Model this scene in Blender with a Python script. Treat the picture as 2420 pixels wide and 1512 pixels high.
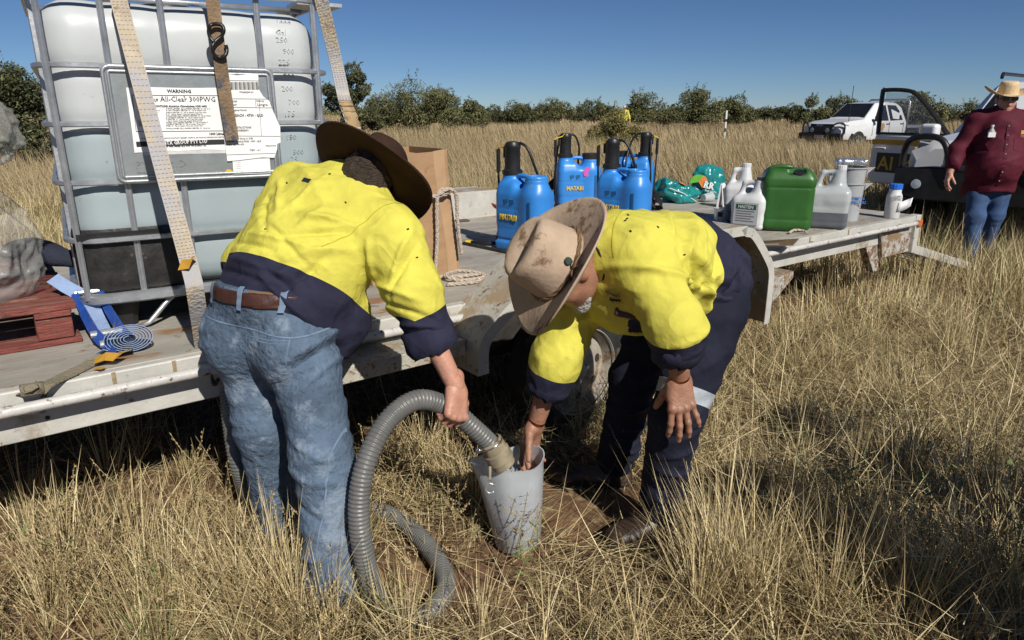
import bpy, bmesh, math, random
import numpy as np
from mathutils import Vector, Matrix
R = math.radians
sc = bpy.context.scene
for o in list(bpy.data.objects): bpy.data.objects.remove(o)
C = sc.collection
random.seed(7); rng = np.random.default_rng(7)

# ---------------------------------------------------------------- camera, sky, sun, exposure
CAMH = 1.5; PITCH = 16.8
cam = bpy.data.cameras.new('camera'); co = bpy.data.objects.new('camera', cam); C.objects.link(co)
co.location = (0, 0, CAMH); co.rotation_euler = (R(90 - PITCH), 0, 0)
cam.lens = 24.41; cam.sensor_width = 36; cam.clip_start = .02; cam.clip_end = 4000
sc.camera = co
SUN_AZ, SUN_EL = 29., 39.          # degrees right of straight behind the camera, height
sd = Vector((math.sin(R(SUN_AZ)) * math.cos(R(SUN_EL)), -math.cos(R(SUN_AZ)) * math.cos(R(SUN_EL)), math.sin(R(SUN_EL))))
w = bpy.data.worlds.new('World'); sc.world = w; w.use_nodes = True
nt = w.node_tree; bg = nt.nodes['Background']
sky = nt.nodes.new('ShaderNodeTexSky'); sky.sky_type = 'NISHITA'; sky.sun_disc = False
sky.sun_elevation = R(SUN_EL); sky.sun_rotation = math.atan2(sd.x, sd.y)
sky.altitude = 2000; sky.air_density = .8; sky.dust_density = .0; sky.ozone_density = 8.
nt.links.new(sky.outputs[0], bg.inputs[0]); bg.inputs[1].default_value = .054
sl = bpy.data.lights.new('sun', 'SUN'); sl.energy = 4.8; sl.angle = R(.53); sl.color = (1, .95, .87)
so = bpy.data.objects.new('sun', sl); C.objects.link(so); so.rotation_euler = (-sd).to_track_quat('-Z', 'Y').to_euler()
so.location = (0, 0, 30)
vs = sc.view_settings; vs.view_transform = 'Standard'; vs.look = 'None'; vs.exposure = .12; vs.gamma = 1
vs.use_curve_mapping = False

# ---------------------------------------------------------------- helpers
F = 1640.; CX = 1209.5; CY = 756.; cp, sp = math.cos(R(PITCH)), math.sin(R(PITCH))
def at(x, y, z=None, d=None, Y=None):
    """world point seen at a spot of the (2419 wide) photograph, at a height z, a depth d or a distance Y"""
    u = (x - CX) / F; v = (CY - y) / F
    r = Vector((u, cp + v * sp, -sp + v * cp))
    t = d if d is not None else (z - CAMH) / r.z if z is not None else Y / r.y
    return Vector((0, 0, CAMH)) + r * t
def V(*a): return Vector(a)
def nrm(a): return Vector(a).normalized()
def frame(xa, za):
    """3x3 with columns x,y,z : z kept, x made square to it"""
    z = nrm(za); x = Vector(xa); x = (x - z * x.dot(z)).normalized(); y = z.cross(x)
    return Matrix((x, y, z)).transposed()

MATS = {}
def M(name, col, rough=.6, metal=0., var=.12, vs=8., bump=0., bs=40., spots=None, spec=.5, trans=0., sss=0., alpha=1.,
      streak=None, coat=0., ior=1.45, spots2=None, coords='Object', crease=None):
    """procedural principled material; spots = (colour, amount 0..1, scale[, roughness])"""
    if name in MATS: return MATS[name]
    m = bpy.data.materials.new(name); m.use_nodes = True; t = m.node_tree; N = t.nodes; L = t.links
    b = N['Principled BSDF']; tc = N.new('ShaderNodeTexCoord'); src = tc.outputs[coords]
    if streak:
        mp = N.new('ShaderNodeMapping'); mp.inputs['Scale'].default_value = streak; L.new(src, mp.inputs[0]); src2 = mp.outputs[0]
    else: src2 = src
    n = N.new('ShaderNodeTexNoise'); n.inputs['Scale'].default_value = vs; n.inputs['Detail'].default_value = 5
    n.inputs['Roughness'].default_value = .65; L.new(src2, n.inputs[0])
    rp = N.new('ShaderNodeValToRGB'); c = np.array(col)
    lo = np.clip(c * (1 - var * 1.6), 0, 1); hi = np.clip(c * (1 + var * 1.4), 0, 1)
    rp.color_ramp.elements[0].position = .28; rp.color_ramp.elements[1].position = .72
    rp.color_ramp.elements[0].color = (*lo, 1); rp.color_ramp.elements[1].color = (*hi, 1)
    L.new(n.outputs[0], rp.inputs[0]); out = rp.outputs[0]
    for sp_i, s in enumerate([spots, spots2]):
        if not s: continue
        n2 = N.new('ShaderNodeTexNoise'); n2.inputs['Scale'].default_value = s[2]; n2.inputs['Detail'].default_value = 7
        n2.inputs['Roughness'].default_value = .7; L.new(src2 if len(s) > 3 and s[3] else src, n2.inputs[0])
        if sp_i:
            n2.noise_dimensions = '4D'; n2.inputs['W'].default_value = 3.3
        r2 = N.new('ShaderNodeValToRGB'); p = .68 - .36 * s[1]
        r2.color_ramp.elements[0].position = p; r2.color_ramp.elements[1].position = min(1, p + .07)
        L.new(n2.outputs[0], r2.inputs[0])
        mx = N.new('ShaderNodeMix'); mx.data_type = 'RGBA'; L.new(r2.outputs[0], mx.inputs[0]); L.new(out, mx.inputs[6])
        mx.inputs[7].default_value = (*s[0], 1); out = mx.outputs[2]
    L.new(out, b.inputs['Base Color'])
    b.inputs['Roughness'].default_value = rough; b.inputs['Metallic'].default_value = metal
    b.inputs['Specular IOR Level'].default_value = spec; b.inputs['IOR'].default_value = ior
    if trans: b.inputs['Transmission Weight'].default_value = trans
    if coat: b.inputs['Coat Weight'].default_value = coat; b.inputs['Coat Roughness'].default_value = .08
    if alpha < 1: b.inputs['Alpha'].default_value = alpha
    if sss:
        b.inputs['Subsurface Weight'].default_value = sss; b.inputs['Subsurface Scale'].default_value = .01
        b.inputs['Subsurface Radius'].default_value = (1, .4, .25)
    if bump:
        n3 = N.new('ShaderNodeTexNoise'); n3.inputs['Scale'].default_value = bs; n3.inputs['Detail'].default_value = 6
        L.new(src2, n3.inputs[0]); bp = N.new('ShaderNodeBump'); bp.inputs['Strength'].default_value = bump
        bp.inputs['Distance'].default_value = .02; L.new(n3.outputs[0], bp.inputs['Height']); L.new(bp.outputs[0], b.inputs['Normal'])
        for ci, (cs, cc) in enumerate(crease or []):       # sharp cloth creases
            n4 = N.new('ShaderNodeTexNoise'); n4.inputs['Scale'].default_value = cc; n4.inputs['Detail'].default_value = 1.5; n4.inputs['Distortion'].default_value = .7
            L.new(src, n4.inputs[0]); s4 = N.new('ShaderNodeMath'); s4.operation = 'SUBTRACT'; s4.inputs[1].default_value = .5; L.new(n4.outputs[0], s4.inputs[0])
            a4 = N.new('ShaderNodeMath'); a4.operation = 'ABSOLUTE'; L.new(s4.outputs[0], a4.inputs[0]); b4 = N.new('ShaderNodeBump'); b4.inputs['Strength'].default_value = cs; b4.inputs['Distance'].default_value = .25 / cc; b4.invert = True
            L.new(a4.outputs[0], b4.inputs['Height']); L.new(bp.outputs[0], b4.inputs['Normal']); L.new(b4.outputs[0], b.inputs['Normal']); bp = b4
    MATS[name] = m
    return m

def setp(o, label=None, cat=None, group=None, kind=None):
    if label: o['label'] = label
    if cat: o['category'] = cat
    if group: o['group'] = group
    if kind: o['kind'] = kind
    return o
def thing(name, label, cat, loc=(0, 0, 0), rz=0., group=None, rot=None):
    o = bpy.data.objects.new(name, None); C.objects.link(o); o.location = loc
    o.rotation_euler = rot.to_euler() if rot else (0, 0, rz); o.empty_display_size = .1
    return setp(o, label, cat, group)
def rootmat(o): return Matrix.Translation(o.location) @ o.rotation_euler.to_matrix().to_4x4()
def copy_tree(o, parent=None):
    c = o.copy(); C.objects.link(c); c.parent = parent
    for ch in list(o.children): copy_tree(ch, c)
    return c

class MB:
    """collects shapes into one mesh"""
    def __init__(s): s.v = []; s.f = []; s.m = []; s.mi = 0; s.T = None
    def add(s, vs_, fs):
        n = len(s.v)
        if s.T is not None: vs_ = [s.T @ Vector(q) for q in vs_]
        s.v += [tuple(q) for q in vs_]; s.f += [tuple(i + n for i in f) for f in fs]; s.m += [s.mi] * len(fs)
        return s
    def box(s, c, size, rot=None):
        hx, hy, hz = [q / 2 for q in size]
        P = [Vector((x, y, z)) for x in (-hx, hx) for y in (-hy, hy) for z in (-hz, hz)]
        if rot is not None: P = [rot @ p for p in P]
        P = [p + Vector(c) for p in P]
        return s.add(P, [(0, 1, 3, 2), (4, 6, 7, 5), (0, 4, 5, 1), (2, 3, 7, 6), (0, 2, 6, 4), (1, 5, 7, 3)])
    def bx(s, x0, x1, y0, y1, z0, z1): return s.box(((x0 + x1) / 2, (y0 + y1) / 2, (z0 + z1) / 2), (abs(x1 - x0), abs(y1 - y0), abs(z1 - z0)))
    def bar(s, a, b, wd, ht, up=(0, 0, 1)):
        a, b = Vector(a), Vector(b); d = b - a
        if abs(d.normalized().dot(Vector(up))) > .98: up = (0, 1, 0)
        x = d.normalized(); y = Vector(up).cross(x).normalized(); z = x.cross(y)
        return s.box((a + b) / 2, (d.length, wd, ht), Matrix((x, y, z)).transposed())
    def ribbon(s, pts, side, wd, th=.003):
        """flat webbing along pts; side = width direction(s)"""
        pts = [Vector(p) for p in pts]; n = len(pts); Vv = []
        for i, p in enumerate(pts):
            t = (pts[min(i + 1, n - 1)] - pts[max(i - 1, 0)]).normalized()
            sd_ = Vector(side[i] if isinstance(side, list) else side); sd_ = (sd_ - t * sd_.dot(t)).normalized(); q = t.cross(sd_)
            wi = wd[i] if isinstance(wd, list) else wd
            Vv += [p + sd_ * wi / 2 + q * th / 2, p - sd_ * wi / 2 + q * th / 2, p - sd_ * wi / 2 - q * th / 2, p + sd_ * wi / 2 - q * th / 2]
        Ff = []
        for i in range(n - 1):
            for k in range(4): Ff.append((i * 4 + k, i * 4 + (k + 1) % 4, i * 4 + 4 + (k + 1) % 4, i * 4 + 4 + k))
        Ff += [(3, 2, 1, 0), tuple(n * 4 - 4 + k for k in range(4))]
        return s.add(Vv, Ff)
    def tube(s, pts, r, n=10, cap=True, closed=False, sq=None):
        pts = [Vector(p) for p in pts]; m = len(pts); rr = r if isinstance(r, (list, tuple, np.ndarray)) else [r] * m
        Vv = []; up = None
        for i, p in enumerate(pts):
            if closed: t = (pts[(i + 1) % m] - pts[i - 1]).normalized()
            else: t = (pts[min(i + 1, m - 1)] - pts[max(i - 1, 0)]).normalized()
            if up is None: up = t.orthogonal().normalized()
            up = (up - t * up.dot(t)).normalized(); q = t.cross(up)
            for k in range(n):
                a = 2 * math.pi * k / n + (math.pi / n if sq else 0)
                Vv.append(p + (up * math.cos(a) + q * math.sin(a)) * rr[i])
        Ff = []
        for i in range(m if closed else m - 1):
            j = (i + 1) % m
            for k in range(n): Ff.append((i * n + k, i * n + (k + 1) % n, j * n + (k + 1) % n, j * n + k))
        if cap and not closed: Ff += [tuple(reversed(range(n))), tuple((m - 1) * n + k for k in range(n))]
        return s.add(Vv, Ff)
    def lathe(s, prof, n=24, c=(0, 0, 0), rot=None, sx=1., sy=1., cap=True):
        Vv = []
        for (r, z) in prof:
            for k in range(n):
                a = 2 * math.pi * k / n; p = Vector((r * math.cos(a) * sx, r * math.sin(a) * sy, z))
                if rot is not None: p = rot @ p
                Vv.append(p + Vector(c))
        Ff = []
        for i in range(len(prof) - 1):
            for k in range(n): Ff.append((i * n + k, i * n + (k + 1) % n, i * n + n + (k + 1) % n, i * n + n + k))
        if cap: Ff += [tuple(reversed(range(n))), tuple((len(prof) - 1) * n + k for k in range(n))]
        return s.add(Vv, Ff)
    def loft(s, rings, cap=True, closed=True):
        n = len(rings[0]); Vv = [p for r_ in rings for p in r_]; Ff = []
        for i in range(len(rings) - 1):
            for k in range(n if closed else n - 1): Ff.append((i * n + k, i * n + (k + 1) % n, i * n + n + (k + 1) % n, i * n + n + k))
        if cap and closed: Ff += [tuple(reversed(range(n))), tuple((len(rings) - 1) * n + k for k in range(n))]
        return s.add(Vv, Ff)
    def poly(s, pts): return s.add(pts, [tuple(range(len(pts)))])
    def prism(s, pts, off):
        """closed outline pts pushed along off"""
        n = len(pts); P = [Vector(p) for p in pts]; Q = [p + Vector(off) for p in P]
        return s.add(P + Q, [tuple(reversed(range(n))), tuple(range(n, 2 * n))] + [(i, (i + 1) % n, n + (i + 1) % n, n + i) for i in range(n)])
    def build(s, name, mats, parent=None, smooth=False, bevel=0., seg=2, world=False, label=None, sub=0, solid=0., auto=None):
        me = bpy.data.meshes.new(name); me.from_pydata(s.v, [], s.f)
        mats = mats if isinstance(mats, (list, tuple)) else [mats]
        for m in mats: me.materials.append(m)
        me.polygons.foreach_set('material_index', s.m)
        bm = bmesh.new(); bm.from_mesh(me); bmesh.ops.recalc_face_normals(bm, faces=bm.faces); bm.to_mesh(me); bm.free()
        return link(name, me, parent, smooth, bevel, seg, world, label, sub, solid, auto)
def link(name, me, parent=None, smooth=False, bevel=0., seg=2, world=False, label=None, sub=0, solid=0., auto=None):
    if smooth: me.polygons.foreach_set('use_smooth', [True] * len(me.polygons))
    o = bpy.data.objects.new(name, me); C.objects.link(o)
    if parent is not None:
        o.parent = parent
        if world:
            rm = rootmat(parent)
            if parent.parent is not None: rm = Matrix.Identity(4) if parent.get('_w') else rootmat(parent.parent) @ rm
            o.matrix_parent_inverse = rm.inverted()
    if solid:
        md = o.modifiers.new('s', 'SOLIDIFY'); md.thickness = solid; md.offset = 0
    if bevel:
        md = o.modifiers.new('b', 'BEVEL'); md.width = bevel; md.segments = seg; md.limit_method = 'ANGLE'; md.angle_limit = R(35)
        md.harden_normals = False
        me.polygons.foreach_set('use_smooth', [True] * len(me.polygons))
        try:
            me.set_sharp_from_angle(angle=R(40))
        except Exception: pass
    elif smooth and auto is not None:
        me.set_sharp_from_angle(angle=R(auto))
    if sub:
        md = o.modifiers.new('u', 'SUBSURF'); md.levels = sub; md.render_levels = sub
    if label: o['label'] = label
    return o
def obj_np(name, verts, faces, mats, parent=None, fmat=None, smooth=True, world=False, label=None):
    """mesh from numpy quads/tris"""
    me = bpy.data.meshes.new(name); nv, nf, k = len(verts), len(faces), faces.shape[1]
    me.vertices.add(nv); me.vertices.foreach_set('co', np.ascontiguousarray(verts, dtype=np.float32).ravel())
    me.loops.add(nf * k); me.loops.foreach_set('vertex_index', np.ascontiguousarray(faces, dtype=np.int32).ravel())
    me.polygons.add(nf); me.polygons.foreach_set('loop_start', np.arange(0, nf * k, k, dtype=np.int32))
    try: me.polygons.foreach_set('loop_total', np.full(nf, k, dtype=np.int32))
    except Exception: pass
    mats = mats if isinstance(mats, (list, tuple)) else [mats]
    for m in mats: me.materials.append(m)
    if fmat is not None: me.polygons.foreach_set('material_index', np.ascontiguousarray(fmat, dtype=np.int32))
    me.update(calc_edges=True); me.validate()
    return link(name, me, parent, smooth, world=world, label=label)

def spline(pts, n=8, closed=False):
    """Catmull-Rom through points"""
    P = [np.array(p, float) for p in pts]; out = []; m = len(P)
    for i in range(m if closed else m - 1):
        if closed: a, b, c, d = P[i - 1], P[i], P[(i + 1) % m], P[(i + 2) % m]
        else: a, b, c, d = P[max(i - 1, 0)], P[i], P[i + 1], P[min(i + 2, m - 1)]
        for k in range(n):
            t = k / n
            out.append(Vector(.5 * (2 * b + (c - a) * t + (2 * a - 5 * b + 4 * c - d) * t * t + (3 * b - a - 3 * c + d) * t ** 3)))
    if not closed: out.append(Vector(P[-1]))
    return out
def text(s, size, mat, parent, mw, name='lettering', depth=.0006, align='LEFT', bold=0., sx=1., label=None, spacing=1.):
    """flat lettering: mw is a 4x4 in the parent's space, text lies in its XY plane"""
    cu = bpy.data.curves.new('t', 'FONT'); cu.body = s; cu.size = size; cu.extrude = depth; cu.align_x = align; cu.offset = bold
    cu.resolution_u = 1; cu.space_character = spacing
    to = bpy.data.objects.new('t', cu); C.objects.link(to)
    dg = bpy.context.evaluated_depsgraph_get(); dg.update()
    me = bpy.data.meshes.new_from_object(to.evaluated_get(dg)); bpy.data.objects.remove(to)
    me.transform(mw @ Matrix.Diagonal((sx, 1, 1, 1))); me.materials.clear(); me.materials.append(mat)
    return link(name, me, parent, label=label)
def mat4(o, x, y):
    """4x4 with origin o, text right = x, text up = y"""
    x = nrm(x); y = Vector(y); y = (y - x * y.dot(x)).normalized(); z = x.cross(y)
    m = Matrix((x, y, z)).transposed().to_4x4(); m.translation = Vector(o); return m

# ---- soft bodies: distance fields turned into one smooth skin (surface nets)
LAT = np.random.default_rng(3).random((33, 33, 33)).astype(np.float32); LAT[32] = LAT[0]; LAT[:, 32] = LAT[:, 0]; LAT[:, :, 32] = LAT[:, :, 0]
def vnoise(p, s=1.):
    q = p * s; i = np.floor(q).astype(np.int32); f = (q - i).astype(np.float32); f = f * f * (3 - 2 * f); i &= 31
    x, y, z = i.T; fx, fy, fz = f.T
    def g(a, b, c): return LAT[x + a, y + b, z + c]
    c00 = g(0, 0, 0) * (1 - fx) + g(1, 0, 0) * fx; c10 = g(0, 1, 0) * (1 - fx) + g(1, 1, 0) * fx
    c01 = g(0, 0, 1) * (1 - fx) + g(1, 0, 1) * fx; c11 = g(0, 1, 1) * (1 - fx) + g(1, 1, 1) * fx
    return ((c00 * (1 - fy) + c10 * fy) * (1 - fz) + (c01 * (1 - fy) + c11 * fy) * fz) * 2 - 1
def A(p): return np.array(p, np.float32)
def rc(a, b, r1, r2, flat=None, n=None):
    a, b = A(a), A(b); ba = b - a; bb = float(ba @ ba) + 1e-9
    if n is not None: n = A(n); n = n / np.linalg.norm(n)
    def fn(p):
        q = p - a
        if flat is not None: q = q + np.outer(q @ n, n) * (1 / flat - 1)
        h = np.clip(q @ ba / bb, 0, 1)
        d = np.linalg.norm(q - h[:, None] * ba, axis=1) - (r1 + (r2 - r1) * h)
        return d * (flat if flat is not None and flat < 1 else 1)
    lo = np.minimum(a - r1, b - r2); hi = np.maximum(a + r1, b + r2)
    return fn, lo, hi
def el(c, rot, rad):
    c = A(c); Rm = np.array(rot, np.float32) if rot is not None else np.eye(3, dtype=np.float32); rad = A(rad)
    def fn(p):
        q = (p - c) @ Rm; k0 = np.linalg.norm(q / rad, axis=1); k1 = np.linalg.norm(q / rad ** 2, axis=1) + 1e-9
        return k0 * (k0 - 1) / k1
    m = float(rad.max()); return fn, c - m, c + m
def rbox(c, rot, half, r):
    c = A(c); Rm = np.array(rot, np.float32) if rot is not None else np.eye(3, dtype=np.float32); half = A(half)
    def fn(p):
        q = np.abs((p - c) @ Rm) - half + r
        return np.linalg.norm(np.maximum(q, 0), axis=1) + np.minimum(q.max(1), 0) - r
    m = float(np.linalg.norm(half)); return fn, c - m, c + m
def smin(a, b, k):
    h = np.clip(.5 + .5 * (b - a) / k, 0, 1); return b * (1 - h) + a * h - k * h * (1 - h)
def union(prims, k):
    """prims: list of (fn,lo,hi) ; k: blend or list of blends"""
    ks = k if isinstance(k, list) else [k] * len(prims)
    def fn(p):
        d = prims[0][0](p)
        for q, kk in zip(prims[1:], ks[1:]): d = smin(d, q[0](p), kk)
        return d
    return fn, np.min([q[1] for q in prims], 0), np.max([q[2] for q in prims], 0)
def folds(sh, lines, noise=None):
    """ridge (h>0) or crease (h<0) along segments (a,b,width,h); noise = [(amp,scale,(sx,sy,sz))]"""
    fn0, lo, hi = sh; LN = [(A(a), A(b), w_, h_) for a, b, w_, h_ in lines]
    def fn(p):
        d = fn0(p)
        for a, b, w_, h_ in LN:
            ba = b - a; h = np.clip((p - a) @ ba / float(ba @ ba), 0, 1)
            e = ((p - a - h[:, None] * ba) ** 2).sum(1) / w_ ** 2
            d = d - h_ * np.exp(-e)
        for amp, s_, st in (noise or []): d = d - amp * vnoise(p * A(st), s_)
        return d
    return fn, lo, hi
def nets(sh, h, pad=.03):
    fn, lo, hi = sh; lo = lo - pad; hi = hi + pad; B = 4
    nb = np.ceil((hi - lo) / (h * B)).astype(int) + 1; n = nb * B
    g = np.full(tuple(n), 1., np.float32)
    bi = np.stack(np.meshgrid(*[np.arange(k) for k in nb], indexing='ij'), -1).reshape(-1, 3)
    d = fn((lo + (bi * B + (B - 1) / 2) * h).astype(np.float32))
    keep = np.abs(d) < h * B * 1.35 + .012
    gb = g.reshape(nb[0], B, nb[1], B, nb[2], B).transpose(0, 2, 4, 1, 3, 5).reshape(-1, B, B, B).copy()
    gb[d < 0] = -1.
    off = np.stack(np.meshgrid(*[np.arange(B)] * 3, indexing='ij'), -1).reshape(-1, 3); kb = bi[keep]
    pts = (kb[:, None, :] * B + off[None]).reshape(-1, 3)
    vals = np.concatenate([fn((lo + q * h).astype(np.float32)) for q in np.array_split(pts, max(1, len(pts) // 200000))])
    gb[keep] = vals.reshape(-1, B, B, B)
    g = gb.reshape(*nb, B, B, B).transpose(0, 3, 1, 4, 2, 5).reshape(tuple(n))
    ins = g < 0
    cell = [g[i:n[0] - 1 + i, j:n[1] - 1 + j, k:n[2] - 1 + k] for i in (0, 1) for j in (0, 1) for k in (0, 1)]
    cs = sum((c < 0).astype(np.int8) for c in cell); act = (cs > 0) & (cs < 8); idx = np.argwhere(act)
    cv = np.stack([c[act] for c in cell], 1); corners = np.array([(i, j, k) for i in (0, 1) for j in (0, 1) for k in (0, 1)], np.float32)
    acc = np.zeros((len(idx), 3), np.float32); cnt = np.zeros(len(idx), np.float32)
    for a in range(8):
        for b in range(a + 1, 8):
            if np.abs(corners[a] - corners[b]).sum() != 1: continue
            va, vb = cv[:, a], cv[:, b]; x = (va < 0) != (vb < 0); t = np.where(x, va / np.where(x, va - vb, 1), 0)
            acc += np.where(x[:, None], corners[a] + t[:, None] * (corners[b] - corners[a]), 0); cnt += x
    verts = lo + (idx + acc / cnt[:, None]) * h
    vid = np.full(act.shape, -1, np.int32); vid[act] = np.arange(len(idx)); faces = []
    for ax in range(3):
        o1, o2 = [q for q in range(3) if q != ax]
        if ax == 1: o1, o2 = o2, o1
        s0 = [slice(0, -1)] * 3; s1 = [slice(0, -1)] * 3; s0[ax] = slice(0, n[ax] - 1); s1[ax] = slice(1, n[ax])
        s0[o1] = s1[o1] = slice(1, n[o1] - 1); s0[o2] = s1[o2] = slice(1, n[o2] - 1)
        a, b = ins[tuple(s0)], ins[tuple(s1)]; e = np.argwhere(a != b)
        if not len(e): continue
        sg = a[tuple(e.T)]; e[:, o1] += 1; e[:, o2] += 1
        def V_(d1, d2):
            q = e.copy(); q[:, o1] -= d1; q[:, o2] -= d2; return vid[tuple(q.T)]
        q = np.stack([V_(1, 1), V_(0, 1), V_(0, 0), V_(1, 0)], 1); q[~sg] = q[~sg][:, ::-1]; faces.append(q)
    faces = np.concatenate(faces); return verts, faces[(faces >= 0).all(1)]
def soft(name, sh, h, mats, parent, cuts=None, matfn=None, label=None, keepfn=None, world=True):
    """skin of a distance field. cuts: planes (point,normal) along which edges are cut so materials change cleanly"""
    v, f = nets(sh, h); o = obj_np(name, v, f, mats, parent, world=world, label=label)
    if cuts:
        me = o.data; bm = bmesh.new(); bm.from_mesh(me)
        for pt, nn in cuts: bmesh.ops.bisect_plane(bm, geom=bm.verts[:] + bm.edges[:] + bm.faces[:], dist=1e-5, plane_co=Vector(pt), plane_no=Vector(nn))
        bm.to_mesh(me); bm.free(); me.polygons.foreach_set('use_smooth', [True] * len(me.polygons))
    if matfn:
        me = o.data; c = np.zeros(len(me.polygons) * 3, np.float32); me.polygons.foreach_get('center', c)
        me.polygons.foreach_set('material_index', np.asarray(matfn(c.reshape(-1, 3)), np.int32)); me.update()
    return o
def patch(name, src, planes, off, mat, parent, label=None, world=True, thick=0., ncull=None):
    """copy of the part of a skin on the inner side of planes (normals point out), lifted by off"""
    me = src.data.copy(); bm = bmesh.new(); bm.from_mesh(me)
    for pt, nn in planes:
        bmesh.ops.bisect_plane(bm, geom=bm.verts[:] + bm.edges[:] + bm.faces[:], dist=1e-5, plane_co=Vector(pt), plane_no=Vector(nn), clear_outer=True)
    if ncull is not None:
        bmesh.ops.delete(bm, geom=[f for f in bm.faces if f.normal.dot(Vector(ncull)) < 0], context='FACES')
    bm.normal_update()
    ns = [v.normal.copy() for v in bm.verts]
    for v, n_ in zip(bm.verts, ns): v.co += n_ * off
    bm.to_mesh(me); bm.free(); me.materials.clear(); me.materials.append(mat)
    me.polygons.foreach_set('material_index', [0] * len(me.polygons)); me.polygons.foreach_set('use_smooth', [True] * len(me.polygons))
    o = link(name, me, parent, world=world, label=label)
    if thick:
        md = o.modifiers.new('s', 'SOLIDIFY'); md.thickness = thick; md.offset = -1
    return o

# ================================================================ ground
SOIL = M('soil', (.155, .085, .045), .95, var=.35, vs=5, bump=.6, bs=30, spots=((.25, .18, .09), .42, 14))
m_ = MB(); nx = 70
def gh(x, y): return .02 * math.sin(x * 2.1 + 1) * math.cos(y * 1.7) + .012 * math.sin(x * 5.3) * math.sin(y * 4.7 + 2)
xs = np.concatenate([np.linspace(-6, 8, 57)]); ys = np.linspace(-3, 12, 61)
xs = np.concatenate([[-2500, -600, -150, -40, -14], xs, [18, 45, 150, 600, 2500]]); ys = np.concatenate([[-2500, -300, -40, -8], ys, [20, 45, 120, 500, 3000]])
vv = [(x, y, gh(x, y) if -6 <= x <= 8 and -3 <= y <= 12 else 0.) for y in ys for x in xs]
ff = [(j * len(xs) + i, j * len(xs) + i + 1, (j + 1) * len(xs) + i + 1, (j + 1) * len(xs) + i) for j in range(len(ys) - 1) for i in range(len(xs) - 1)]
m_.add(vv, ff); setp(m_.build('ground', SOIL, smooth=True), kind='structure')

# ================================================================ trailer
WHITE = M('trailer_paint', (.46, .45, .41), .45, var=.12, vs=5, bump=.12, bs=60, spots=((.17, .085, .045), .2, 22), spots2=((.30, .26, .20), .30, 3.5))
DECKM = M('deck_paint', (.34, .315, .27), .62, var=.24, vs=3.2, bump=.18, bs=35, spots=((.27, .15, .075), .34, 4.6, 1), spots2=((.17, .12, .085), .25, 17), streak=(.55, 1.6, 1))
SPLAT = M('mud_splashed_paint', (.42, .40, .36), .6, var=.15, vs=6, bump=.3, bs=60, spots=((.17, .10, .055), .56, 26), spots2=((.24, .16, .09), .42, 6))
GUARD = M('guard_paint', (.41, .39, .335), .5, var=.16, vs=4, bump=.2, bs=50, spots=((.15, .085, .045), .33, 30), spots2=((.33, .25, .16), .55, 4))
RUB = M('rubber', (.018, .018, .018), .75, var=.3, vs=20, bump=.2, bs=60, spots=((.10, .075, .05), .3, 9))
RIMM = M('rim_paint', (.33, .30, .255), .5, var=.2, vs=8, spots=((.2, .13, .08), .38, 11))
DARK = M('dark_steel', (.03, .028, .026), .6, var=.4, vs=9, bump=.2)
GALV = M('galvanised_steel', (.46, .48, .50), .42, metal=.75, var=.16, vs=14, bump=.06, bs=90)
CHROME = M('bright_steel', (.6, .6, .6), .25, metal=1., var=.15, vs=20)
BLACKP = M('black_plastic', (.016, .016, .017), .42, var=.3, vs=12, bump=.06)
ORANGE = M('orange_lens', (.55, .12, .03), .25, var=.1)

TA = at(0, 975, z=.64); TB = at(2162, 527.6, z=.64); TH = math.atan2(TB.y - TA.y, TB.x - TA.x); DECK = .70
TM = Matrix.Translation((TA.x, TA.y, 0)) @ Matrix.Rotation(TH, 4, 'Z')
def TW(s, w_, z=DECK): return TM @ Vector((s, w_, z))
def tloc(p): return TM.inverted() @ Vector(p)
tr = thing('trailer', 'long white flat deck trailer with rusty tie rails and mudguards', 'trailer', (TA.x, TA.y, 0), TH)
W_ = 2.05; S0, S1 = -2.2, 6.0
# deck as sheets side by side
for i, (a, b) in enumerate([(-2.2, -.62), (-.615, .985), (.99, 2.595), (2.6, 4.215), (4.22, 6.0)]):
    m_ = MB(); m_.bx(a, b, .035, W_, DECK - .012, DECK); m_.build('deck_sheet', DECKM, tr, bevel=.003)
m_ = MB(); m_.bx(S0, S1, .0, .034, DECK - .05, DECK - .002); m_.build('deck_edge', WHITE, tr, bevel=.006)
m_ = MB(); m_.bx(S0, S1 - .02, .045, .08, .515, DECK - .051); m_.bx(S0, S1 - .02, .08, .14, .515, .53); m_.build('chassis_rail', WHITE, tr, bevel=.004)
m_ = MB(); m_.bx(S0, S1, W_ - .05, W_ + .002, .52, DECK - .015); m_.build('chassis_rail', WHITE, tr, bevel=.004)
for s in np.arange(-2.0, 6, .8):
    m_ = MB(); m_.bx(s, s + .05, .1, W_ - .06, .56, DECK - .014); m_.build('cross_member', DARK, tr)
for w_ in (.5, 1.5):
    m_ = MB(); m_.bx(-2.2, 1.5, w_, w_ + .06, .36, .55); m_.build('chassis_beam', SPLAT, tr)
    m_ = MB(); m_.bx(3.6, 5.9, w_, w_ + .06, .42, .55); m_.build('chassis_beam', SPLAT, tr)
# tie rails, each on short posts
def tie(a, b):
    m_ = MB(); m_.tube([(a, -.03, .648), (b, -.03, .648)], .0175, 12); t = m_.build('tie_rail', M('rail_paint', (.50, .49, .465), .42, var=.1, bump=.15, bs=50, spots=((.12, .06, .04), .33, 26)), tr, smooth=True, auto=50)
    for s in np.arange(a + .18, b, .62):
        m_ = MB(); m_.bx(s, s + .045, -.03, .044, .63, .666); m_.build('bracket', WHITE, t)
tie(-2.1, .78); tie(.86, 1.66); tie(3.62, 5.9)
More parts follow.
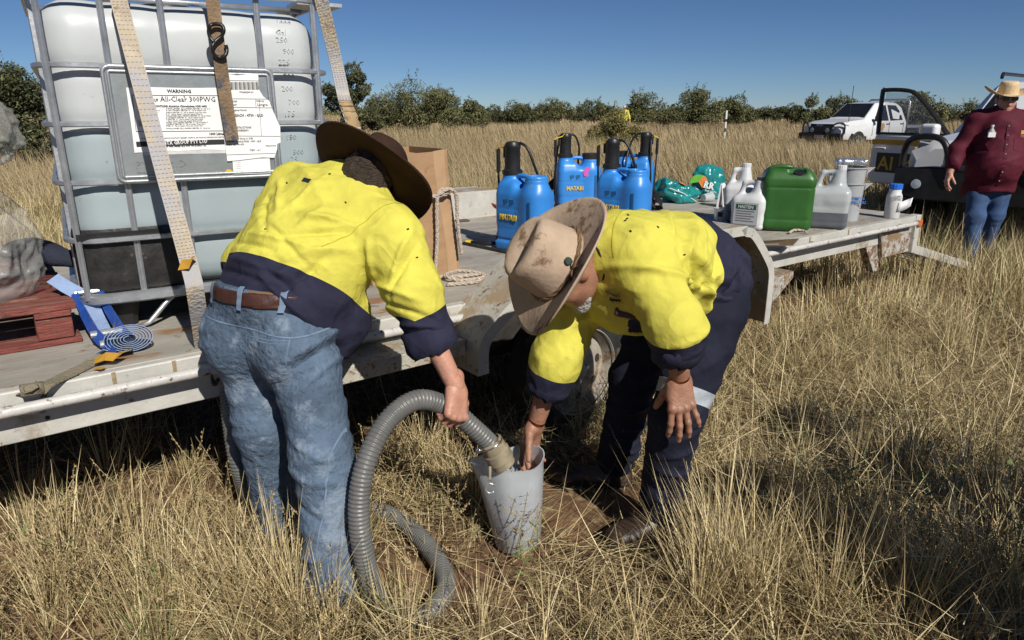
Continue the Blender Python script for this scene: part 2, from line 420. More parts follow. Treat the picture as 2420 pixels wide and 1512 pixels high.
# mudguards (near and far), a folded sheet with an outer lip
prof = [(1.56, .46), (1.565, .58), (1.62, .66), (1.80, .80), (1.90, .868), (1.99, .896), (2.10, .905), (3.20, .905), (3.33, .895), (3.42, .86), (3.58, .70), (3.625, .62), (3.635, .52), (3.635, .30)]
prof = [tuple(p)[:2] for p in [(q.x, q.y) for q in spline([(a, b, 0) for a, b in prof], 4)]]
def guard(wo, wi):
    m_ = MB(); m_.loft([[(s, wo, z), (s, wi, z), (s, wi, z - .004), (s, wo, z - .004)] for s, z in prof])
    g = m_.build('mudguard', GUARD, tr, smooth=True, auto=40)
    m_ = MB(); n = len(prof); rings = []
    for i, (s, z) in enumerate(prof):
        a = np.array(prof[max(i - 1, 0)]); b = np.array(prof[min(i + 1, n - 1)]); t = (b - a) / np.linalg.norm(b - a); nn = np.array((t[1], -t[0]))
        q = np.array((s, z)) + nn * .05; e = np.array((s, z)) + nn * -.002
        o2 = wo - .003 * np.sign(wi - wo)
        rings.append([(e[0], o2, e[1]), (q[0], o2, q[1]), (q[0], wo + .002 * np.sign(wi - wo), q[1]), (e[0], wo + .002 * np.sign(wi - wo), e[1])])
    m_.loft(rings); m_.build('guard_lip', WHITE, g, smooth=True, auto=40)
    return g
guard(-.24, .034); guard(W_ + .26, W_ - .01)
m_ = MB(); m_.prism([(a, W_ - .012, b - .003) for a, b in prof if b > .6], (0, .008, 0)); m_.build('guard_side', WHITE, tr)
m_ = MB(); m_.prism([(a, .026, b - .006) for a, b in prof if b > .45], (0, .006, 0)); m_.build('guard_side', DARK, tr)
# wheels
def wheel(s, w0, sg=-1):
    e = bpy.data.objects.new('wheel', None); C.objects.link(e); e.parent = tr; e.location = (s, w0, .325); e.rotation_euler = (R(90), 0, 0)
    def part(nm, prof_, mt, n=48):
        m_ = MB(); m_.lathe(prof_, n, cap=False); return m_.build(nm, mt, e, smooth=True, auto=35)
    part('tyre', [(.20, -.08), (.215, -.095), (.27, -.098), (.30, -.09), (.322, -.07), (.327, -.03), (.327, .03), (.322, .07), (.30, .09), (.27, .098), (.215, .095), (.20, .08)], RUB)
    rim = part('rim', [(.198, -.07), (.214, .078), (.218, .092), (.210, .094), (.203, .082), (.192, .06), (.185, .03), (.165, .034), (.12, .048), (.10, .05), (.07, .042), (.05, .045), (.035, .06), (.034, .085), (.02, .09), (.0005, .09)], RIMM)
    for k in range(8):
        a = k * math.pi / 4 + .2; m_ = MB(); m_.lathe([(.021, .0), (.021, .0012)], 16, (.142 * math.cos(a), .142 * math.sin(a), .0425), frame((1, 0, 0), (math.cos(a) * .3, math.sin(a) * .3, 1)))
        m_.build('rim_hole', DARK, e)
    for k in range(5):
        a = k * math.pi * .4; m_ = MB(); m_.lathe([(.011, 0), (.010, .016), (.004, .018)], 6, (.065 * math.cos(a), .065 * math.sin(a), .042)); m_.build('wheel_nut', CHROME, e)
    for j in range(40):
        a = j * math.pi / 20
    return e
wheel(2.17, -.12); wheel(2.99, -.12)
m_ = MB(); m_.bar((3.07, -.222, .50), (3.09, -.222, .55), .012, .003, (0, 1, 0)); m_.build('tyre_mark', M('white_mark', (.7, .7, .68), .6), tr)
for s in (2.17, 2.99):
    m_ = MB(); m_.tube([(s, 0, .325), (s, W_, .325)], .03, 10); m_.build('axle', DARK, tr)
m_ = MB(); m_.bx(1.75, 3.4, .14, .19, .36, .42); m_.build('leaf_spring', DARK, tr)
# step of tread plate ahead of the guard
m_ = MB(); m_.prism([(.95, -.17, .60), (1.545, -.17, .60), (1.545, -.17, .535), (.98, -.17, .535)], (0, .2, 0)); st = m_.build('step', GUARD, tr, bevel=.004)
for i in range(12):
    for j in range(2):
        s = 1.0 + i * .046; z = .552 + j * .026 ; a = 1 if (i + j) % 2 else -1
        m_ = MB(); m_.bar((s - .012, -.1715, z - .008 * a), (s + .012, -.1715, z + .008 * a), .004, .004, (0, 1, 0)); m_.build('tread', GUARD, st)
    for j in range(3):
        s = .985 + i * .046; w_ = -.14 + j * .05; a = 1 if (i + j) % 2 else -1
        m_ = MB(); m_.bar((s - .012, w_ - .01 * a, .6015), (s + .012, w_ + .01 * a, .6015), .006, .003); m_.build('tread', GUARD, st)
# rear step behind the guard, end plate, lamp, stubby leg, ramps
m_ = MB(); m_.prism([(3.66, -.2, .535), (4.05, -.12, .535), (4.05, -.12, .49), (3.66, -.2, .36)], (0, .2, 0)); m_.build('rear_step', SPLAT, tr, bevel=.004)
m_ = MB(); m_.prism([(5.45, .018, .60), (5.95, .018, .655), (5.95, .018, .41), (5.52, .018, .41)], (0, .022, 0)); m_.build('end_gusset', SPLAT, tr, bevel=.003)
m_ = MB(); m_.bx(5.95, 6.03, -.01, .06, .40, DECK + .004); m_.build('end_post', WHITE, tr, bevel=.006)
m_ = MB(); m_.bx(5.955, 6.02, -.03, -.011, .615, .665); m_.build('marker_lamp', ORANGE, tr, bevel=.006, label='orange marker lamp on the tail post')
m_ = MB(); m_.prism([(5.30, .05, .515), (5.50, .05, .515), (5.56, .05, .30), (5.48, .05, .30)], (0, .06, 0)); m_.build('tail_leg', SPLAT, tr, bevel=.004)
m_ = MB(); m_.bx(5.96, 6.02, .06, W_, .40, DECK - .013); m_.build('tail_beam', WHITE, tr, bevel=.004)
for w0 in (.08, 1.4):
    e = MB(); a, b = V(6.03, w0, .43), V(7.65, w0, .03); e.bar(a, b, .045, .07); e.bar(a + V(0, .5, 0), b + V(0, .5, 0), .045, .07)
    rp_ = e.build('ramp', WHITE, tr, bevel=.004)
    for i in range(9):
        p = a.lerp(b, .06 + i * .11); m_ = MB(); m_.bar(p + V(0, .03, -.01), p + V(0, .47, -.01), .04, .025); m_.build('ramp_slat', SPLAT, rp_)
# light patches of the folded deck edge pockets
for s in (.3, .48, 4.4, 4.9):
    m_ = MB(); m_.bx(s, s + .012, -.004, -.0005, DECK - .047, DECK - .004); m_.build('edge_weld', M('weld', (.3, .22, .13), .8, var=.4, vs=30), tr)

# ================================================================ water tank in a cage (IBC)
IT = R(32.); IL = V(-1.575, 2.43, DECK)
IM = Matrix.Translation(IL) @ Matrix.Rotation(IT, 4, 'Z'); IMi = IM.inverted()
ibc = thing('water_tank', 'big translucent water tank in a galvanised cage, half full', 'water tank', IL, IT)
def onface(px, py, off=0.):
    """spot of the tank front (local coordinates) under a photo pixel"""
    a = IMi @ Vector((0, 0, CAMH)); b = IMi @ at(px, py, d=3.); d = b - a; t = (-off - a.y) / d.y
    return a + d * t
BOT = M('tank_plastic', (.47, .495, .50), .38, var=.04, vs=3, sss=.0, bump=.03, bs=8, spots=((.30, .25, .19), .05, 30))
BOTW = M('tank_plastic_wet', (.315, .375, .395), .38, var=.05, vs=3, bump=.03, bs=8, spots=((.25, .17, .11), .06, 28))
DX, DY = 1.0, 1.2; ZR = [.13, .347, .554, .754, .947, 1.205]
def bottle_sh():
    fn0, lo, hi = rbox((DX / 2, DY / 2, .66), None, (DX / 2 - .026, DY / 2 - .026, .53), .11)
    vb = [onface(x, 262).x for x in (275, 412, 631, 759)]
    def fn(p):
        d = fn0(p)
        for z in ZR[1:-1]: d = d + .011 * np.exp(-((p[:, 2] - z) / .026) ** 2)
        for x in vb: d = d + .005 * np.exp(-((p[:, 0] - x) / .035) ** 2)
        d = d + .03 * np.clip((p[:, 2] - 1.02) / .17, 0, 1) ** 2
        return d - .003 * vnoise(p, 7.)
    return fn, lo, hi
LEVEL = onface(150, 312).z
bt = soft('bottle', bottle_sh(), .017, [BOT, BOTW], ibc, cuts=[((0, 0, LEVEL), (0, 0, 1))], matfn=lambda c: (c[:, 2] < LEVEL).astype(int), world=False)
def ring(z, r=.12, off=0., n=6):
    out = []
    for cx_, cy_, a0 in ((DX - r, r, -90), (DX - r, DY - r, 0), (r, DY - r, 90), (r, r, 180)):
        for k in range(n + 1):
            a = R(a0 + 90 * k / n); out.append(V(cx_ + (r + off) * math.cos(a), cy_ + (r + off) * math.sin(a), z))
    return out
for i, z in enumerate(ZR):
    pts = ring(z, off=.003)
    m_ = MB(); n = len(pts); hw, hh = (.008, .0095) if i else (.016, .02)
    rings = []
    for k, p in enumerate(pts):
        t = (pts[(k + 1) % n] - pts[k - 1]).normalized(); q = V(t.y, -t.x, 0)
        rings.append([p + q * hw + V(0, 0, hh * .6), p + q * hw * .2 + V(0, 0, hh), p - q * hw + V(0, 0, hh), p - q * hw - V(0, 0, hh), p + q * hw * .2 - V(0, 0, hh), p + q * hw - V(0, 0, hh * .6)])
    m_.loft(rings + [rings[0]], cap=False); m_.build('cage_ring', GALV, ibc, smooth=True, auto=50)
fx = [onface(x, 262).x for x in (128, 275, 412, 631, 759)]
def upright(x, y, nx_, ny_, z0=.13, z1=1.205):
    m_ = MB(); t = V(-ny_, nx_, 0); nn = V(nx_, ny_, 0); p = V(x, y, 0)
    sec = [t * -.0105 - nn * .010, t * -.0105 + nn * .001, t * -.005 + nn * .0045, V(0, 0, 0) + nn * .0015, t * .005 + nn * .0045, t * .0105 + nn * .001, t * .0105 - nn * .010]
    m_.loft([[p + q + V(0, 0, z) for q in sec] for z in (z0, z1)]); m_.build('cage_upright', GALV, ibc)
for x in fx[:1] + fx[4:]: upright(x, .0115, 0, -1)
for x in fx[1:4]: upright(x, .0115, 0, -1, .13, .545); upright(x, .0115, 0, -1, .955, 1.205)
for y in (.15, .42, .78, 1.06): upright(.0115, y, -1, 0); upright(DX - .0115, y, 1, 0)
for x in (.14, .38, .62, .86): upright(x, DY - .0115, 0, 1)
# black corner guard inside the cage, feet, base bars
m_ = MB(); rr = []
for z, o_ in ((.15, .0), (.17, .006), (.36, .006), (.385, .0)):
    rr.append([V(.02 - o_, .20, z), V(.02 - o_, .11, z), V(.05, .045 - o_, z), V(.11, .022 - o_, z), V(.355, .022 - o_, z), V(.365, .04, z)])
m_.loft(rr, cap=False, closed=False)
m_.build('corner_guard', M('dusty_black_plastic', (.02, .019, .018), .5, var=.5, vs=12, bump=.15, spots=((.12, .09, .06), .2, 25)), ibc, smooth=True, auto=40, label='dusty black corner guard low on the tank')
m_ = MB(); m_.bx(.03, .30, .005, .02, .352, .375); m_.build('guard_strip', BLACKP, ibc)
for x in (.05, .42, .80):
    for y in (.06, .5, .95):
        m_ = MB(); rr = []
        for z, k in ((0.001, .8), (.03, .85), (.08, .97), (.115, 1.)): rr.append([V(x + .075 + .075 * k * a, y + .07 + .07 * k * b, z) for a, b in ((-1, -.7), (-.7, -1), (.7, -1), (1, -.7), (1, .7), (.7, 1), (-.7, 1), (-1, .7))])
        m_.loft(rr); m_.build('foot', BLACKP, ibc, smooth=True, auto=40)
m_ = MB(); m_.tube([(.33, .03, .115), (.30, .02, .10), (.22, .01, .02), (.18, .01, .008)], .01, 8); m_.build('base_brace', GALV, ibc, smooth=True)
m_ = MB(); m_.bx(.03, DX - .03, .03, DY - .03, .115, .14); m_.build('base_sheet', DARK, ibc)
m_ = MB(); m_.lathe([(.11, 1.16), (.11, 1.20), (.10, 1.22), (.0005, 1.22)], 28, (.5, .6, 0)); m_.build('filler_cap', BLACKP, ibc, smooth=True, auto=40)
for y in (.35, .85):
    m_ = MB(); m_.tube([(.0, y, 1.21), (DX, y, 1.21)], .011, 8); m_.build('top_bar', GALV, ibc, smooth=True)
# corner fitting that sticks out at the top right
m_ = MB(); m_.bx(.9, 1.08, .05, .2, 1.197, 1.21); m_.bx(1.02, 1.035, .06, .1, 1.05, 1.197); m_.build('top_flange', GALV, ibc)
# front plate with raised rim
p0 = onface(268, 152); p1 = onface(640, 440)
X0, X1, Z0, Z1 = fx[1] - .032, fx[3] + .032, .548, .952
PLATE = M('galvanised_plate', (.33, .36, .365), .36, metal=.55, var=.1, vs=9, bump=.04, bs=50)
m_ = MB(); m_.bx(X0, X1, -.016, -.011, Z0, Z1); pl = m_.build('name_plate', PLATE, ibc)
for k, ins in enumerate((.006, .022)):
    pts = []
    for cx_, cz_, a0 in ((X1 - .03, Z0 + .03, -90), (X1 - .03, Z1 - .03, 0), (X0 + .03, Z1 - .03, 90), (X0 + .03, Z0 + .03, 180)):
        for q in range(5): a = R(a0 + 22.5 * q); pts.append(V(cx_ + (.03 - ins) * math.cos(a), -.017, cz_ + (.03 - ins) * math.sin(a)))
    m_ = MB(); m_.tube(pts, .007 - k * .001, 8, closed=True); m_.build('plate_rim', GALV, pl, smooth=True)
# paper labels on the plate (outlines follow the torn sheets) and their print
PAPER = M('label_paper', (.78, .78, .77), .55, var=.05, vs=6, bump=.08, bs=14)
INK = M('print_ink', (.02, .02, .022), .6, var=.1)
GREYINK = M('grey_print', (.10, .10, .105), .7, var=.1)
def sheet(outline, off, name='paper_label', amp=.0015, parent=pl, mat=PAPER, label=None):
    m_ = MB(); P = []
    for k, (x, y) in enumerate(outline):
        q = onface(x, y, off); q.y -= amp * math.sin(k * 2.3); P.append(q)
    m_.prism(P, (0, .0006, 0)); return m_.build(name, mat, parent, label=label)
OFF1, OFF2, OFF3 = .0185, .024, .0205
lab = sheet([(298, 207), (360, 206), (440, 208), (530, 207), (533, 355), (480, 353), (420, 357), (390, 356), (318, 361), (312, 310), (305, 260)], OFF1, amp=0, label='white warning label on the tank plate')
sheet([(330, 356), (534, 353), (534, 362), (490, 363), (440, 364), (395, 365), (340, 367)], OFF1 - .001, 'torn_backing', amp=0, mat=M('old_glue', (.55, .55, .53), .7, var=.15, vs=30))
lab2 = sheet([(514, 171), (560, 178), (610, 174), (611, 210), (622, 228), (636, 238), (645, 262), (654, 282), (662, 300), (663, 337), (655, 340), (655, 352), (648, 373), (620, 372), (595, 375), (562, 379), (537, 381), (530, 330), (522, 250)], OFF2, amp=0, label='torn curling freight label on the tank plate')
lab3 = sheet([(549, 376), (637, 374), (640, 409), (552, 412)], OFF3, amp=0)
def ftext(s, px, py, h, off, sx=1., mat=INK, bold=.0, parent=None, align='LEFT'):
    p = onface(px, py, off + .0012); text(s, h, mat, parent or lab, mat4(p, (1, 0, 0), (0, 0, 1)), sx=sx, bold=bold, align=align)
def fline(x0, y0, x1, y1, wd, off, mat=INK, parent=None, name='printed_line'):
    a, b = onface(x0, y0, off + .0011), onface(x1, y1, off + .0011); m_ = MB(); m_.bar(a, b, wd, .0008, (0, 1, 0)); m_.build(name, mat, parent or lab)
ftext('WARNING', 395, 219, .0165, OFF1, bold=.0004)
fline(312, 225, 531, 226, .0016, OFF1); fline(312, 225, 322, 311, .0016, OFF1); fline(322, 311, 533, 309, .0016, OFF1)
ftext('BTX GROUP', 330, 240, .015, OFF1, bold=.0004, sx=.72)
ftext('All-Clear 300PWG', 379, 240, .026, OFF1, sx=.93)
text('R', .009, INK, lab, mat4(onface(434, 231, OFF1 + .0012), (1, 0, 0), (0, 0, 1)))
ftext('CONTAINS: Aluminium Chlorohydrate >30% <60%', 366, 253, .0098, OFF1, bold=.0003, sx=.83)
fill = 'IF SWALLOWED: Call a POISON CENTER 131 126 or doctor if you feel unwell. Rinse mouth. IF ON SKIN: Wash with plenty of soap and water. '
rows = [258, 262, 267, 271, 275, 279, 283, 287, 291, 295, 299, 305]
for k, y in enumerate(rows):
    ftext(fill[(k * 11) % 40:(k * 11) % 40 + 47], 392 + (k % 3) * 0, y, .0062, OFF1, sx=1.02, mat=GREYINK)
    if k in (1, 2, 7, 8, 9, 10): ftext(fill[(k * 7) % 50:(k * 7) % 50 + 22], 326, y, .0062, OFF1, sx=1., mat=GREYINK)
ftext('1000 Litres', 494, 319, .0115, OFF1, bold=.0004)
ftext('IN ALL CASES FOR URGENT ADVICE CONTACT NEAREST HOSPITAL OR POISONS INFORMATION CENTRE 131126', 334, 329, .0066, OFF1, sx=.89, mat=GREYINK)
m_ = MB(); a, b = onface(322, 341, OFF1 + .001), onface(531, 335, OFF1 + .001); m_.bar(a, b, .018, .0008, (0, 1, 0)); m_.build('black_bar', INK, lab)
p = onface(388, 342.5, OFF1 + .0022); text('BTX GROUP PTY LTD', .0185, PAPER, lab, mat4(p, (1, 0, .03), (0, 0, 1)), bold=.0004, sx=.83)
ftext('Rail Central, Harbour Road, Mackay, QLD 4740  PH: (07)4953 1152', 355, 348.5, .0085, OFF1, sx=.8, bold=.0002)
for k in range(34):     # barcode
    x = 543 + k * 2.0; wd = .0008 + .0016 * ((k * 7919) % 5) / 4
    fline(x, 194, x + 1.6, 212, wd, OFF2, parent=lab2, name='barcode_bar')
ftext('P002442247-001', 566, 219.5, .0085, OFF2, parent=lab2, sx=.9)
for (x0, y0, x1, y1) in ((514, 190, 612, 191), (521, 233, 634, 234), (524, 253, 648, 255), (531, 321, 662, 322), (533, 366, 650, 362), (603, 234, 605, 254), (612, 235, 618, 322)): fline(x0, y0, x1, y1, .001, OFF2, parent=lab2)
ftext('Date 11/02/2024', 523, 241, .0088, OFF2, parent=lab2, sx=.93); ftext('Con 002442247', 524, 249.5, .0088, OFF2, parent=lab2, sx=.93)
ftext('Delivery', 606, 240, .0085, OFF2, parent=lab2); ftext('Longre', 608, 250, .0135, OFF2, parent=lab2)
ftext('Longreach Regional Council', 526, 262, .0092, OFF2, parent=lab2, sx=.83)
ftext('LONGREACH - 4730 - QLD', 528, 276, .0148, OFF2, parent=lab2, sx=.83, bold=.0002)
ftext('SPECIAL INSTRUCTIONS', 532, 304, .0105, OFF2, parent=lab2, sx=.83); ftext('Pickup ref LONREG001', 533, 311, .0105, OFF2, parent=lab2, sx=.83)
ftext('SENDER: BTX Group c/- DGL', 535, 330, .0092, OFF2, parent=lab2, sx=.85); ftext('SUBURB: CAROLE PARK - 4300 - QLD', 535, 337, .0092, OFF2, parent=lab2, sx=.85); ftext('ITEMS REF PO1470', 536, 344, .0092, OFF2, parent=lab2, sx=.85)
ftext('Followmont', 628, 346, .008, OFF2, parent=lab2); ftext('ITEM 1 of 1', 590, 357, .009, OFF2, parent=lab2)
for k in range(4): ftext('- - ---- --', 557, 384 + k * 5, .006, OFF3, parent=lab3, mat=GREYINK)
ftext('PYRAMID', 320, 398, .036, .0165, mat=PLATE, parent=pl, sx=1.15); ftext('stronger by design', 325, 411, .014, .0165, mat=PLATE, parent=pl, sx=1.2)
m_ = MB(); m_.lathe([(.009, 0), (.008, .001)], 16, onface(541, 406, .018), frame((1, 0, 0), (0, -1, 0)), sx=1.4); m_.build('yellow_sticker', M('yellow_sticker', (.7, .42, .02), .5), pl)
for s, x, y in (('1000', 655, 58), ('Gal', 652, 82), ('250', 652, 100), ('900', 668, 127), ('225', 658, 152), ('800', 670, 185), ('200', 665, 215), ('700', 681, 247), ('175', 671, 274), ('150', 674, 330), ('500', 692, 365), ('125', 678, 382)):
    p = onface(x, y, -.0265); ys_ = np.linspace(-.05, .3, 700); v_ = bottle_sh()[0](np.stack([np.full(700, p.x + .02), ys_, np.full(700, p.z + .01)], 1).astype(np.float32)); p.y = float(ys_[np.argmax(v_ < 0)]) - .001; text(s, .03, BOTW if p.z < LEVEL else BOT, bt, mat4(p, (1, 0, 0), (0, 0, 1)), name='moulded_number', depth=.0025)

# ================================================================ cargo on the deck
def sub(a, b):
    fa, lo, hi = a; fb = b[0]
    return (lambda p: np.maximum(fa(p), -fb(p))), lo, hi
def mod(sh, fm):
    f0, lo, hi = sh; return (lambda p: f0(p) + fm(p)), lo, hi
def cyl(c, r, z0, z1, e=.006):
    """upright rounded cylinder"""
    c = A((c[0], c[1], 0))
    def fn(p):
        q = p - c; a = np.linalg.norm(q[:, :2], axis=1) - r + e; b = np.abs(q[:, 2] - (z0 + z1) / 2) - (z1 - z0) / 2 + e
        return np.linalg.norm(np.stack([np.maximum(a, 0), np.maximum(b, 0)], 1), axis=1) + np.minimum(np.maximum(a, b), 0) - e
    return fn, A((c[0] - r, c[1] - r, z0)), A((c[0] + r, c[1] + r, z1))
def place(x, y, z=DECK): return at(x, y, z=z)

BLUE = M('blue_tank_plastic', (.035, .22, .62), .36, var=.08, vs=5, bump=.05, bs=20, spots=((.10, .22, .40), .24, 16), spots2=((.20, .26, .32), .10, 40))
BLUE2 = M('blue_gauge', (.02, .10, .26), .3, var=.1)
YEL = M('yellow_plastic', (.75, .52, .02), .4, var=.08)
YTXT = M('yellow_print', (.62, .45, .05), .5, var=.05)
# ---- knapsack sprayer
def make_sprayer(cap=False):
    t = bpy.data.objects.new('knapsack_sprayer', None); C.objects.link(t)
    body = [rbox((0, 0, .20), None, (.17, .092, .165), .045), rbox((-.085, 0, .27), None, (.08, .085, .135), .04),
            rc((.1, -.012, .10), (.1, -.012, .33), .088, .088), cyl((.1, -.012), .062, .30, .445, .01), cyl((-.105, 0), .056, .3, .448, .01)]
    sh = union(body, [0, .03, .025, .03, .03])
    sh = union([sh, rbox((0, 0, .03), None, (.165, .098, .03), .02)], .012)
    sh = sub(sh, cyl((.1, -.012), .052, .36, .6))
    sh = mod(sh, lambda p: .004 * np.exp(-((p[:, 2] - .065) / .006) ** 2) + .003 * np.exp(-((p[:, 2] - .25) / .005) ** 2) * (p[:, 1] < -.03) * (p[:, 0] < .03) + .002 * np.exp(-((p[:, 2] - .13) / .004) ** 2) * (p[:, 0] < .02)
             - .004 * np.exp(-((p[:, 2] - .43) / .005) ** 2) * (p[:, 0] > .02) - .004 * np.exp(-((p[:, 2] - .412) / .004) ** 2) * (p[:, 0] > .02))
    tk = soft('tank', sh, .0075, BLUE, t, world=False)
    m_ = MB(); m_.tube(spline([(-.06, -.01, .385), (-.05, -.01, .425), (-.02, -.01, .435), (.03, -.01, .43), (.05, -.01, .40)], 5), .014, 8); m_.build('carry_handle', BLUE, t, smooth=True)
    for dx in (-.07, -.02):
        m_ = MB(); m_.poly([(dx - .02, -.0935, .30), (dx + .02, -.0935, .305), (dx + .02, -.0935, .285), (dx - .012, -.0935, .262)]); m_.prism([(dx - .02, -.097, .30), (dx + .02, -.097, .305), (dx + .02, -.097, .285), (dx - .012, -.097, .262)], (0, .01, 0)); m_.build('strap_catch', BLUE2, t)
    m_ = MB(); m_.bx(.118, .136, -.106, -.099, .09, .30); m_.build('level_strip', BLUE2, t)
    text('MATABI', .044, YTXT, t, mat4((-.112, -.1005, .185), (1, 0, 0), (0, 0, 1)), bold=.0012, sx=.9, depth=.003)
    m_ = MB(); m_.lathe([(.060, .438), (.060, .462), (.052, .466), (.047, .47), (.045, .585), (.048, .59), (.048, .605), (.040, .622), (.018, .627), (.0005, .627)], 24, (-.105, 0, 0)); m_.build('pump_chamber', BLACKP, t, smooth=True, auto=40)
    m_ = MB(); m_.bx(-.165, -.145, -.02, .02, .53, .60); m_.bx(-.165, -.09, -.012, .012, .592, .61); m_.build('pump_bracket', BLACKP, t, bevel=.004)
    m_ = MB(); m_.tube(spline([(-.1, .02, .61), (-.05, .02, .615), (-.01, .03, .585), (.02, .05, .50), (.025, .10, .38), (.03, .115, .2), (.0, .12, .05)], 6), .0085, 8); m_.build('hose', BLACKP, t, smooth=True)
    m_ = MB(); m_.tube([(-.185, -.03, .03), (-.19, -.03, .36), (-.193, -.03, .45)], .0065, 8); m_.tube([(-.193, -.03, .45), (-.194, -.03, .58)], .012, 8); m_.build('lance', BLACKP, t, smooth=True, auto=40)
    m_ = MB(); m_.ribbon([(-.205, -.035, .575), (-.18, -.035, .59), (-.14, -.03, .6), (-.12, -.03, .622)], (0, 1, 0), .014, .007); m_.build('lever', YEL, t, bevel=.002)
    m_ = MB(); m_.tube(spline([(-.155, .02, .57), (-.17, .05, .4), (-.18, .05, .2), (-.165, .03, .06), (-.1, .06, .02)], 5), .009, 8); m_.build('pump_lever', BLACKP, t, smooth=True)
    for dy in (.0, .05):
        m_ = MB(); m_.ribbon(spline([(-.02 - dy, .095, .36), (-.09, .15, .30), (-.20 - dy, .16, .15), (-.24 - dy, .10 - dy, .03), (-.15, .11, .03)], 6), (0, .3, 1), .04, .006); m_.build('shoulder_strap', M('webbing_black', (.012, .012, .013), .9, var=.3), t)
    return t
sprays = []
SG = 'blue knapsack sprayers on the deck'
sp0 = make_sprayer()
for (px, py, Yd, ang, lab_) in ((1240, 590, 4.1, -45, 'open blue knapsack sprayer nearest the tan hat, left of the others'),
                           (1470, 560, 4.55, -42, 'open blue knapsack sprayer right behind the yellow back of the bending man in tan hat'),
                           (1362, 496, 5.75, 8, 'blue knapsack sprayer with pink tag and black cap standing behind the others'),
                           (1490, 488, 6.0, 150, 'blue knapsack sprayer furthest right, half hidden behind another sprayer')):
    o = sp0 if not sprays else copy_tree(sp0); p = at(px, py, z=DECK); k = Yd / p.y
    o.location = (p.x * k, Yd, DECK + .001); o.rotation_euler = (0, 0, R(ang)); setp(o, lab_, 'sprayer', SG); sprays.append(o)
m_ = MB(); m_.lathe([(.066, .425), (.068, .462), (.06, .47), (.0005, .47)], 24, (.1, -.012, 0)); m_.build('filler_cap', BLACKP, sprays[2], smooth=True, auto=40)
m_ = MB(); m_.lathe([(.066, .425), (.068, .462), (.06, .47), (.0005, .47)], 24, (.1, -.012, 0)); m_.build('filler_cap', BLACKP, sprays[3], smooth=True, auto=40)
m_ = MB(); m_.prism([(.02, -.098, .33), (.055, -.098, .37), (.085, -.098, .35), (.06, -.099, .29), (.03, -.099, .295)], (0, .002, 0)); m_.build('tag', M('pink_tag', (.55, .08, .38), .6), sprays[2], label='pink tag tied to the tank')

# ---- cardboard box with rope
CARD = M('cardboard', (.35, .215, .115), .85, var=.1, vs=6, bump=.1, bs=60, spots=((.24, .145, .08), .2, 4), streak=(1, 1, 3))
p = at(1085, 641, z=DECK); BXR = TH + R(1)
bxo = thing('cardboard_box', 'tall open brown cardboard box standing on the deck beside the tank', 'box', p, BXR)
BW, BD, BH = .50, .36, .62
m_ = MB()
def wob(x, y, z): return V(x - .055 * (z / BH) * (1 if x > -.25 else .6) + .006 * math.sin(z * 9), y + .008 * math.sin(x * 14 + z * 5), z + (.015 * math.sin(x * 11) if z > .5 else 0))
def wallp(name, c0, c1, n=7):
    m_ = MB(); nv = []
    for j in range(9):
        for i in range(n):
            q = V(*c0).lerp(V(*c1), i / (n - 1)); nv.append(wob(q.x, q.y, BH * j / 8))
    m_.add(nv, [(j * n + i, j * n + i + 1, (j + 1) * n + i + 1, (j + 1) * n + i) for j in range(8) for i in range(n - 1)])
    return m_.build(name, CARD, bxo, solid=.005)
wallp('side_panel', (-BW, 0, 0), (0, 0, 0)); wallp('side_panel', (0, .003, 0), (0, BD, 0)); wallp('side_panel', (0, BD, 0), (-BW, BD, 0)); wallp('side_panel', (-BW, BD, 0), (-BW, .003, 0))
m_ = MB(); m_.bx(-BW + .003, -.003, .003, BD - .003, .002, .007); m_.build('bottom_panel', CARD, bxo)
m_ = MB(); m_.add([wob(-.075, -.0035, .002 + .62 * k / 8) for k in range(9)] + [wob(-.015, -.0035, .002 + .62 * k / 8) for k in range(9)], [(k, k + 1, k + 10, k + 9) for k in range(8)]); m_.build('tape_strip', M('pack_tape', (.43, .28, .16), .3, var=.08), bxo)
ROPE = M('rope', (.52, .44, .36), .9, var=.2, vs=60, bump=.8, bs=120)
def rope(pts, name, parent, r=.0095, world=False, lay=.03, label=None):
    pts = spline(pts, 14); L = 0; m_ = MB(); cum = [0]
    for a, b in zip(pts, pts[1:]): cum.append(cum[-1] + (b - a).length)
    for k in range(3):      # three twisted strands
        q = []; up = None
        for i, p_ in enumerate(pts):
            t = (pts[min(i + 1, len(pts) - 1)] - pts[max(i - 1, 0)]).normalized()
            if up is None: up = t.orthogonal().normalized()
            up = (up - t * up.dot(t)).normalized(); s_ = t.cross(up); a = cum[i] / lay * 2 * math.pi / 3 + k * 2.094
            q.append(p_ + (up * math.cos(a) + s_ * math.sin(a)) * r * .5)
        m_.tube(q, r * .62, 6)
    return m_.build(name, ROPE, parent, smooth=True, world=world, label=label)
rp = thing('rope', 'twisted natural rope looped over the cardboard box and lying on the deck', 'rope', p + V(-.02, -.03, 0), BXR)
rope([(-.32, -.016, .395), (-.16, -.02, .40), (-.06, -.02, .405), (-.03, .0, .425), (-.09, -.026, .425), (-.115, -.03, .37), (-.12, -.03, .20), (-.14, -.035, .03), (-.16, -.05, -.0)], 'hanging_strand', rp)
rope([(-.10, -.03, .41), (-.05, -.03, .43), (-.005, -.032, .40), (.004, -.03, .25), (.02, -.036, .10)], 'hanging_strand', rp)
rope([(-.16, -.05, .012), (-.08, -.12, .012), (.04, -.15, .012), (.02, -.22, .012), (-.1, -.2, .012), (-.14, -.13, .03), (-.02, -.1, .03), (.06, -.2, .012), (-.05, -.27, .012), (-.2, -.23, .012)], 'deck_coil', rp)

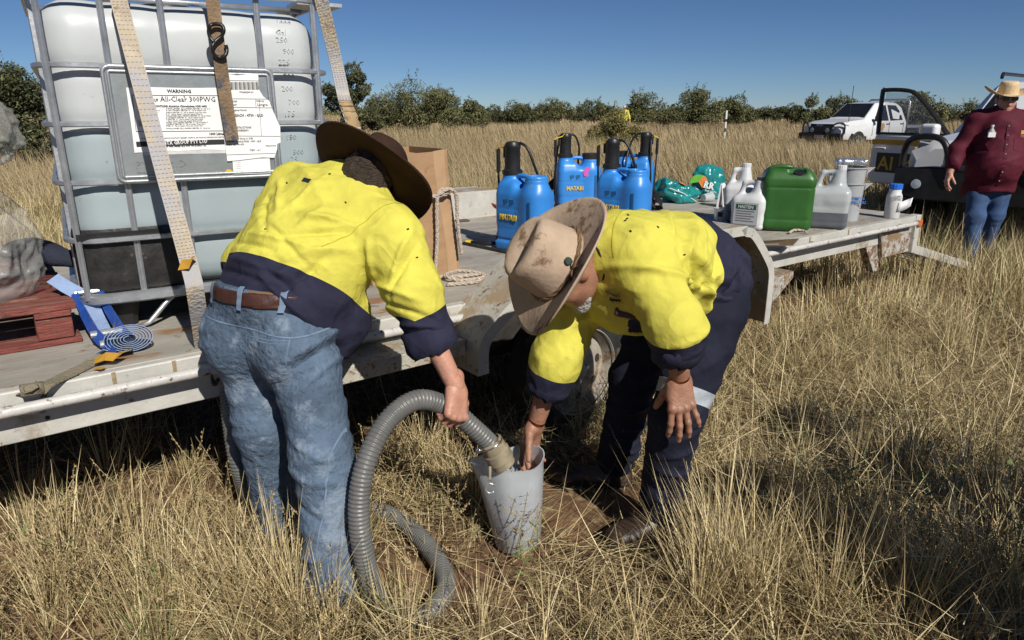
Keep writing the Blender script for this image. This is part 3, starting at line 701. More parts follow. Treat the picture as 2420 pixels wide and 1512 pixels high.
# ---- containers at the tail
HDPE = M('white_hdpe', (.60, .61, .61), .42, var=.06, vs=5, bump=.05, bs=12)
CLEAR = M('cloudy_plastic', (.66, .70, .72), .3, var=.06, vs=5, trans=.45, bump=.05, bs=9)
CLEARD = M('cloudy_plastic_full', (.10, .11, .13), .35, var=.1, vs=5)
GREEN = M('green_plastic', (.028, .105, .02), .38, var=.14, vs=6, bump=.05, bs=14, spots=((.09, .13, .03), .2, 6), spots2=((.16, .13, .07), .1, 24))
WCAP = M('white_cap', (.62, .62, .62), .4, var=.05)
BCAP = M('blue_cap', (.02, .13, .55), .4, var=.06)
def ribcap(o, c, r, z0, z1, mat, n=30):
    m_ = MB(); rr = []
    for z, k in ((z0, 1), (z1 - .004, 1), (z1, .93)): rr.append([(c[0] + (r + (.0012 if i % 2 else -.0008)) * k * math.cos(2 * math.pi * i / n), c[1] + (r + (.0012 if i % 2 else -.0008)) * k * math.sin(2 * math.pi * i / n), z) for i in range(n)])
    m_.loft(rr); return m_.build('cap', mat, o)
def jug(name, label, px, py, ang, half, hgt, neck, mats, level=None, capm=WCAP, cat='jug', handle=True):
    """square blow-moulded jug with sloping shoulder and handle; neck at +x"""
    o = thing(name, label, cat, at(px, py, z=DECK) + V(0, 0, .001), R(ang)); hx, hy = half
    zs = hgt * .62
    b = rbox((0, 0, zs / 2 + .0), None, (hx, hy, zs / 2 + .0), .03)
    b = union([b, rc((hx * .25, 0, zs - .05), (neck, 0, hgt * .9), min(hx, hy) * .86, .034), rbox((0, 0, zs - .05), None, (hx, hy, .06), .045), cyl((neck, 0), .028, hgt * .82, hgt * .955)], [0, .05, .03, .012])
    if handle:
        b = union([b, rc((-hx * .72, 0, zs - .01), (-hx * .45, 0, hgt * .88), .019, .017), rc((-hx * .45, 0, hgt * .88), (neck - .02, 0, hgt * .9), .017, .018)], [0, .03, .02])
    sh = mod(b, lambda p: .003 * np.exp(-((p[:, 2] - hgt * .11) / .006) ** 2) - .0015 * vnoise(p, 25.))
    if level: body = soft('body', sh, .0085, mats, o, cuts=[((0, 0, level), (0, 0, 1))], matfn=lambda c: (c[:, 2] < level).astype(int), world=False)
    else: body = soft('body', sh, .0085, mats, o, world=False)
    ribcap(o, (neck, 0), .032, hgt * .93, hgt, capm); return o
jug('water_jug', 'tall white plastic jug with white cap behind the green labelled bottle', 1742, 521, -20, (.105, .085), .425, .03, [HDPE, M('jug_tint', (.25, .25, .24), .4)], .13)
o = jug('adjuvant_bottle', 'white plastic bottle with green labelled band in front of the jugs', 1768, 540, -38, (.115, .075), .36, .06, [HDPE], None, M('foil_cap', (.03, .03, .035), .15))
m_ = MB(); m_.bx(-.085, .085, -.089, -.074, .04, .19); lb = m_.build('label', M('grey_label', (.42, .43, .44), .6, var=.06), o)
m_ = MB(); m_.bx(-.07, .07, -.0905, -.0888, .145, .178); m_.build('label_band', M('label_green', (.02, .09, .05), .5), lb)
text('HASTEN', .03, M('label_white', (.6, .62, .6), .5), lb, mat4((-.055, -.0912, .151), (1, 0, 0), (0, 0, 1)), bold=.0006, sx=.95)
for k in range(5):
    m_ = MB(); m_.bx(-.068, .06 - .02 * (k % 2), -.0902, -.0892, .128 - k * .017, .134 - k * .017); m_.build('printed_line', M('label_grey_ink', (.14, .15, .15), .6), lb)
m_ = MB(); m_.tube([(.1155, -.03, .02), (.118, -.03, .18), (.116, -.02, .27), (.085, .0, .31)], .003, 6); m_.build('sight_strip', M('sight_strip', (.05, .05, .06), .4), o)
# green drum
o = thing('green_drum', 'dark green square plastic drum with black cap', 'jerrycan', at(1848, 541, z=DECK) + V(0, 0, .001), R(-14))
b = rbox((0, 0, .17), None, (.17, .14, .17), .05); b = union([b, rbox((0, 0, .335), None, (.172, .142, .05), .045)], .02)
b = union([b, rbox((0, 0, .37), None, (.15, .12, .05), .04)], .03)
b = sub(b, rbox((.035, -.10, .435), None, (.06, .07, .05), .02)); b = sub(b, rbox((-.03, .0, .452), None, (.02, .12, .03), .014))
b = mod(b, lambda p: .005 * np.exp(-((p[:, 2] - .30) / .007) ** 2) + .005 * np.exp(-((p[:, 2] - .085) / .007) ** 2) - .002 * vnoise(p, 9.))
soft('body', b, .0095, GREEN, o, world=False)
m_ = MB(); m_.lathe([(.036, 0), (.038, .02), (.036, .028), (.0005, .029)], 24, (.055, -.088, .378), frame((1, 0, 0), (0, -.45, 1))); m_.build('cap', BLACKP, o, smooth=True, auto=40)
m_ = MB(); m_.tube(spline([(-.13, -.02, .405), (-.10, -.02, .425), (-.02, -.02, .43), (.02, -.01, .425)], 4), .016, 10); m_.build('handle', GREEN, o, smooth=True)
o = jug('liquid_jug', 'translucent plastic jug with dark liquid in the bottom and white cap', 1950, 537, -22, (.13, .095), .435, .055, [CLEAR, CLEARD], .115)
m_ = MB(); m_.bx(-.125, -.02, -.0968, -.0958, .20, .203); m_.build('level_line', GREYINK, o)
# stack of measuring jugs with foil on top
o = thing('measuring_jugs', 'stack of clear measuring jugs with a foil bag on top', 'jug', at(1998, 520, z=DECK) + V(0, 0, .001), R(-15))
FROST = M('frosted_plastic', (.58, .60, .62), .3, var=.05, trans=.45, bump=.04, bs=10)
for k in range(2):
    m_ = MB(); z = k * .115
    m_.lathe([(.082, .0 + z), (.095, .27 + z), (.104, .272 + z), (.104, .278 + z), (.097, .28 + z), (.091, .27 + z), (.078, .008 + z)], 32, cap=False); m_.lathe([(.082, 0 + z), (.0005, 0 + z)], 32, cap=False)
    j = m_.build('jug_shell', FROST, o, smooth=True, auto=40)
    m_ = MB(); m_.prism([(.098, -.03, .275 + z), (.15, 0, .278 + z), (.098, .03, .275 + z), (.094, .02, .225 + z), (.094, -.02, .225 + z)], (0, 0, .004)); m_.build('spout', FROST, j)
    m_ = MB(); m_.tube(spline([(-.09, 0, .25 + z), (-.14, 0, .25 + z), (-.15, 0, .2 + z), (-.13, 0, .10 + z), (-.085, 0, .08 + z)], 5), .011, 8); m_.build('handle', FROST, j, smooth=True)
for k, s in enumerate(('PUMPS &', 'SPRAYERS')): text(s, .03, M('blue_print', (.03, .16, .55), .5), o, mat4((-.0, -.0955 - .0, .165 - k * .03), (1, .12, 0), (0, 0, 1)), bold=.0008, sx=.8)
soft('foil_bag', folds(rbox((-.02, 0, .425), frame((1, 0, .1), (0, .1, 1)), (.105, .085, .03), .025), [], [(.009, 16., (1, 1, 1)), (.006, 40., (1, 1, 1))]), .0065, M('foil', (.72, .73, .75), .2, metal=.85, var=.1, bump=.4, bs=25), o, world=False)
# bottle with blue cap and curled label
o = thing('chemical_bottle', 'small white bottle with blue cap and a loose curled label', 'bottle', at(2105, 515, z=DECK) + V(0, 0, .001), R(0))
m_ = MB(); m_.lathe([(.05, 0), (.055, .006), (.056, .16), (.054, .175), (.044, .195), (.043, .232)], 32); m_.build('body', HDPE, o, smooth=True, auto=40)
ribcap(o, (0, 0), .047, .222, .262, BCAP)
m_ = MB(); q = [(.0, -.062), (.025, -.060), (.05, -.052), (.07, -.05), (.085, -.058), (.095, -.07)]
m_.add([(a, b, .055 + .006 * i * i * .3) for i, (a, b) in enumerate(q)] + [(a + .01, b, .125 + .008 * i) for i, (a, b) in enumerate(q)], [(i, i + 1, len(q) + i + 1, len(q) + i) for i in range(len(q) - 1)]); m_.build('loose_label', M('paper_white', (.72, .72, .74), .6, var=.04), o, smooth=True, solid=.001)
for k in range(3): text('BE CAREFUL READ'[k * 3:k * 3 + 9], .012, INK, o, mat4((-.035, -.0575, .17 - k * .014), (1, .0, 0), (0, 0, 1)))
# small measuring cup with handle
o = thing('measuring_cup', 'small clear measuring cup with loop handle near the mudguard', 'cup', at(1702, 523, z=DECK) + V(0, 0, .001), R(-20))
m_ = MB(); m_.lathe([(.045, .0), (.056, .10), (.059, .10), (.055, .097), (.043, .004)], 24, cap=False); m_.lathe([(.045, 0), (.0005, 0)], 24, cap=False); m_.build('cup_wall', FROST, o, smooth=True, auto=40)
m_ = MB(); m_.tube(spline([(.05, 0, .085), (.085, -.01, .085), (.10, -.01, .06), (.09, -.01, .02), (.05, 0, .015)], 5), .007, 8); m_.build('handle', FROST, o, smooth=True)
m_ = MB(); m_.bx(-.02, .015, -.0535, -.052, .04, .075); m_.build('label', INK, o)
o = thing('cup', 'cloudy plastic cup lying on its side by the teal bags', 'cup', at(1660, 478, z=DECK) + V(0, 0, .04), 0, rot=Matrix.Rotation(R(35), 3, 'Z') @ Matrix.Rotation(R(90), 3, 'Y'))
m_ = MB(); m_.lathe([(.0005, 0), (.032, 0), (.045, .11), (.043, .11), (.03, .004)], 20, cap=False); m_.build('cup_wall', CLEAR, o, smooth=True, auto=40)
# stack of folded paper standing by the jug
m_ = MB(); q = at(1700, 488, z=DECK); m_.T = Matrix.Translation(q) @ Matrix.Rotation(R(-30), 4, 'Z')
m_.box((0, 0, .10), (.012, .11, .20), Matrix.Rotation(R(6), 3, 'Y')); m_.box((.03, 0, .095), (.006, .115, .19), Matrix.Rotation(R(-8), 3, 'Y'))
m_.mi = 1; m_.box((.055, .01, .085), (.004, .12, .17), Matrix.Rotation(R(-14), 3, 'Y'))
setp(m_.build('paper_bag', [M('paper_white', (.72, .72, .74), .6), M('paper_grey', (.2, .2, .2), .7)]), 'white folded paper packet propped beside the tall jug', 'packet')
# teal pellet bags
TEAL = M('teal_film', (.012, .20, .20), .22, var=.15, vs=7, bump=.25, bs=12, coat=.3)
def bag(name, label, px, py, ang, half, tilt, seed, extra):
    o = thing(name, label, 'bag', at(px, py, z=DECK) + V(0, 0, .0), R(ang))
    Rm = Matrix.Rotation(R(tilt), 3, 'Y')
    sh = folds(union([rbox(Rm @ V(0, 0, .09 + (half[2] - .06) * .6), Rm, half, half[2] * .6), el(Rm @ V(half[0] * .2, 0, .06), Rm, (half[0] * .8, half[1] * .95, .075))], .05), [], [(.020, 8., (1, 1, 1)), (.013, 22., (1, .6, 1)), (.006, 45., (1, 1, 1))])
    fn, lo, hi = sh
    body = soft('film', ((lambda p: np.maximum(fn(p), .004 - p[:, 2])), lo, hi), .008, TEAL, o, world=False)
    extra(o, Rm, half); return o
def ex1(o, Rm, h):
    m_ = MB(); m_.tube([Rm @ V(-h[0] * .8, -h[1] - .004, .105), Rm @ V(0, -h[1] - .012, .10), Rm @ V(h[0] * .9, -h[1] * .95, .07)], .004, 6); m_.build('white_stripe', WCAP, o)
    m_ = MB(); m_.prism([Rm @ V(-.06, -.09, .178), Rm @ V(.01, -.095, .17), Rm @ V(.02, -.03, .185), Rm @ V(-.05, -.02, .19)], (0, 0, .006)); m_.build('orange_print', M('orange_print', (.65, .2, .04), .4), o)
bag('pellet_bag', 'teal plastic pellet bag with white stripe lying next to the sprayer', 1590, 479, 18, (.185, .10, .075), 18, 1, ex1)
def ex2(o, Rm, h):
    for nm, c, r, a0, a1 in (('orange_print', (.62, .22, .05), .085, -60, 60), ('green_print', (.12, .36, .04), .085, 60, 190)):
        m_ = MB(); pts = [V(-.06, -.0, .165)]
        for k in range(9): a = R(a0 + (a1 - a0) * k / 8); pts.append(V(-.06 + r * math.cos(a), -.0, .165 + r * .8 * math.sin(a)))
        pts = [V(q.x, -.078 + .0 * q.x, q.z) for q in pts]; m_.prism(pts, (0, .012, 0)); m_.build(nm, M(nm, c, .4), o)
    text('RR', .085, M('bag_white', (.62, .66, .66), .4), o, mat4((-.02, -.088, .12), (1, 0, -.25), (.25, 0, 1)), bold=.003, depth=.004)
    text('bag more', .03, M('bag_white', (.62, .66, .66), .4), o, mat4((.0, -.088, .085), (1, 0, -.22), (.22, 0, 1)), depth=.004)
bag('pellet_bag', 'upright teal plastic pellet bag with green and orange print', 1655, 470, 5, (.16, .062, .165), 22, 2, ex2)
m_ = soft('crumpled_wrapper', folds(el(at(1628, 470, z=DECK) + V(0, 0, .05), None, (.10, .07, .06)), [], [(.014, 14., (1, 1, 1)), (.008, 40., (1, 1, 1))]), .007, M('clear_wrapper', (.45, .5, .56), .2, var=.3, vs=14, spots=((.5, .12, .12), .15, 18), spots2=((.05, .25, .5), .3, 9)), None)
setp(m_, 'crumpled clear wrapper between the two teal bags', 'wrapper')
# papers, board, bits
o = thing('clipboard', 'brown board with a white paper sheet at the deck edge', 'clipboard', at(1822, 578, z=DECK) + V(0, 0, .004), TH - R(28))
m_ = MB(); m_.prism([(-.16, -.06, 0), (.10, -.075, .0), (.20, .03, .018), (-.06, .05, .005)], (0, 0, .006)); m_.build('board', M('brown_board', (.10, .065, .035), .6, var=.3), o)
m_ = MB(); m_.prism([(-.17, -.04, .009), (.02, -.055, .008), (.05, .05, .012), (-.12, .05, .009)], (0, 0, .001)); m_.build('sheet', M('paper_white', (.72, .72, .74), .6), o)
o = thing('rope_end', 'short frayed rope end lying by the green drum', 'rope', at(1880, 553, z=DECK) + V(0, 0, .012), .4)
rope([(-.06, 0, 0), (0, .02, .012), (.05, 0, .01), (.06, -.04, 0)], 'strand', o, r=.008)
o = thing('funnel', 'small red funnel on the far mudguard edge', 'funnel', at(1160, 508, z=DECK) + V(0, 0, .0), .3, rot=Matrix.Rotation(R(20), 3, 'Y'))
m_ = MB(); m_.lathe([(.058, .06), (.06, .07), (.056, .07), (.02, .02), (.012, .015), (.01, -.02), (.008, -.02)], 24, (0, 0, .03), cap=False); m_.build('cone', M('red_plastic', (.30, .06, .035), .45), o, smooth=True, auto=40)
m_ = MB(); m_.bx(-.05, .05, -.035, .035, .0, .012); m_.T = None
o = m_.build('phone_case', M('brown_case', (.09, .05, .04), .6), bevel=.006); o.location = at(1092, 523, z=DECK) + V(0, 0, .001); o.rotation_euler = (0, 0, .5); setp(o, 'small brown flat case lying on the deck behind the box', 'case')
o = thing('hand_tool', 'black hand tool with yellow end lying on the deck', 'tool', at(1150, 581, z=DECK) + V(0, 0, .014), R(-22))
m_ = MB(); m_.tube([(-.11, 0, 0), (-.06, 0, .002), (.0, .0, .004), (.10, .01, .006)], [.012, .014, .012, .009], 10); m_.build('grip', BLACKP, o, smooth=True)
m_ = MB(); m_.tube([(-.14, 0, 0), (-.105, 0, 0)], .0135, 10); m_.build('yellow_end', YEL, o, smooth=True, auto=40)
o = MB(); a, b = at(1095, 578, z=DECK), at(1200, 600, z=DECK); o.bar(a + V(0, 0, .01), b + V(0, 0, .01), .02, .016); setp(o.build('steel_bar', DARK, bevel=.002), 'thin black steel bar on the deck near the mudguard', 'bar')

# ================================================================ straps over the tank
WEB = M('cream_webbing', (.46, .39, .29), .9, var=.14, vs=12, bump=.5, bs=90, spots=((.2, .13, .08), .24, 9), spots2=((.38, .37, .38), .5, 3))
WEBD = M('brown_webbing', (.22, .15, .09), .9, var=.25, vs=10, bump=.5, bs=110, spots=((.07, .08, .10), .3, 6))
WEBG = M('olive_webbing', (.22, .19, .13), .9, var=.18, vs=12, bump=.6, bs=110, spots=((.12, .09, .06), .25, 11))
STITCH = M('strap_thread', (.17, .15, .13), .9)
def strap_weave(o, pts, side, wd, n, off=.0024):
    """rows of dark stitches across a strap"""
    m_ = MB(); L = len(pts)
    for i in range(n):
        f = (i + .5) / n * (L - 1); k = int(f); p_ = Vector(pts[k]).lerp(Vector(pts[min(k + 1, L - 1)]), f - k); t = (Vector(pts[min(k + 1, L - 1)]) - Vector(pts[k])).normalized()
        s_ = Vector(side); s_ = (s_ - t * s_.dot(t)).normalized(); q = t.cross(s_); q = q if q.y < 0 else -q
        for j in range(4):
            x = (-.5 + (j + .18 + (.18 if i % 2 else 0)) / 4.2) * wd; c = p_ + s_ * x + q * off
            m_.add([c, c + s_ * wd * .15, c + s_ * wd * .15 + t * .0022, c + t * .0022], [(0, 1, 2, 3)])
    ob = m_.build('stitching', STITCH, o, world=True); ob['kind'] = 'stuff'; return ob
fd = IM.to_3x3() @ V(1, 0, 0); fn_ = IM.to_3x3() @ V(0, -1, 0)
top = IM @ (onface(285, -40) + V(0, -.02, .06)); hook = at(482, 838, z=.665)
top2 = IM @ V((IMi @ top).x, .25, 1.235)
pA = [IM @ V((IMi @ top).x, 1.22, 1.18), IM @ V((IMi @ top).x, 1.17, 1.235), top2, IM @ V((IMi @ top).x, .02, 1.235), IM @ (onface(279, -6, .02)), at(375, 360, d=2.27), at(447, 625, d=2.235), at(463, 700, d=2.24), hook]
o = thing('ratchet_strap', 'long dirty cream strap running from the tank top down to a hook on the rail', 'strap', hook)
pts = pA[:4] + spline(pA[4:], 10); m_ = MB(); m_.ribbon(pts, fd, .053, .004); m_.build('webbing', WEB, o, world=True)
strap_weave(o, spline(pA[4:8], 10), fd, .052, 92)
m_ = MB(); q = at(442, 622, d=2.22); m_.ribbon([q + V(-.02, 0, -.012), q + V(.0, -.012, .0), q + V(.015, 0, .012), q + V(.02, .01, .02)], (.8, 0, .6), .035, .001); m_.build('tag', M('amber_tag', (.50, .27, .03), .6, var=.1), o, world=True, label='small amber tag on the strap')
m_ = MB(); h = hook; m_.tube(spline([h + V(-.022, -.01, .02), h + V(-.03, -.015, -.01), h + V(-.012, -.03, -.06), h + V(.02, -.03, -.09), h + V(.045, -.02, -.07)], 6), .0055, 8)
m_.build('hook', CHROME, o, smooth=True, world=True)
m_ = MB(); m_.tube(spline([h + V(.03, -.03, -.055), h + V(.04, -.04, -.10), h + V(.055, -.03, -.08)], 5), .006, 8); m_.build('keeper', DARK, o, smooth=True, world=True)
# middle tail with S hook
o = thing('strap_tail', 'brown stained strap tail with black S hook hanging over the tank labels', 'strap', IM @ onface(500, 30, .03))
pB = [IM @ V(onface(500, 0).x, .3, 1.228), IM @ V(onface(500, 0).x, .0, 1.228), IM @ onface(500, -20, .026), IM @ onface(517, 120, .04), IM @ onface(531, 220, .043), IM @ onface(549, 331, .046)]
pts = pB[:2] + spline(pB[2:], 8); m_ = MB(); m_.ribbon(pts, fd, .047, .004); m_.build('webbing', WEBD, o, world=True)
m_ = MB(); hk = [(505, 100), (496, 88), (493, 72), (498, 60), (510, 57), (524, 60), (529, 72), (523, 86), (510, 97), (502, 110), (505, 127), (519, 136), (532, 131), (536, 118), (533, 106)]
m_.tube(spline([IM @ onface(x, y, .058 + .006 * (i % 3 == 0)) for i, (x, y) in enumerate(hk)], 5), .0068, 8); m_.build('s_hook', M('black_coated_steel', (.012, .012, .013), .35), o, smooth=True, world=True)
# right strap with ruched sleeve
tR = IM @ onface(757, -10, .02); eR = TW(1.95, .0, .70)
pC = [IM @ V(onface(757, 0).x, 1.2, 1.2), IM @ V(onface(757, 0).x, .1, 1.235), tR, at(795, 150, d=2.84), at(815, 240, d=2.80), at(838, 305, d=2.76), at(880, 480, d=2.70), TW(.95, -.02, .665)]
o = thing('ratchet_strap', 'cream strap with a ruched canvas sleeve at the right corner of the tank', 'strap', pC[-1])
pts = pC[:2] + spline(pC[2:6], 10); m_ = MB(); m_.ribbon(pts, fd, .053, .004); m_.build('webbing', WEB, o, world=True)
strap_weave(o, spline(pC[2:5], 10), fd, .052, 50)
q = spline(pC[4:], 16); m_ = MB(); m_.ribbon([p_ + fn_ * .006 * math.sin(i * 1.9) for i, p_ in enumerate(q)], [fd + V(0, 0, .25 * math.sin(i * 2.6)) for i in range(len(q))], [.052 + .006 * math.sin(i * 2.3) for i in range(len(q))], .010)
m_.build('sleeve', M('tan_canvas', (.40, .28, .15), .9, var=.2, vs=14, bump=.5, bs=40), o, world=True, smooth=True)

# ================================================================ red pallet and the things on it
REDW = M('red_pallet_wood', (.20, .055, .042), .85, var=.35, vs=5, bump=.5, bs=18, spots=((.24, .15, .10), .4, 4, 1), spots2=((.06, .04, .035), .3, 9), streak=(1.2, 9, 9))
o = thing('pallet', 'worn red wooden pallet beside the tank', 'pallet', TW(.272, .40), TH)
PW, PD = 1.16, 1.1
for k in range(7):
    m_ = MB(); m_.bx(-PW, -.004 * (k % 3), k * .163, k * .163 + (.125 if k % 2 else .14), .125, .147 + .002 * (k % 2)); m_.build('deck_board', REDW, o, bevel=.004)
for x in (-.02, -.53, -1.04):
    for y in (.01, .50, .98):
        m_ = MB(); m_.bx(x - .11, x, y, y + .10, .022, .103); m_.build('block', REDW, o, bevel=.005)
    m_ = MB(); m_.bx(x - .11, x, .0, PD, .1035, .1245); m_.build('stringer', REDW, o, bevel=.003)
for y in (.0, .49, .97):
    m_ = MB(); m_.bx(-PW, .0, y, y + .11, .001, .0215); m_.build('bottom_board', REDW, o, bevel=.004)
# black tool case
q = TW(-.22, 1.02, DECK + .149)
o = thing('tool_case', 'black moulded plastic case on the red pallet', 'case', q, TH + R(6))
b = union([rbox((0, 0, .10), None, (.23, .17, .10), .025), rbox((.0, 0, .25), None, (.225, .165, .05), .03)], .01)
b = sub(b, rbox((.14, -.17, .24), None, (.05, .04, .09), .01)); b = sub(b, rbox((-.12, -.17, .15), None, (.05, .02, .05), .01))
soft('shell', mod(b, lambda p: .006 * np.exp(-((p[:, 2] - .2) / .006) ** 2)), .014, BLACKP, o, world=False)
for x in (-.12, .1):
    m_ = MB(); m_.bx(x - .025, x + .025, -.185, -.171, .17, .23); m_.build('latch', BLACKP, o, bevel=.004)
# clear film bundles
FILM = M('clear_film', (.40, .40, .385), .25, var=.1, vs=6, bump=.3, bs=30, alpha=.42)
def filmsheet(name, label, c, rx, rz, seed, lean=0.):
    """thin crumpled sheet, open at the back"""
    nu, nv = 90, 80; r_ = np.random.default_rng(seed); U, Vv = np.meshgrid(np.linspace(-1.9, 1.9, nu), np.linspace(-1, 1, nv)); prf = np.clip(1 - np.abs(Vv) ** 2.6, 0, 1) ** .5
    q = np.stack([U.ravel() * .9 + seed, Vv.ravel() * .8, np.full(U.size, seed * .7)], 1).astype(np.float32); sh_ = q + .35 * np.stack([vnoise(q, 1.4), vnoise(q + 9, 1.4), 0 * q[:, 0]], 1)
    rid = lambda f_, o_: .5 - np.abs(vnoise(sh_ * A((1.5, .8, 1)) + o_, f_))
    d = .17 * rid(1.7, 0.) + .10 * rid(4.1, 3.) + .055 * rid(9., 5.) + .03 * rid(19., 7.)
    rad = (.62 + .38 * prf.ravel()) * (1 + d * 1.5) * (.25 + .75 * prf.ravel()); X = c[0] + rx * rad * np.sin(U.ravel()); Yy = c[1] - rx * .8 * rad * np.cos(U.ravel()) ; Z = c[2] + rz * Vv.ravel() + .10 * rz * vnoise(q, 2.2) + lean * U.ravel() * .02
    f = np.array([(j * nu + i, j * nu + i + 1, (j + 1) * nu + i + 1, (j + 1) * nu + i) for j in range(nv - 1) for i in range(nu - 1)])
    ob = obj_np(name, np.stack([X, Yy, Z], 1), f, FILM, None); return setp(ob, label, 'plastic sheet')
filmsheet('plastic_wrap', 'crumpled clear plastic sheet high at the left edge', V(-2.15, 2.28, 1.45), .46, .23, 3)
o = thing('carton_stack', 'stack of brown cartons on the pallet under the plastic sheet', 'box', TW(-.68, .62, DECK + .15), TH + R(3))
for k in range(3):
    m_ = MB(); m_.bx(-.19, .19, -.17, .19, k * .205, k * .205 + .2); m_.build('carton', CARD, o, bevel=.004)
filmsheet('plastic_wrap', 'clear plastic bag slumped on the front of the red pallet', at(-68, 590, Y=2.46), .20, .25, 8)
GLV = M('navy_cloth', (.016, .02, .035), .9, var=.3, vs=9, bump=.4, bs=40)
q = at(105, 605, Y=2.75)
ob = soft('work_glove', folds(union([el(q + V(-.08, .05, .0), None, (.12, .08, .06)), rc(q, q + V(.10, .02, -.035), .035, .02), rc(q + V(.02, .03, .0), q + V(.13, .07, -.03), .03, .018)], .03), [], [(.008, 20., (1, 1, 1))]), .008, GLV, None); setp(ob, 'dark navy cloth bundle on the pallet beside the case', 'cloth')

# ---- blue ratchet with its coil of webbing and the olive strap to the rail
BSTEEL = M('blue_steel', (.02, .075, .33), .4, var=.15, vs=9, spots=((.20, .13, .07), .34, 16))
WEBB = M('blue_webbing', (.24, .33, .52), .85, var=.12, vs=10, bump=.4, bs=120)
o = thing('ratchet_tie_down', 'blue ratchet handle with coiled blue webbing and olive strap hooked on the rail', 'strap', at(255, 845, z=DECK))
h1 = [at(176, 693, z=DECK + .16), at(195, 735, z=DECK + .10), at(225, 790, z=DECK + .05), at(248, 812, z=DECK + .03), at(270, 838, z=DECK + .02)]
for dv in (V(0, 0, 0), V(.065, .045, .0)):
    m_ = MB(); m_.ribbon([q + dv for q in (h1 if dv.x == 0 else h1[:4])], (.4, .3, .85), [.026, .034, .04, .04, .03], .004); m_.build('handle_plate', BSTEEL, o, world=True)
m_ = MB(); m_.tube([h1[0], h1[0] + V(.065, .045, 0)], .008, 8); m_.build('grip_bar', GALV, o, world=True)
for k in (2, 3):
    m_ = MB(); m_.tube([h1[k] - V(.012, .008, 0), h1[k] + V(.075, .055, 0)], .013, 10); m_.build('spindle', GALV, o, world=True)
m_ = MB(); m_.ribbon(spline([h1[0] + V(-.09, .03, .05), h1[0] + V(-.04, .02, .02), h1[0] + V(.03, .02, -.03), h1[1] + V(.035, .025, -.04), h1[2] + V(.03, .02, -.03)], 5), (.7, .5, .1), .05, .003); m_.build('loose_webbing', WEBB, o, world=True)
cc = at(305, 800, z=DECK + .045); axd = nrm((.50, -.80, .28)); u1 = nrm(V(0, 0, 1) - axd * axd.z); u2 = axd.cross(u1); pts = []
for k in range(150):
    a = k * .27; r = .010 + .0011 * a * .95; pts.append(cc + u1 * r * math.cos(a) * .95 + u2 * r * math.sin(a) * 1.5)
pts += [pts[-1] + V(-.03, .0, .01), pts[-1] + V(-.06, -.0, .0)]
m_ = MB(); m_.ribbon(pts, axd, .05, .0022); m_.build('webbing_coil', WEBB, o, world=True)
a, b = at(268, 838, z=DECK + .012), at(75, 915, z=DECK + .0)
q = [a + V(.05, .03, .01), a, at(232, 850, z=DECK + .008), at(150, 890, z=DECK + .006), at(88, 918, z=DECK + .004), at(62, 925, z=DECK - .01), at(55, 935, z=DECK - .035)]
m_ = MB(); m_.ribbon(spline(q, 6), (.8, -.15, 0) if False else TM.to_3x3() @ V(.9, .45, 0), .05, .004); m_.build('olive_webbing', WEBG, o, world=True)
m_ = MB(); m_.tube([at(48, 925, z=DECK - .0), at(105, 915, z=DECK - .0)], .02, 12); m_.build('webbing_loop', WEBG, o, world=True, smooth=True)
q = at(250, 850, z=DECK + .02); m_ = MB(); m_.ribbon([q + V(-.03, -.01, -.0), q + V(0, .0, .012), q + V(.03, .01, .006), q + V(.05, .0, .018)], (.3, .9, .3), .045, .001); m_.build('tag', M('amber_tag', (.50, .27, .03), .6), o, world=True, label='crumpled amber tag')
m_ = MB(); m_.ribbon([q + V(-.01, -.045, -.012), q + V(.02, -.05, -.01)], (.3, .9, .0), .022, .001); m_.build('tag', M('amber_tag', (.50, .27, .03), .6), o, world=True)
for (x0, x1) in ((42, 48), (100, 112)):
    m_ = MB(); m_.tube(spline([at(x1, 915, z=DECK - .005), at((x0 + x1) / 2 - 3, 940, z=DECK - .04), at(x0 + 3, 975, z=.59), at(x0 + 14, 988, z=.575)], 5), .0065, 8); m_.build('claw_hook', DARK, o, smooth=True, world=True)
m_ = MB(); m_.tube([at(58, 978, z=.60), at(108, 968, z=.60)], .011, 8); m_.build('hook_spring', GALV, o, world=True, smooth=True)

# ================================================================ dry grass
def straw_mat(name, stops, rough=.75):
    m = bpy.data.materials.new(name); m.use_nodes = True; t = m.node_tree; b = t.nodes['Principled BSDF']
    a = t.nodes.new('ShaderNodeAttribute'); a.attribute_name = 'rnd'; r = t.nodes.new('ShaderNodeValToRGB')
    e = r.color_ramp.elements; e[0].position = stops[0][0]; e[0].color = (*stops[0][1], 1); e[1].position = stops[-1][0]; e[1].color = (*stops[-1][1], 1)
    for p, c in stops[1:-1]: q = e.new(p); q.color = (*c, 1)
    t.links.new(a.outputs['Fac'], r.inputs[0]); t.links.new(r.outputs[0], b.inputs['Base Color'])
    b.inputs['Roughness'].default_value = rough; b.inputs['Specular IOR Level'].default_value = .25
    return m
STRAW = straw_mat('dry_straw', [(0, (.045, .03, .015)), (.2, (.145, .101, .048)), (.45, (.32, .245, .12)), (.7, (.57, .455, .242)), (.9, (.81, .685, .41)), (.93, (.22, .24, .085)), (1, (.14, .18, .06))])
FIELD = straw_mat('dry_field_grass', [(0, (.16, .118, .062)), (.35, (.28, .215, .118)), (.7, (.39, .31, .175)), (1, (.50, .41, .25))])
def noise2(x, y, s, o=0.): return vnoise(np.stack([x + o, y + o * 1.7, np.full_like(x, o)], 1).astype(np.float32), s)
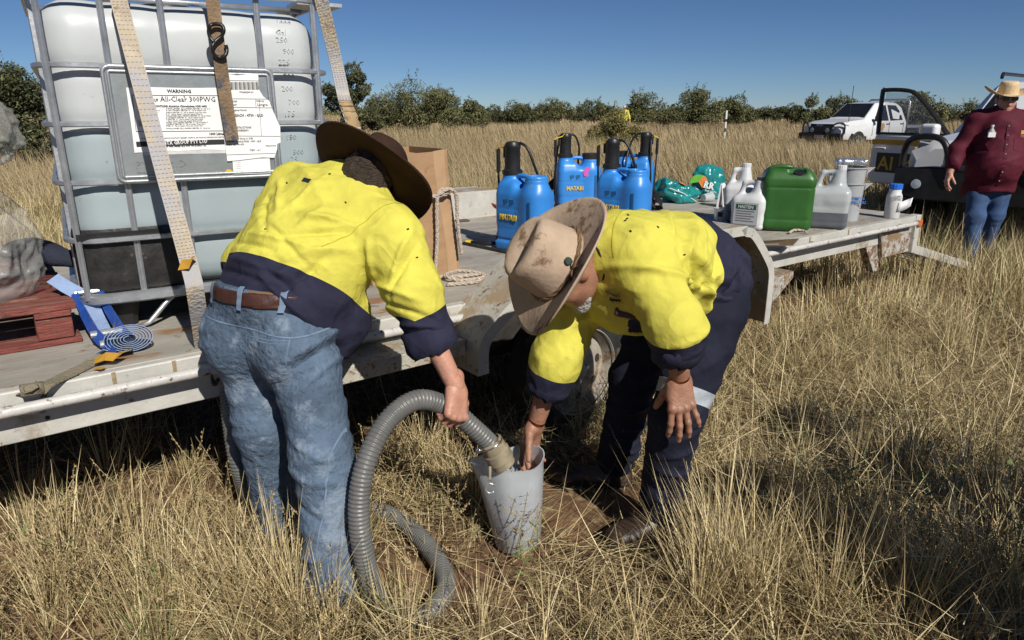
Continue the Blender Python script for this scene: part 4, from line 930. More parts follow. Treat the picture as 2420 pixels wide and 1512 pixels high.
def blades(base, h, wd, az, lean, bend, L=3, rnd=None, tw=None):
    """vertex, face arrays of curved tapering blades"""
    N = len(base); t = np.linspace(0, 1, L + 1); d = np.stack([np.cos(az), np.sin(az)], 1)
    pts = [base]; cur = base.copy()
    for k in range(L):
        a = lean + bend * ((k + .5) / L); st = h / L
        cur = cur + np.concatenate([d * (np.sin(a) * st)[:, None], (np.cos(a) * st)[:, None]], 1); cur[:, 2] = np.maximum(cur[:, 2], .006); pts.append(cur)
    wa = (az + np.pi / 2 + (rng.uniform(-1.2, 1.2, N) if tw is None else tw)); wv = np.stack([np.cos(wa), np.sin(wa), np.zeros(N)], 1)
    rows = []
    for k in range(L):
        ww = (wd * (1 - .75 * t[k]))[:, None] * .5; rows += [pts[k] - wv * ww, pts[k] + wv * ww]
    rows.append(pts[L]); n = 2 * L + 1
    v = np.stack(rows, 1).reshape(-1, 3); o = np.arange(N)[:, None] * n; f = []
    for k in range(L - 1): f += [np.stack([2 * k, 2 * k + 1, 2 * k + 3], 0)[None] + o, np.stack([2 * k, 2 * k + 3, 2 * k + 2], 0)[None] + o]
    f.append(np.array([2 * L - 2, 2 * L - 1, 2 * L])[None] + o)
    return v, np.concatenate(f), np.repeat(rng.random(N) if rnd is None else rnd, n)
def mesh_stuff(name, parts, mat, label, cat='grass', parent=None):
    vs_, fs, rs = [], [], []; o = 0
    for v, f, r in parts: vs_.append(v); fs.append(f + o); rs.append(r); o += len(v)
    ob = obj_np(name, np.concatenate(vs_), np.concatenate(fs), mat, parent, smooth=False)
    at_ = ob.data.attributes.new('rnd', 'FLOAT', 'POINT'); at_.data.foreach_set('value', np.concatenate(rs).astype(np.float32))
    return setp(ob, label, cat, kind='stuff')
def frust(n, y0, y1, mg=.35, k=.92):
    """random ground points in the view between two distances"""
    y = np.sqrt(rng.uniform(y0 ** 2, y1 ** 2, n)); x = rng.uniform(-1, 1, n) * (k * y + mg + .28); return x, y
def tcoord(x, y):
    c, s = math.cos(TH), math.sin(TH); dx, dy = x - TA.x, y - TA.y; return dx * c + dy * s, -dx * s + dy * c
def blob(x, y, cx_, cy_, rx, ry): return np.exp(-((x - cx_) / rx) ** 2 - ((y - cy_) / ry) ** 2)
BARE = [(.30, 2.42, .30, .24, 1.3), (.25, 2.62, .26, .10, 1.2), (.38, 2.2, .16, .14, 1.), (-1.28, 1.70, .28, .16, .9), (-.20, 1.98, .30, .24, 1.1), (-.1, 1.75, .2, .1, .7), (-.05, 2.55, .25, .14, .5), (.05, 2.0, .16, .12, .55)]
def bare(x, y):
    b = np.zeros_like(x)
    for cx_, cy_, rx, ry, a in BARE: b = np.maximum(b, a * blob(x, y, cx_, cy_, rx, ry))
    return b
def hscale(x, y):
    """how tall the grass stands: low where people tread, tall to the right"""
    h = .72 + .28 * noise2(x, y, 1.3) + .30 * np.clip((x - .8) / 1., 0, 1)
    h *= 1 - .62 * blob(x, y, .05, 2.1, .62, .55); h *= 1 - .2 * blob(x, y, -.95, 1.75, .6, .5); h *= 1 - .5 * blob(x, y, .5, 1.9, .35, .5)
    h *= 1 - .42 * blob(x, y, 2.1, 3.8, 1.1, .9); return np.clip(h, .2, 1.3)
def under(x, y):
    s, w_ = tcoord(x, y); return (w_ > .05) & (w_ < W_) & (s < 6.0)
near = []
# tussocks
def tussocks(nc, y0, y1, nb, hmin, hmax, spread, wd, L, keepf=None, hs=True, seedrange=(0, 1)):
    cx_, cy_ = frust(nc, y0, y1); ok = ~under(cx_, cy_) | (rng.random(nc) < .25)
    if y0 < 5: ok &= rng.random(nc) > bare(cx_, cy_) * 1.3
    if keepf is not None: ok &= keepf(cx_, cy_)
    cx_, cy_ = cx_[ok], cy_[ok]; nc = len(cx_); k = rng.integers(nb // 2, nb + 1, nc); tot = int(k.sum()); ci = np.repeat(np.arange(nc), k)
    r = np.abs(rng.normal(0, spread, tot)); a = rng.uniform(0, 2 * np.pi, tot); x = cx_[ci] + r * np.cos(a); y = cy_[ci] + r * np.sin(a)
    ch = rng.uniform(hmin, hmax, nc); hh = ch[ci] * rng.uniform(.45, 1.1, tot)
    if hs: hh *= hscale(x, y)
    ca = noise2(cx_, cy_, .9, 5.)[ci] * 4 + 1.0; lean = np.clip(r / spread * .22 + rng.normal(.1, .16, tot), 0, 1.3); az = a + rng.normal(0, .4, tot)
    mixd = rng.random(tot) < .35; az = np.where(mixd, ca, az)
    tone = np.clip(rng.normal(.50, .16, nc)[ci] + rng.normal(0, .22, tot), 0, .9); tone = np.where(rng.random(tot) < .07, rng.uniform(.92, 1, tot), tone)
    gn = rng.random(nc) < .10; tone = np.where(gn[ci] & (rng.random(tot) < .5), rng.uniform(.91, 1., tot), tone)
    b = np.stack([x, y, np.zeros(tot)], 1)
    return blades(b, hh, rng.uniform(*wd, tot), az, lean, rng.normal(.35, .35, tot), L, tone)
near.append(tussocks(480, 1.25, 4.8, 80, .24, .54, .05, (.0022, .0048), 4))
near.append(tussocks(150, 1.3, 4.4, 60, .40, .66, .045, (.0022, .0045), 4, keepf=lambda x, y: (x > .75) | (x < -.95)))
def tuft(px_, py_, n, h, sp, lean=.15, az=None):
    c = at(px_, py_, z=0.); r = np.abs(rng.normal(0, sp, n)); a = rng.uniform(0, 6.28, n); b = np.stack([c.x + r * np.cos(a), c.y + r * np.sin(a), np.zeros(n)], 1)
    return blades(b, h * rng.uniform(.4, 1.08, n), rng.uniform(.0022, .0046, n), a if az is None else az + rng.normal(0, .5, n), np.clip(r / sp * .16 + rng.normal(lean, .14, n), 0, 1.2), rng.normal(.3, .3, n), 4, np.clip(rng.normal(.66, .16, n), 0, .9))
for q_ in ((600, 1490, 130, .48, .05), (530, 1440, 100, .44, .05), (790, 1515, 90, .36, .05), (410, 1480, 110, .42, .06), (240, 1450, 100, .42, .06), (160, 1380, 90, .42, .06), (330, 1330, 90, .38, .06), (1950, 1480, 170, .5, .06), (2060, 1400, 150, .48, .06), (2380, 1480, 150, .5, .06), (700, 1490, 150, .50, .05), (655, 1440, 110, .46, .04), (745, 1500, 90, .36, .05), (560, 1500, 110, .36, .06), (470, 1400, 90, .30, .05), (350, 1500, 110, .34, .06), (120, 1500, 70, .36, .05), (960, 1520, 90, .26, .06), (1130, 1500, 90, .22, .06), (1380, 1500, 90, .20, .06), (1500, 1510, 90, .24, .06),
           (1650, 1450, 170, .42, .06), (1700, 1380, 200, .52, .07), (1780, 1440, 200, .52, .07), (1850, 1330, 160, .5, .07), (2170, 1470, 190, .52, .05), (2110, 1500, 120, .44, .05), (2280, 1500, 120, .46, .06), (1060, 1130, 150, .26, .06), (1000, 1080, 130, .28, .06), (1120, 1180, 110, .24, .05), (1000, 1300, 60, .14, .06), (60, 1200, 60, .4, .06), (250, 1130, 70, .36, .06)):
    near.append(tuft(*q_))
# single stalks everywhere
def stalks(n, y0, y1, hmin, hmax, wd, L, lean=(0, .9)):
    x, y = frust(n, y0, y1); ok = (rng.random(n) > bare(x, y) * 1.5) & (~under(x, y) | (rng.random(n) < .3)); x, y = x[ok], y[ok]; n = len(x)
    flat = blob(x, y, 2.3, 3.9, 1.0, .9); le = rng.uniform(*lean, n) + flat * .7; az = np.where(rng.random(n) < .5, noise2(x, y, .8, 3.) * 4 + 2.6, rng.uniform(0, 2 * np.pi, n))
    tone = np.clip(.5 + .25 * noise2(x, y, 1.1, 9.) + rng.normal(0, .24, n), 0, .9); tone = np.where(rng.random(n) < .06, rng.uniform(.92, 1, n), tone)
    return blades(np.stack([x, y, np.zeros(n)], 1), rng.uniform(hmin, hmax, n) * hscale(x, y), rng.uniform(*wd, n), az, le, rng.normal(.3, .4, n), L, tone)
near.append(stalks(20000, 1.2, 4.8, .12, .46, (.0018, .0042), 4, (0, 1.2)))
near.append(stalks(1500, 1.3, 4.4, .4, .75, (.003, .005), 4, (.3, 1.35)))
def mat_layer(n, y0, y1):
    x, y = frust(n, y0, y1); ok = (rng.random(n) > bare(x, y) * 1.6) & ~under(x, y); x, y = x[ok], y[ok]; n = len(x); hs_ = hscale(x, y)
    return blades(np.stack([x, y, rng.uniform(.03, .26, n) * hs_], 1), rng.uniform(.14, .42, n), rng.uniform(.002, .0044, n), rng.uniform(0, 6.28, n), rng.uniform(1.0, 1.9, n), rng.normal(.1, .4, n), 3, np.clip(rng.normal(.52, .27, n), 0, .9), tw=rng.uniform(-.4, .4, n))
near.append(mat_layer(28000, 1.3, 4.8))
# flattened straw
def litter(n, y0, y1, ln, wd):
    x, y = frust(n, y0, y1); ok = (rng.random(n) > bare(x, y) * 1.05) & (~under(x, y) | (rng.random(n) < .4)); x, y = x[ok], y[ok]; n = len(x)
    az = np.where(rng.random(n) < .6, noise2(x, y, 1.6, 2.) * 3.4, rng.uniform(0, 6.28, n)); tone = np.clip(rng.normal(.45, .27, n), 0, .9)
    b = np.stack([x, y, rng.uniform(.004, .07, n) * np.clip(1.2 - 1.2 * bare(x, y), .05, 1)], 1)
    return blades(b, rng.uniform(*ln, n), rng.uniform(*wd, n), az, rng.uniform(1.25, 1.72, n), rng.normal(0, .25, n), 3, tone, tw=rng.uniform(-.25, .25, n))
near.append(litter(48000, 1.2, 4.8, (.06, .30), (.002, .005)))
mesh_stuff('grass', near, STRAW, 'dry straw coloured grass underfoot in the foreground')
mid = [tussocks(2600, 4.6, 14, 46, .34, .60, .10, (.004, .009), 2), stalks(32000, 4.6, 10, .2, .5, (.003, .007), 2), litter(20000, 4.6, 9, (.12, .4), (.004, .008))]
mesh_stuff('grass', mid, STRAW, 'dry straw coloured grass around and behind the trailer')
def field(n, y0, y1, hmin, hmax, wd, L):
    x, y = frust(n, y0, y1, 3.); h = rng.uniform(hmin, hmax, n) * (1 + .25 * noise2(x, y, .25))
    az = 2.9 + rng.normal(0, .8, n); tone = np.clip(.5 + .28 * noise2(x, y, .11, 4.) + .15 * noise2(x, y, .5, 7.) + rng.normal(0, .2, n), 0, 1)
    return blades(np.stack([x, y, np.zeros(n)], 1), h, rng.uniform(*wd, n), az, rng.normal(.25, .2, n), rng.normal(.45, .3, n), L, tone)
far = [field(140000, 11, 30, .38, .72, (.008, .018), 2), field(100000, 28, 70, .45, .8, (.022, .05), 1), field(55000, 66, 190, .5, .85, (.06, .13), 1)]
mesh_stuff('field_grass', far, FIELD, 'tall dry grass of the open paddock')

# ---- seeding weeds: thin branched stems strung with little seed knobs
def weed_geo(base, hgt, seed, nbr=6, tint=0.):
    r = random.Random(seed); seg = []; knobs = []; leaves = []
    top = base + V(r.uniform(-.12, .12), r.uniform(-.1, .1), hgt)
    mainp = spline([base, base.lerp(top, .5) + V(r.uniform(-.03, .03), r.uniform(-.03, .03), 0), top], 5); seg.append((mainp, .0022))
    for b in range(nbr):
        f = r.uniform(.25, .9); s0 = mainp[int(f * (len(mainp) - 1))]; a = r.uniform(0, 6.28); ln = hgt * r.uniform(.25, .5) * (1.2 - f * .5)
        e = s0 + V(math.cos(a) * ln * .6, math.sin(a) * ln * .6, ln * r.uniform(.5, .9)); br = spline([s0, s0.lerp(e, .5) + V(0, 0, -.01), e], 5); seg.append((br, .0014))
        for k in range(int(ln / .013)):
            q = br[min(int((.3 + .7 * k / (ln / .013)) * (len(br) - 1)), len(br) - 1)].lerp(e, r.random() * .3); knobs.append(q + V(r.uniform(-.005, .005), r.uniform(-.005, .005), r.uniform(-.004, .004)))
        if tint and r.random() < .8:
            for j in range(3): leaves.append((br[r.randrange(1, len(br))], r.uniform(0, 6.28), r.uniform(.018, .035)))
    for k in range(int(hgt * .35 / .011)): knobs.append(mainp[-1].lerp(mainp[len(mainp) // 2], k * .011 / (hgt * .5)) + V(r.uniform(-.006, .006), r.uniform(-.006, .006), 0))
    return seg, knobs, leaves
def weed_mesh(specs):
    m_ = MB(); rn = []
    def mark(n0, val): rn.extend([val] * (len(m_.v) - n0))
    for base, hgt, seed, nbr, tint in specs:
        seg, kn, lv = weed_geo(base, hgt, seed, nbr, tint); tone = random.uniform(.3, .62)
        for pts, r_ in seg: n0 = len(m_.v); m_.tube(pts, [r_ * (1 - .5 * i / len(pts)) for i in range(len(pts))], 3, cap=False); mark(n0, .95 if tint and random.random() < .7 else tone)
        for q in kn:
            n0 = len(m_.v); s_ = random.uniform(.0022, .0042); m_.add([q + V(s_, 0, -s_ * .6), q + V(-s_ * .5, s_ * .87, -s_ * .6), q + V(-s_ * .5, -s_ * .87, -s_ * .6), q + V(0, 0, s_ * 1.2)], [(0, 1, 3), (1, 2, 3), (2, 0, 3), (0, 2, 1)]); mark(n0, tone * .9)
        for q, a, l in lv:
            n0 = len(m_.v); d = V(math.cos(a), math.sin(a), .5) * l; s_ = V(-math.sin(a), math.cos(a), 0) * l * .22; m_.add([q, q + d * .5 + s_, q + d, q + d * .5 - s_], [(0, 1, 2, 3)]); mark(n0, .99)
    return m_, rn
specs = []
for k in range(150):
    if k < 80: x, y = random.uniform(-1.75, -.55), random.uniform(1.55, 2.25)
    elif k < 110: x, y = random.uniform(-.6, .35), random.uniform(1.95, 2.75)
    else: x, y = random.uniform(.6, 2.6), random.uniform(1.5, 3.4)
    s_, w_ = tcoord(np.array([x]), np.array([y]))
    if w_[0] > -.02 or abs(x) > .72 * y + .35 or math.hypot(x - .02, y - 2.13) < .2 or (.05 < x < .55 and y > 2.0): continue
    specs.append((V(x, y, 0), random.uniform(.22, .46), k, random.randint(3, 7), 0))
for k, (x, y, hh) in enumerate([(-.02, 1.93, .30), (.06, 1.95, .26), (-.14, 1.98, .24), (.1, 1.9, .22), (-.3, 1.75, .25)]): specs.append((V(x, y, 0), hh, 500 + k, 5, 1 if k % 2 else 0))
m_, rn = weed_mesh(specs); ob = m_.build('seeding_weeds', STRAW); a_ = ob.data.attributes.new('rnd', 'FLOAT', 'POINT'); a_.data.foreach_set('value', rn); setp(ob, 'thin dry weeds strung with seed knobs among the grass', 'weeds', kind='stuff')
# a few leafy green weeds that stand out one by one
for (px, py, hh, lab_) in ((2320, 1470, .50, 'tall leafy green weed at the right edge of the foreground shadow'), (2200, 1400, .42, 'leafy green weed inside the dark shadow at lower right'), (1965, 1330, .40, 'leafy green weed at the left end of the dark shadow'),
                           (215, 1480, .42, 'leafy green weed in the bare patch at lower left'), (430, 1430, .30, 'green weed low in the grass left of the jeans')):
    m_, rn = weed_mesh([(V(0, 0, 0), hh, px, 8, 1)]); ob = m_.build('green_weed', STRAW); a_ = ob.data.attributes.new('rnd', 'FLOAT', 'POINT'); a_.data.foreach_set('value', rn)
    ob.location = at(px, py, z=0); setp(ob, lab_, 'weed', 'leafy weeds in the foreground')
# thin steel rod in the grass
m_ = MB(); a = at(2196, 712, z=.0); m_.tube([a, a + V(.01, .01, .16), a + V(.03, .02, .33)], .006, 6); setp(m_.build('steel_rod', DARK), 'thin dark steel rod sticking up in the grass behind the trailer', 'rod')

# ================================================================ trees on the horizon
LEAFS = [straw_mat('leaf_dark', [(0, (.04, .046, .022)), (.5, (.09, .098, .043)), (1, (.17, .17, .078))], .6), straw_mat('leaf_mid', [(0, (.055, .06, .026)), (.5, (.115, .12, .05)), (1, (.20, .195, .085))], .6),
         straw_mat('leaf_pale', [(0, (.10, .09, .032)), (.6, (.19, .165, .06)), (1, (.28, .24, .09))], .6)]
BARK = M('bark', (.07, .05, .035), .9, var=.3, vs=10, bump=.5)
def tree(x0, x1, yt, Y, tone, label, n=4200, seed=0, name='acacia_tree', base_h=.3, leaf=.13, spiky=.5, group='trees along the edge of the paddock'):
    a, b = at(x0, 280, Y=Y), at(x1, 280, Y=Y); cx_ = (a.x + b.x) / 2; hw = (b.x - a.x) / 2; ht = at(x0, yt, Y=Y).z
    r = np.random.default_rng(seed + 11); root = thing(name, label, 'tree', (cx_, Y, 0), 0, group)
    n = int(n * 2.6); leaf *= .58; nl = 16 + int(hw * 4); lob = []
    for k in range(nl):
        f = r.uniform(-.85, .85); zt = ht * (1 - .42 * abs(f) ** 2.2) * (r.uniform(.45, .98) if k % 2 else .95); rad = max(.35, hw * r.uniform(.20, .34))
        lob.append((f * hw, r.uniform(-.6, .6) * hw * .7, r.uniform(base_h + .15 * ht, max(base_h + .2 * ht, zt - rad * .7)), rad))
    lob.append((r.uniform(-.2, .2) * hw, 0, ht - hw * .35, hw * .36))
    # limbs
    m_ = MB(); m_.tube([(0, 0, -.05), (.05, 0, ht * .25), (0, .03, ht * .45)], [.11, .09, .06], 7)
    for lx, ly, lz, rad in lob: m_.tube(spline([(0, 0, ht * r.uniform(.08, .25)), (lx * .45, ly * .45, lz * .7), (lx, ly, lz + rad * .3)], 3), [.05, .045, .04, .035, .028, .02, .012][:7], 4)
    m_.build('trunk', BARK, root, smooth=True)
    k = r.integers(0, len(lob), n); L = np.array(lob)[k]; d = r.normal(size=(n, 3)); d /= np.linalg.norm(d, axis=1)[:, None]
    rr = r.uniform(.35, 1.0, n) ** .5 * (1 + spiky * .35 * np.abs(vnoise((d * 2.2 + k[:, None] * 1.7).astype(np.float32), 1.3)))
    p = L[:, :3] + d * (L[:, 3] * rr)[:, None] * np.array([1.05, 1., .82]); p[:, 2] = np.maximum(p[:, 2], .12 + .1 * r.random(n))
    # sprigs poking out of the outline
    ns = int(n * .07); ki = r.integers(0, len(lob), ns // 12); dd = r.normal(size=(ns // 12, 3)); dd[:, 2] = np.abs(dd[:, 2]) + .3; dd /= np.linalg.norm(dd, axis=1)[:, None]
    L2 = np.array(lob)[ki]; t = np.linspace(.8, 1.5, 12)[None, :, None]; q = (L2[:, None, :3] + dd[:, None] * t * L2[:, None, 3:4]).reshape(-1, 3) + r.normal(0, .04, (len(ki) * 12, 3)); p = np.concatenate([p, q]); N = len(p)
    u = r.normal(size=(N, 3)); u /= np.linalg.norm(u, axis=1)[:, None]; w_ = np.cross(u, r.normal(size=(N, 3))); w_ /= np.linalg.norm(w_, axis=1)[:, None]
    s_ = (leaf * r.uniform(.6, 1.5, N))[:, None]; v = np.stack([p - u * s_, p + w_ * s_ * .38, p + u * s_, p - w_ * s_ * .38], 1).reshape(-1, 3)
    f = (np.arange(N)[:, None] * 4 + np.arange(4)[None]); ob = obj_np('crown', v, f, LEAFS[tone], root, smooth=False)
    tn = np.clip(.5 + .5 * vnoise((p / max(.5, hw) * 2.).astype(np.float32), 1.6) * 1.0 + r.normal(0, .2, N), 0, 1); at_ = ob.data.attributes.new('rnd', 'FLOAT', 'POINT'); at_.data.foreach_set('value', np.repeat(tn, 4).astype(np.float32))
    return root
tree(-190, 105, 60, 17, 0, 'big dark acacia tree at the left edge behind the tank', 11000, 1, leaf=.075, base_h=.2)
tree(770, 893, 145, 34, 0, 'tall dark acacia tree just right of the tank', 6000, 2, leaf=.1)
tree(868, 1085, 178, 45, 1, 'wide green acacia thicket left of centre, widest of the row', 9000, 3, leaf=.11)
tree(1062, 1152, 232, 52, 1, 'low acacia bush at the right foot of the wide thicket', 3000, 4)
tree(1150, 1268, 232, 66, 0, 'rounded acacia bush behind the tan boxes and sprayers, left of two', 3600, 5, leaf=.15)
tree(1236, 1360, 225, 68, 1, 'rounded acacia bush behind the sprayers, right of two', 3600, 6, leaf=.15)
tree(1355, 1452, 231, 80, 0, 'small dark round acacia behind the pale bush', 3000, 7, leaf=.16)
tree(1385, 1520, 250, 27, 2, 'pale olive bush standing out in the paddock in front of the tree row', 5000, 8, name='acacia_bush', leaf=.07, base_h=.1)
tree(1458, 1575, 214, 62, 1, 'acacia tree right behind the pale bush', 3800, 9, leaf=.14)
tree(1562, 1702, 205, 58, 1, 'broad spiky acacia tree left of the striped post', 5200, 10, leaf=.13)
tree(1690, 1782, 220, 60, 1, 'acacia tree directly behind the striped post', 3600, 11, leaf=.14)
tree(1776, 1840, 250, 95, 0, 'small far acacia right of the striped post', 2200, 12, leaf=.18)
tree(1826, 1900, 240, 88, 0, 'far acacia left of the white utility', 2600, 13, leaf=.17)
tree(1880, 1962, 224, 60, 1, 'acacia tree behind the bonnet of the white utility', 3400, 14, leaf=.14)
tree(1938, 2050, 220, 62, 0, 'acacia tree behind the cab of the white utility', 3800, 15, leaf=.14)
tree(2088, 2222, 212, 52, 1, 'rounded acacia tree seen through the open car door window', 4400, 16, leaf=.13)
tree(2225, 2330, 238, 70, 0, 'acacia behind the car with the open door', 2800, 17, leaf=.15)
# low far wood that closes the horizon
r = np.random.default_rng(5); N = 12000; x = r.uniform(-190, 190, N); y = r.uniform(150, 200, N)
hh = np.clip(1.6 + 1.1 * noise2(x, y * 0 + 3, .09) + .6 * noise2(x, y * 0, .4), .6, 3.4); z = hh * r.uniform(0, 1, N) ** .7; p = np.stack([x, y, z], 1)
u = r.normal(size=(N, 3)); u /= np.linalg.norm(u, axis=1)[:, None]; w_ = np.cross(u, r.normal(size=(N, 3))); s_ = r.uniform(.3, .8, N)[:, None]
v = np.stack([p - u * s_, p + w_ * s_ * .3, p + u * s_, p - w_ * s_ * .3], 1).reshape(-1, 3); ob = obj_np('far_scrub', v, np.arange(N * 4).reshape(-1, 4), LEAFS[1], None, smooth=False)
at_ = ob.data.attributes.new('rnd', 'FLOAT', 'POINT'); at_.data.foreach_set('value', np.repeat(r.random(N), 4).astype(np.float32)); setp(ob, 'low dark scrub along the far horizon', 'scrub', kind='stuff')

# ================================================================ vehicles
CARW = M('white_car_paint', (.66, .67, .68), .28, var=.04, vs=3, coat=.6, spots=((.45, .40, .32), .12, 6))
GLASS = M('dark_glass', (.012, .014, .016), .06, var=.2, vs=2, spec=.8)
LAMPG = M('headlamp_glass', (.30, .34, .40), .12, var=.25, vs=14, spec=.8)
def csec(x, zb, zbelt, zt, wb, wm, wt):
    h = [(-wb, zb), (-wm, zb + .15), (-wm - .012, (zb + zbelt) / 2 + .1), (-wm, zbelt), (-wt - .012, zt - .07), (-wt * .93, zt - .015), (-wt * .6, zt)]
    return [V(x, y, z) for y, z in h] + [V(x, -y, z) for y, z in reversed(h)]
def wheel_car(root, x, y, r, sg):
    e = bpy.data.objects.new('wheel', None); C.objects.link(e); e.parent = root; e.location = (x, y, r); e.rotation_euler = (R(90) * (1 if sg > 0 else -1), 0, 0)
    m_ = MB(); m_.lathe([(r * .6, -.11), (r * .92, -.115), (r, -.08), (r, .08), (r * .92, .115), (r * .6, .11)], 32, cap=False); m_.build('tyre', RUB, e, smooth=True, auto=40)
    m_ = MB(); m_.lathe([(r * .6, -.09), (r * .62, -.10), (r * .5, -.085), (r * .25, -.06), (r * .18, -.09), (.0005, -.09)], 24, cap=False); m_.build('rim', GALV, e, smooth=True, auto=40)
def vehicle(root, secs, wind, sides, wheels, r=.38, arch=True):
    m_ = MB(); m_.loft([csec(*s) for s in secs]); m_.build('body', CARW, root, smooth=True, auto=32)
    (xa, za, ya), (xb, zb_, yb) = wind; nn = V(za - zb_, 0, xa - xb).normalized(); nn = nn if nn.z > 0 else -nn; o_ = nn * .034
    m_ = MB(); m_.prism([V(xa, -ya, za), V(xa, ya, za), V(xb, yb, zb_), V(xb, -yb, zb_)], o_); m_.build('windscreen', GLASS, root)
    def sidey(x, z):
        for a, b in zip(secs, secs[1:]):
            if b[0] <= x <= a[0]:
                t = (x - a[0]) / (b[0] - a[0]); q = [p + (p2 - p) * t for p, p2 in zip(a, b)]; f = (z - q[2]) / max(.01, q[3] - .07 - q[2]); return q[5] + (q[6] + .012 - q[5]) * max(0, min(1, f))
        return .9
    for poly in sides:
        for sg in (-1, 1):
            m_ = MB(); m_.prism([V(x, sg * (sidey(x, z) + .008), z) for x, z in poly], (0, -.03 * sg, 0)); m_.build('side_window', GLASS, root)
    for x in wheels:
        for sg in (-1, 1):
            if arch:
                m_ = MB(); m_.lathe([(r + .10, 0), (r + .10, .02), (.0005, .02)], 28, (x, sg * .905, r + .04), frame((1, 0, 0), (0, sg, 0))); m_.build('wheel_arch', BLACKP, root)
            wheel_car(root, x, sg * .84, r, sg)
    return sidey
# ---- far white utility
ang = R(209)
ute = thing('utility_truck', 'white dual cab utility with black bull bar parked in the paddock', 'car', (11.55, 26.8, 0), ang)
us = [(0, .52, .80, .95, .7, .80, .66), (-.10, .48, .90, 1.06, .8, .88, .74), (-.45, .46, .98, 1.13, .88, .92, .80), (-1.2, .46, 1.03, 1.19, .9, .93, .82), (-1.32, .46, 1.04, 1.22, .9, .93, .80), (-2.02, .44, 1.06, 1.77, .9, .93, .66), (-2.6, .44, 1.08, 1.81, .9, .93, .68), (-3.25, .44, 1.10, 1.78, .9, .93, .66), (-3.55, .44, 1.10, 1.66, .9, .93, .66), (-3.62, .46, 1.08, 1.5, .88, .91, .66)]
sy = vehicle(ute, us, ((-1.36, 1.245, .70), (-1.98, 1.73, .58)), [[(-1.72, 1.13), (-2.10, 1.64), (-2.50, 1.70), (-2.52, 1.13)], [(-2.62, 1.13), (-2.60, 1.70), (-3.15, 1.68), (-3.36, 1.42), (-3.38, 1.15)]], (-.85, -4.0), .39)
for sg in (-1, 1):
    m_ = MB(); m_.prism([V(-.02, sg * .42, .98), V(.02, sg * .46, .86), V(-.08, sg * .84, .84), V(-.28, sg * .90, .96), V(-.10, sg * .80, 1.03)], (-.03, 0, .01)); m_.build('headlamp', LAMPG, ute)
    m_ = MB(); m_.tube(spline([(.08, sg * .45, .62), (.12, sg * .52, .95), (.06, sg * .72, 1.06), (-.05, sg * .88, 1.0), (-.06, sg * .90, .68)], 5), .03, 8); m_.build('bar_hoop', BLACKP, ute, smooth=True)
    m_ = MB(); m_.bx(-1.75, -1.60, sg * .95, sg * 1.12, 1.10, 1.30); m_.build('mirror', BLACKP, ute, bevel=.03)
    m_ = MB(); m_.lathe([(.09, 0), (.09, .05), (.0005, .06)], 20, (.10, sg * .33, .80), frame((0, 1, 0), (1, 0, 0))); m_.build('spot_lamp', LAMPG, ute)
    for x in (-2.45, -3.3): m_ = MB(); m_.bx(x - .10, x + .08, sg * .935, sg * .965, 1.0, 1.03); m_.build('door_handle', BLACKP, ute, bevel=.008)
    for x in (-1.60, -2.56, -3.42): m_ = MB(); m_.bx(x - .006, x + .006, sg * .936, sg * .948, .6, 1.08); m_.build('door_gap', DARK, ute)
m_ = MB(); m_.bx(-.02, .16, -.92, .92, .46, .70); m_.bx(.02, .15, -.46, .46, .70, .93); m_.build('bull_bar', BLACKP, ute, bevel=.03)
m_ = MB(); m_.bx(-.0, .03, -.5, .5, .93, 1.02); m_.build('grille', BLACKP, ute)
text('ISUZU', .10, CARW, ute, mat4((.035, -.24, .945), (0, 1, 0), (0, 0, 1)), bold=.004)
m_ = MB(); m_.bx(.161, .17, -.19, .19, .50, .62); m_.build('number_plate', M('plate', (.5, .42, .42), .5), ute)
m_ = MB(); m_.bx(-5.3, -3.68, -.93, .93, .86, .94); m_.bx(-5.2, -3.7, -.5, .5, .55, .86); m_.build('tray', GALV, ute)
m_ = MB(); m_.tube([(-3.75, -.86, .94), (-3.75, -.86, 1.82), (-3.75, -.78, 1.90), (-3.75, .78, 1.90), (-3.75, .86, 1.82), (-3.75, .86, .94)], .035, 8); m_.build('headboard', GALV, ute, smooth=True)
m_ = MB(); m_.tube([(-.35, .8, 1.1), (-.38, .8, 2.35)], .012, 6); m_.build('aerial', BLACKP, ute)
m_ = MB(); m_.lathe([(.12, 0), (.12, .012)], 20, (-2.15, .945, .93), frame((1, 0, 0), (0, 1, 0))); m_.build('door_badge', M('badge_orange', (.5, .28, .1), .5), ute)
for k, s_ in enumerate(('Desert', 'Channels')): text(s_, .13, GREYINK, ute, mat4((-1.85, .952, .74 - k * .13), (-1, 0, 0), (0, 0, 1)))

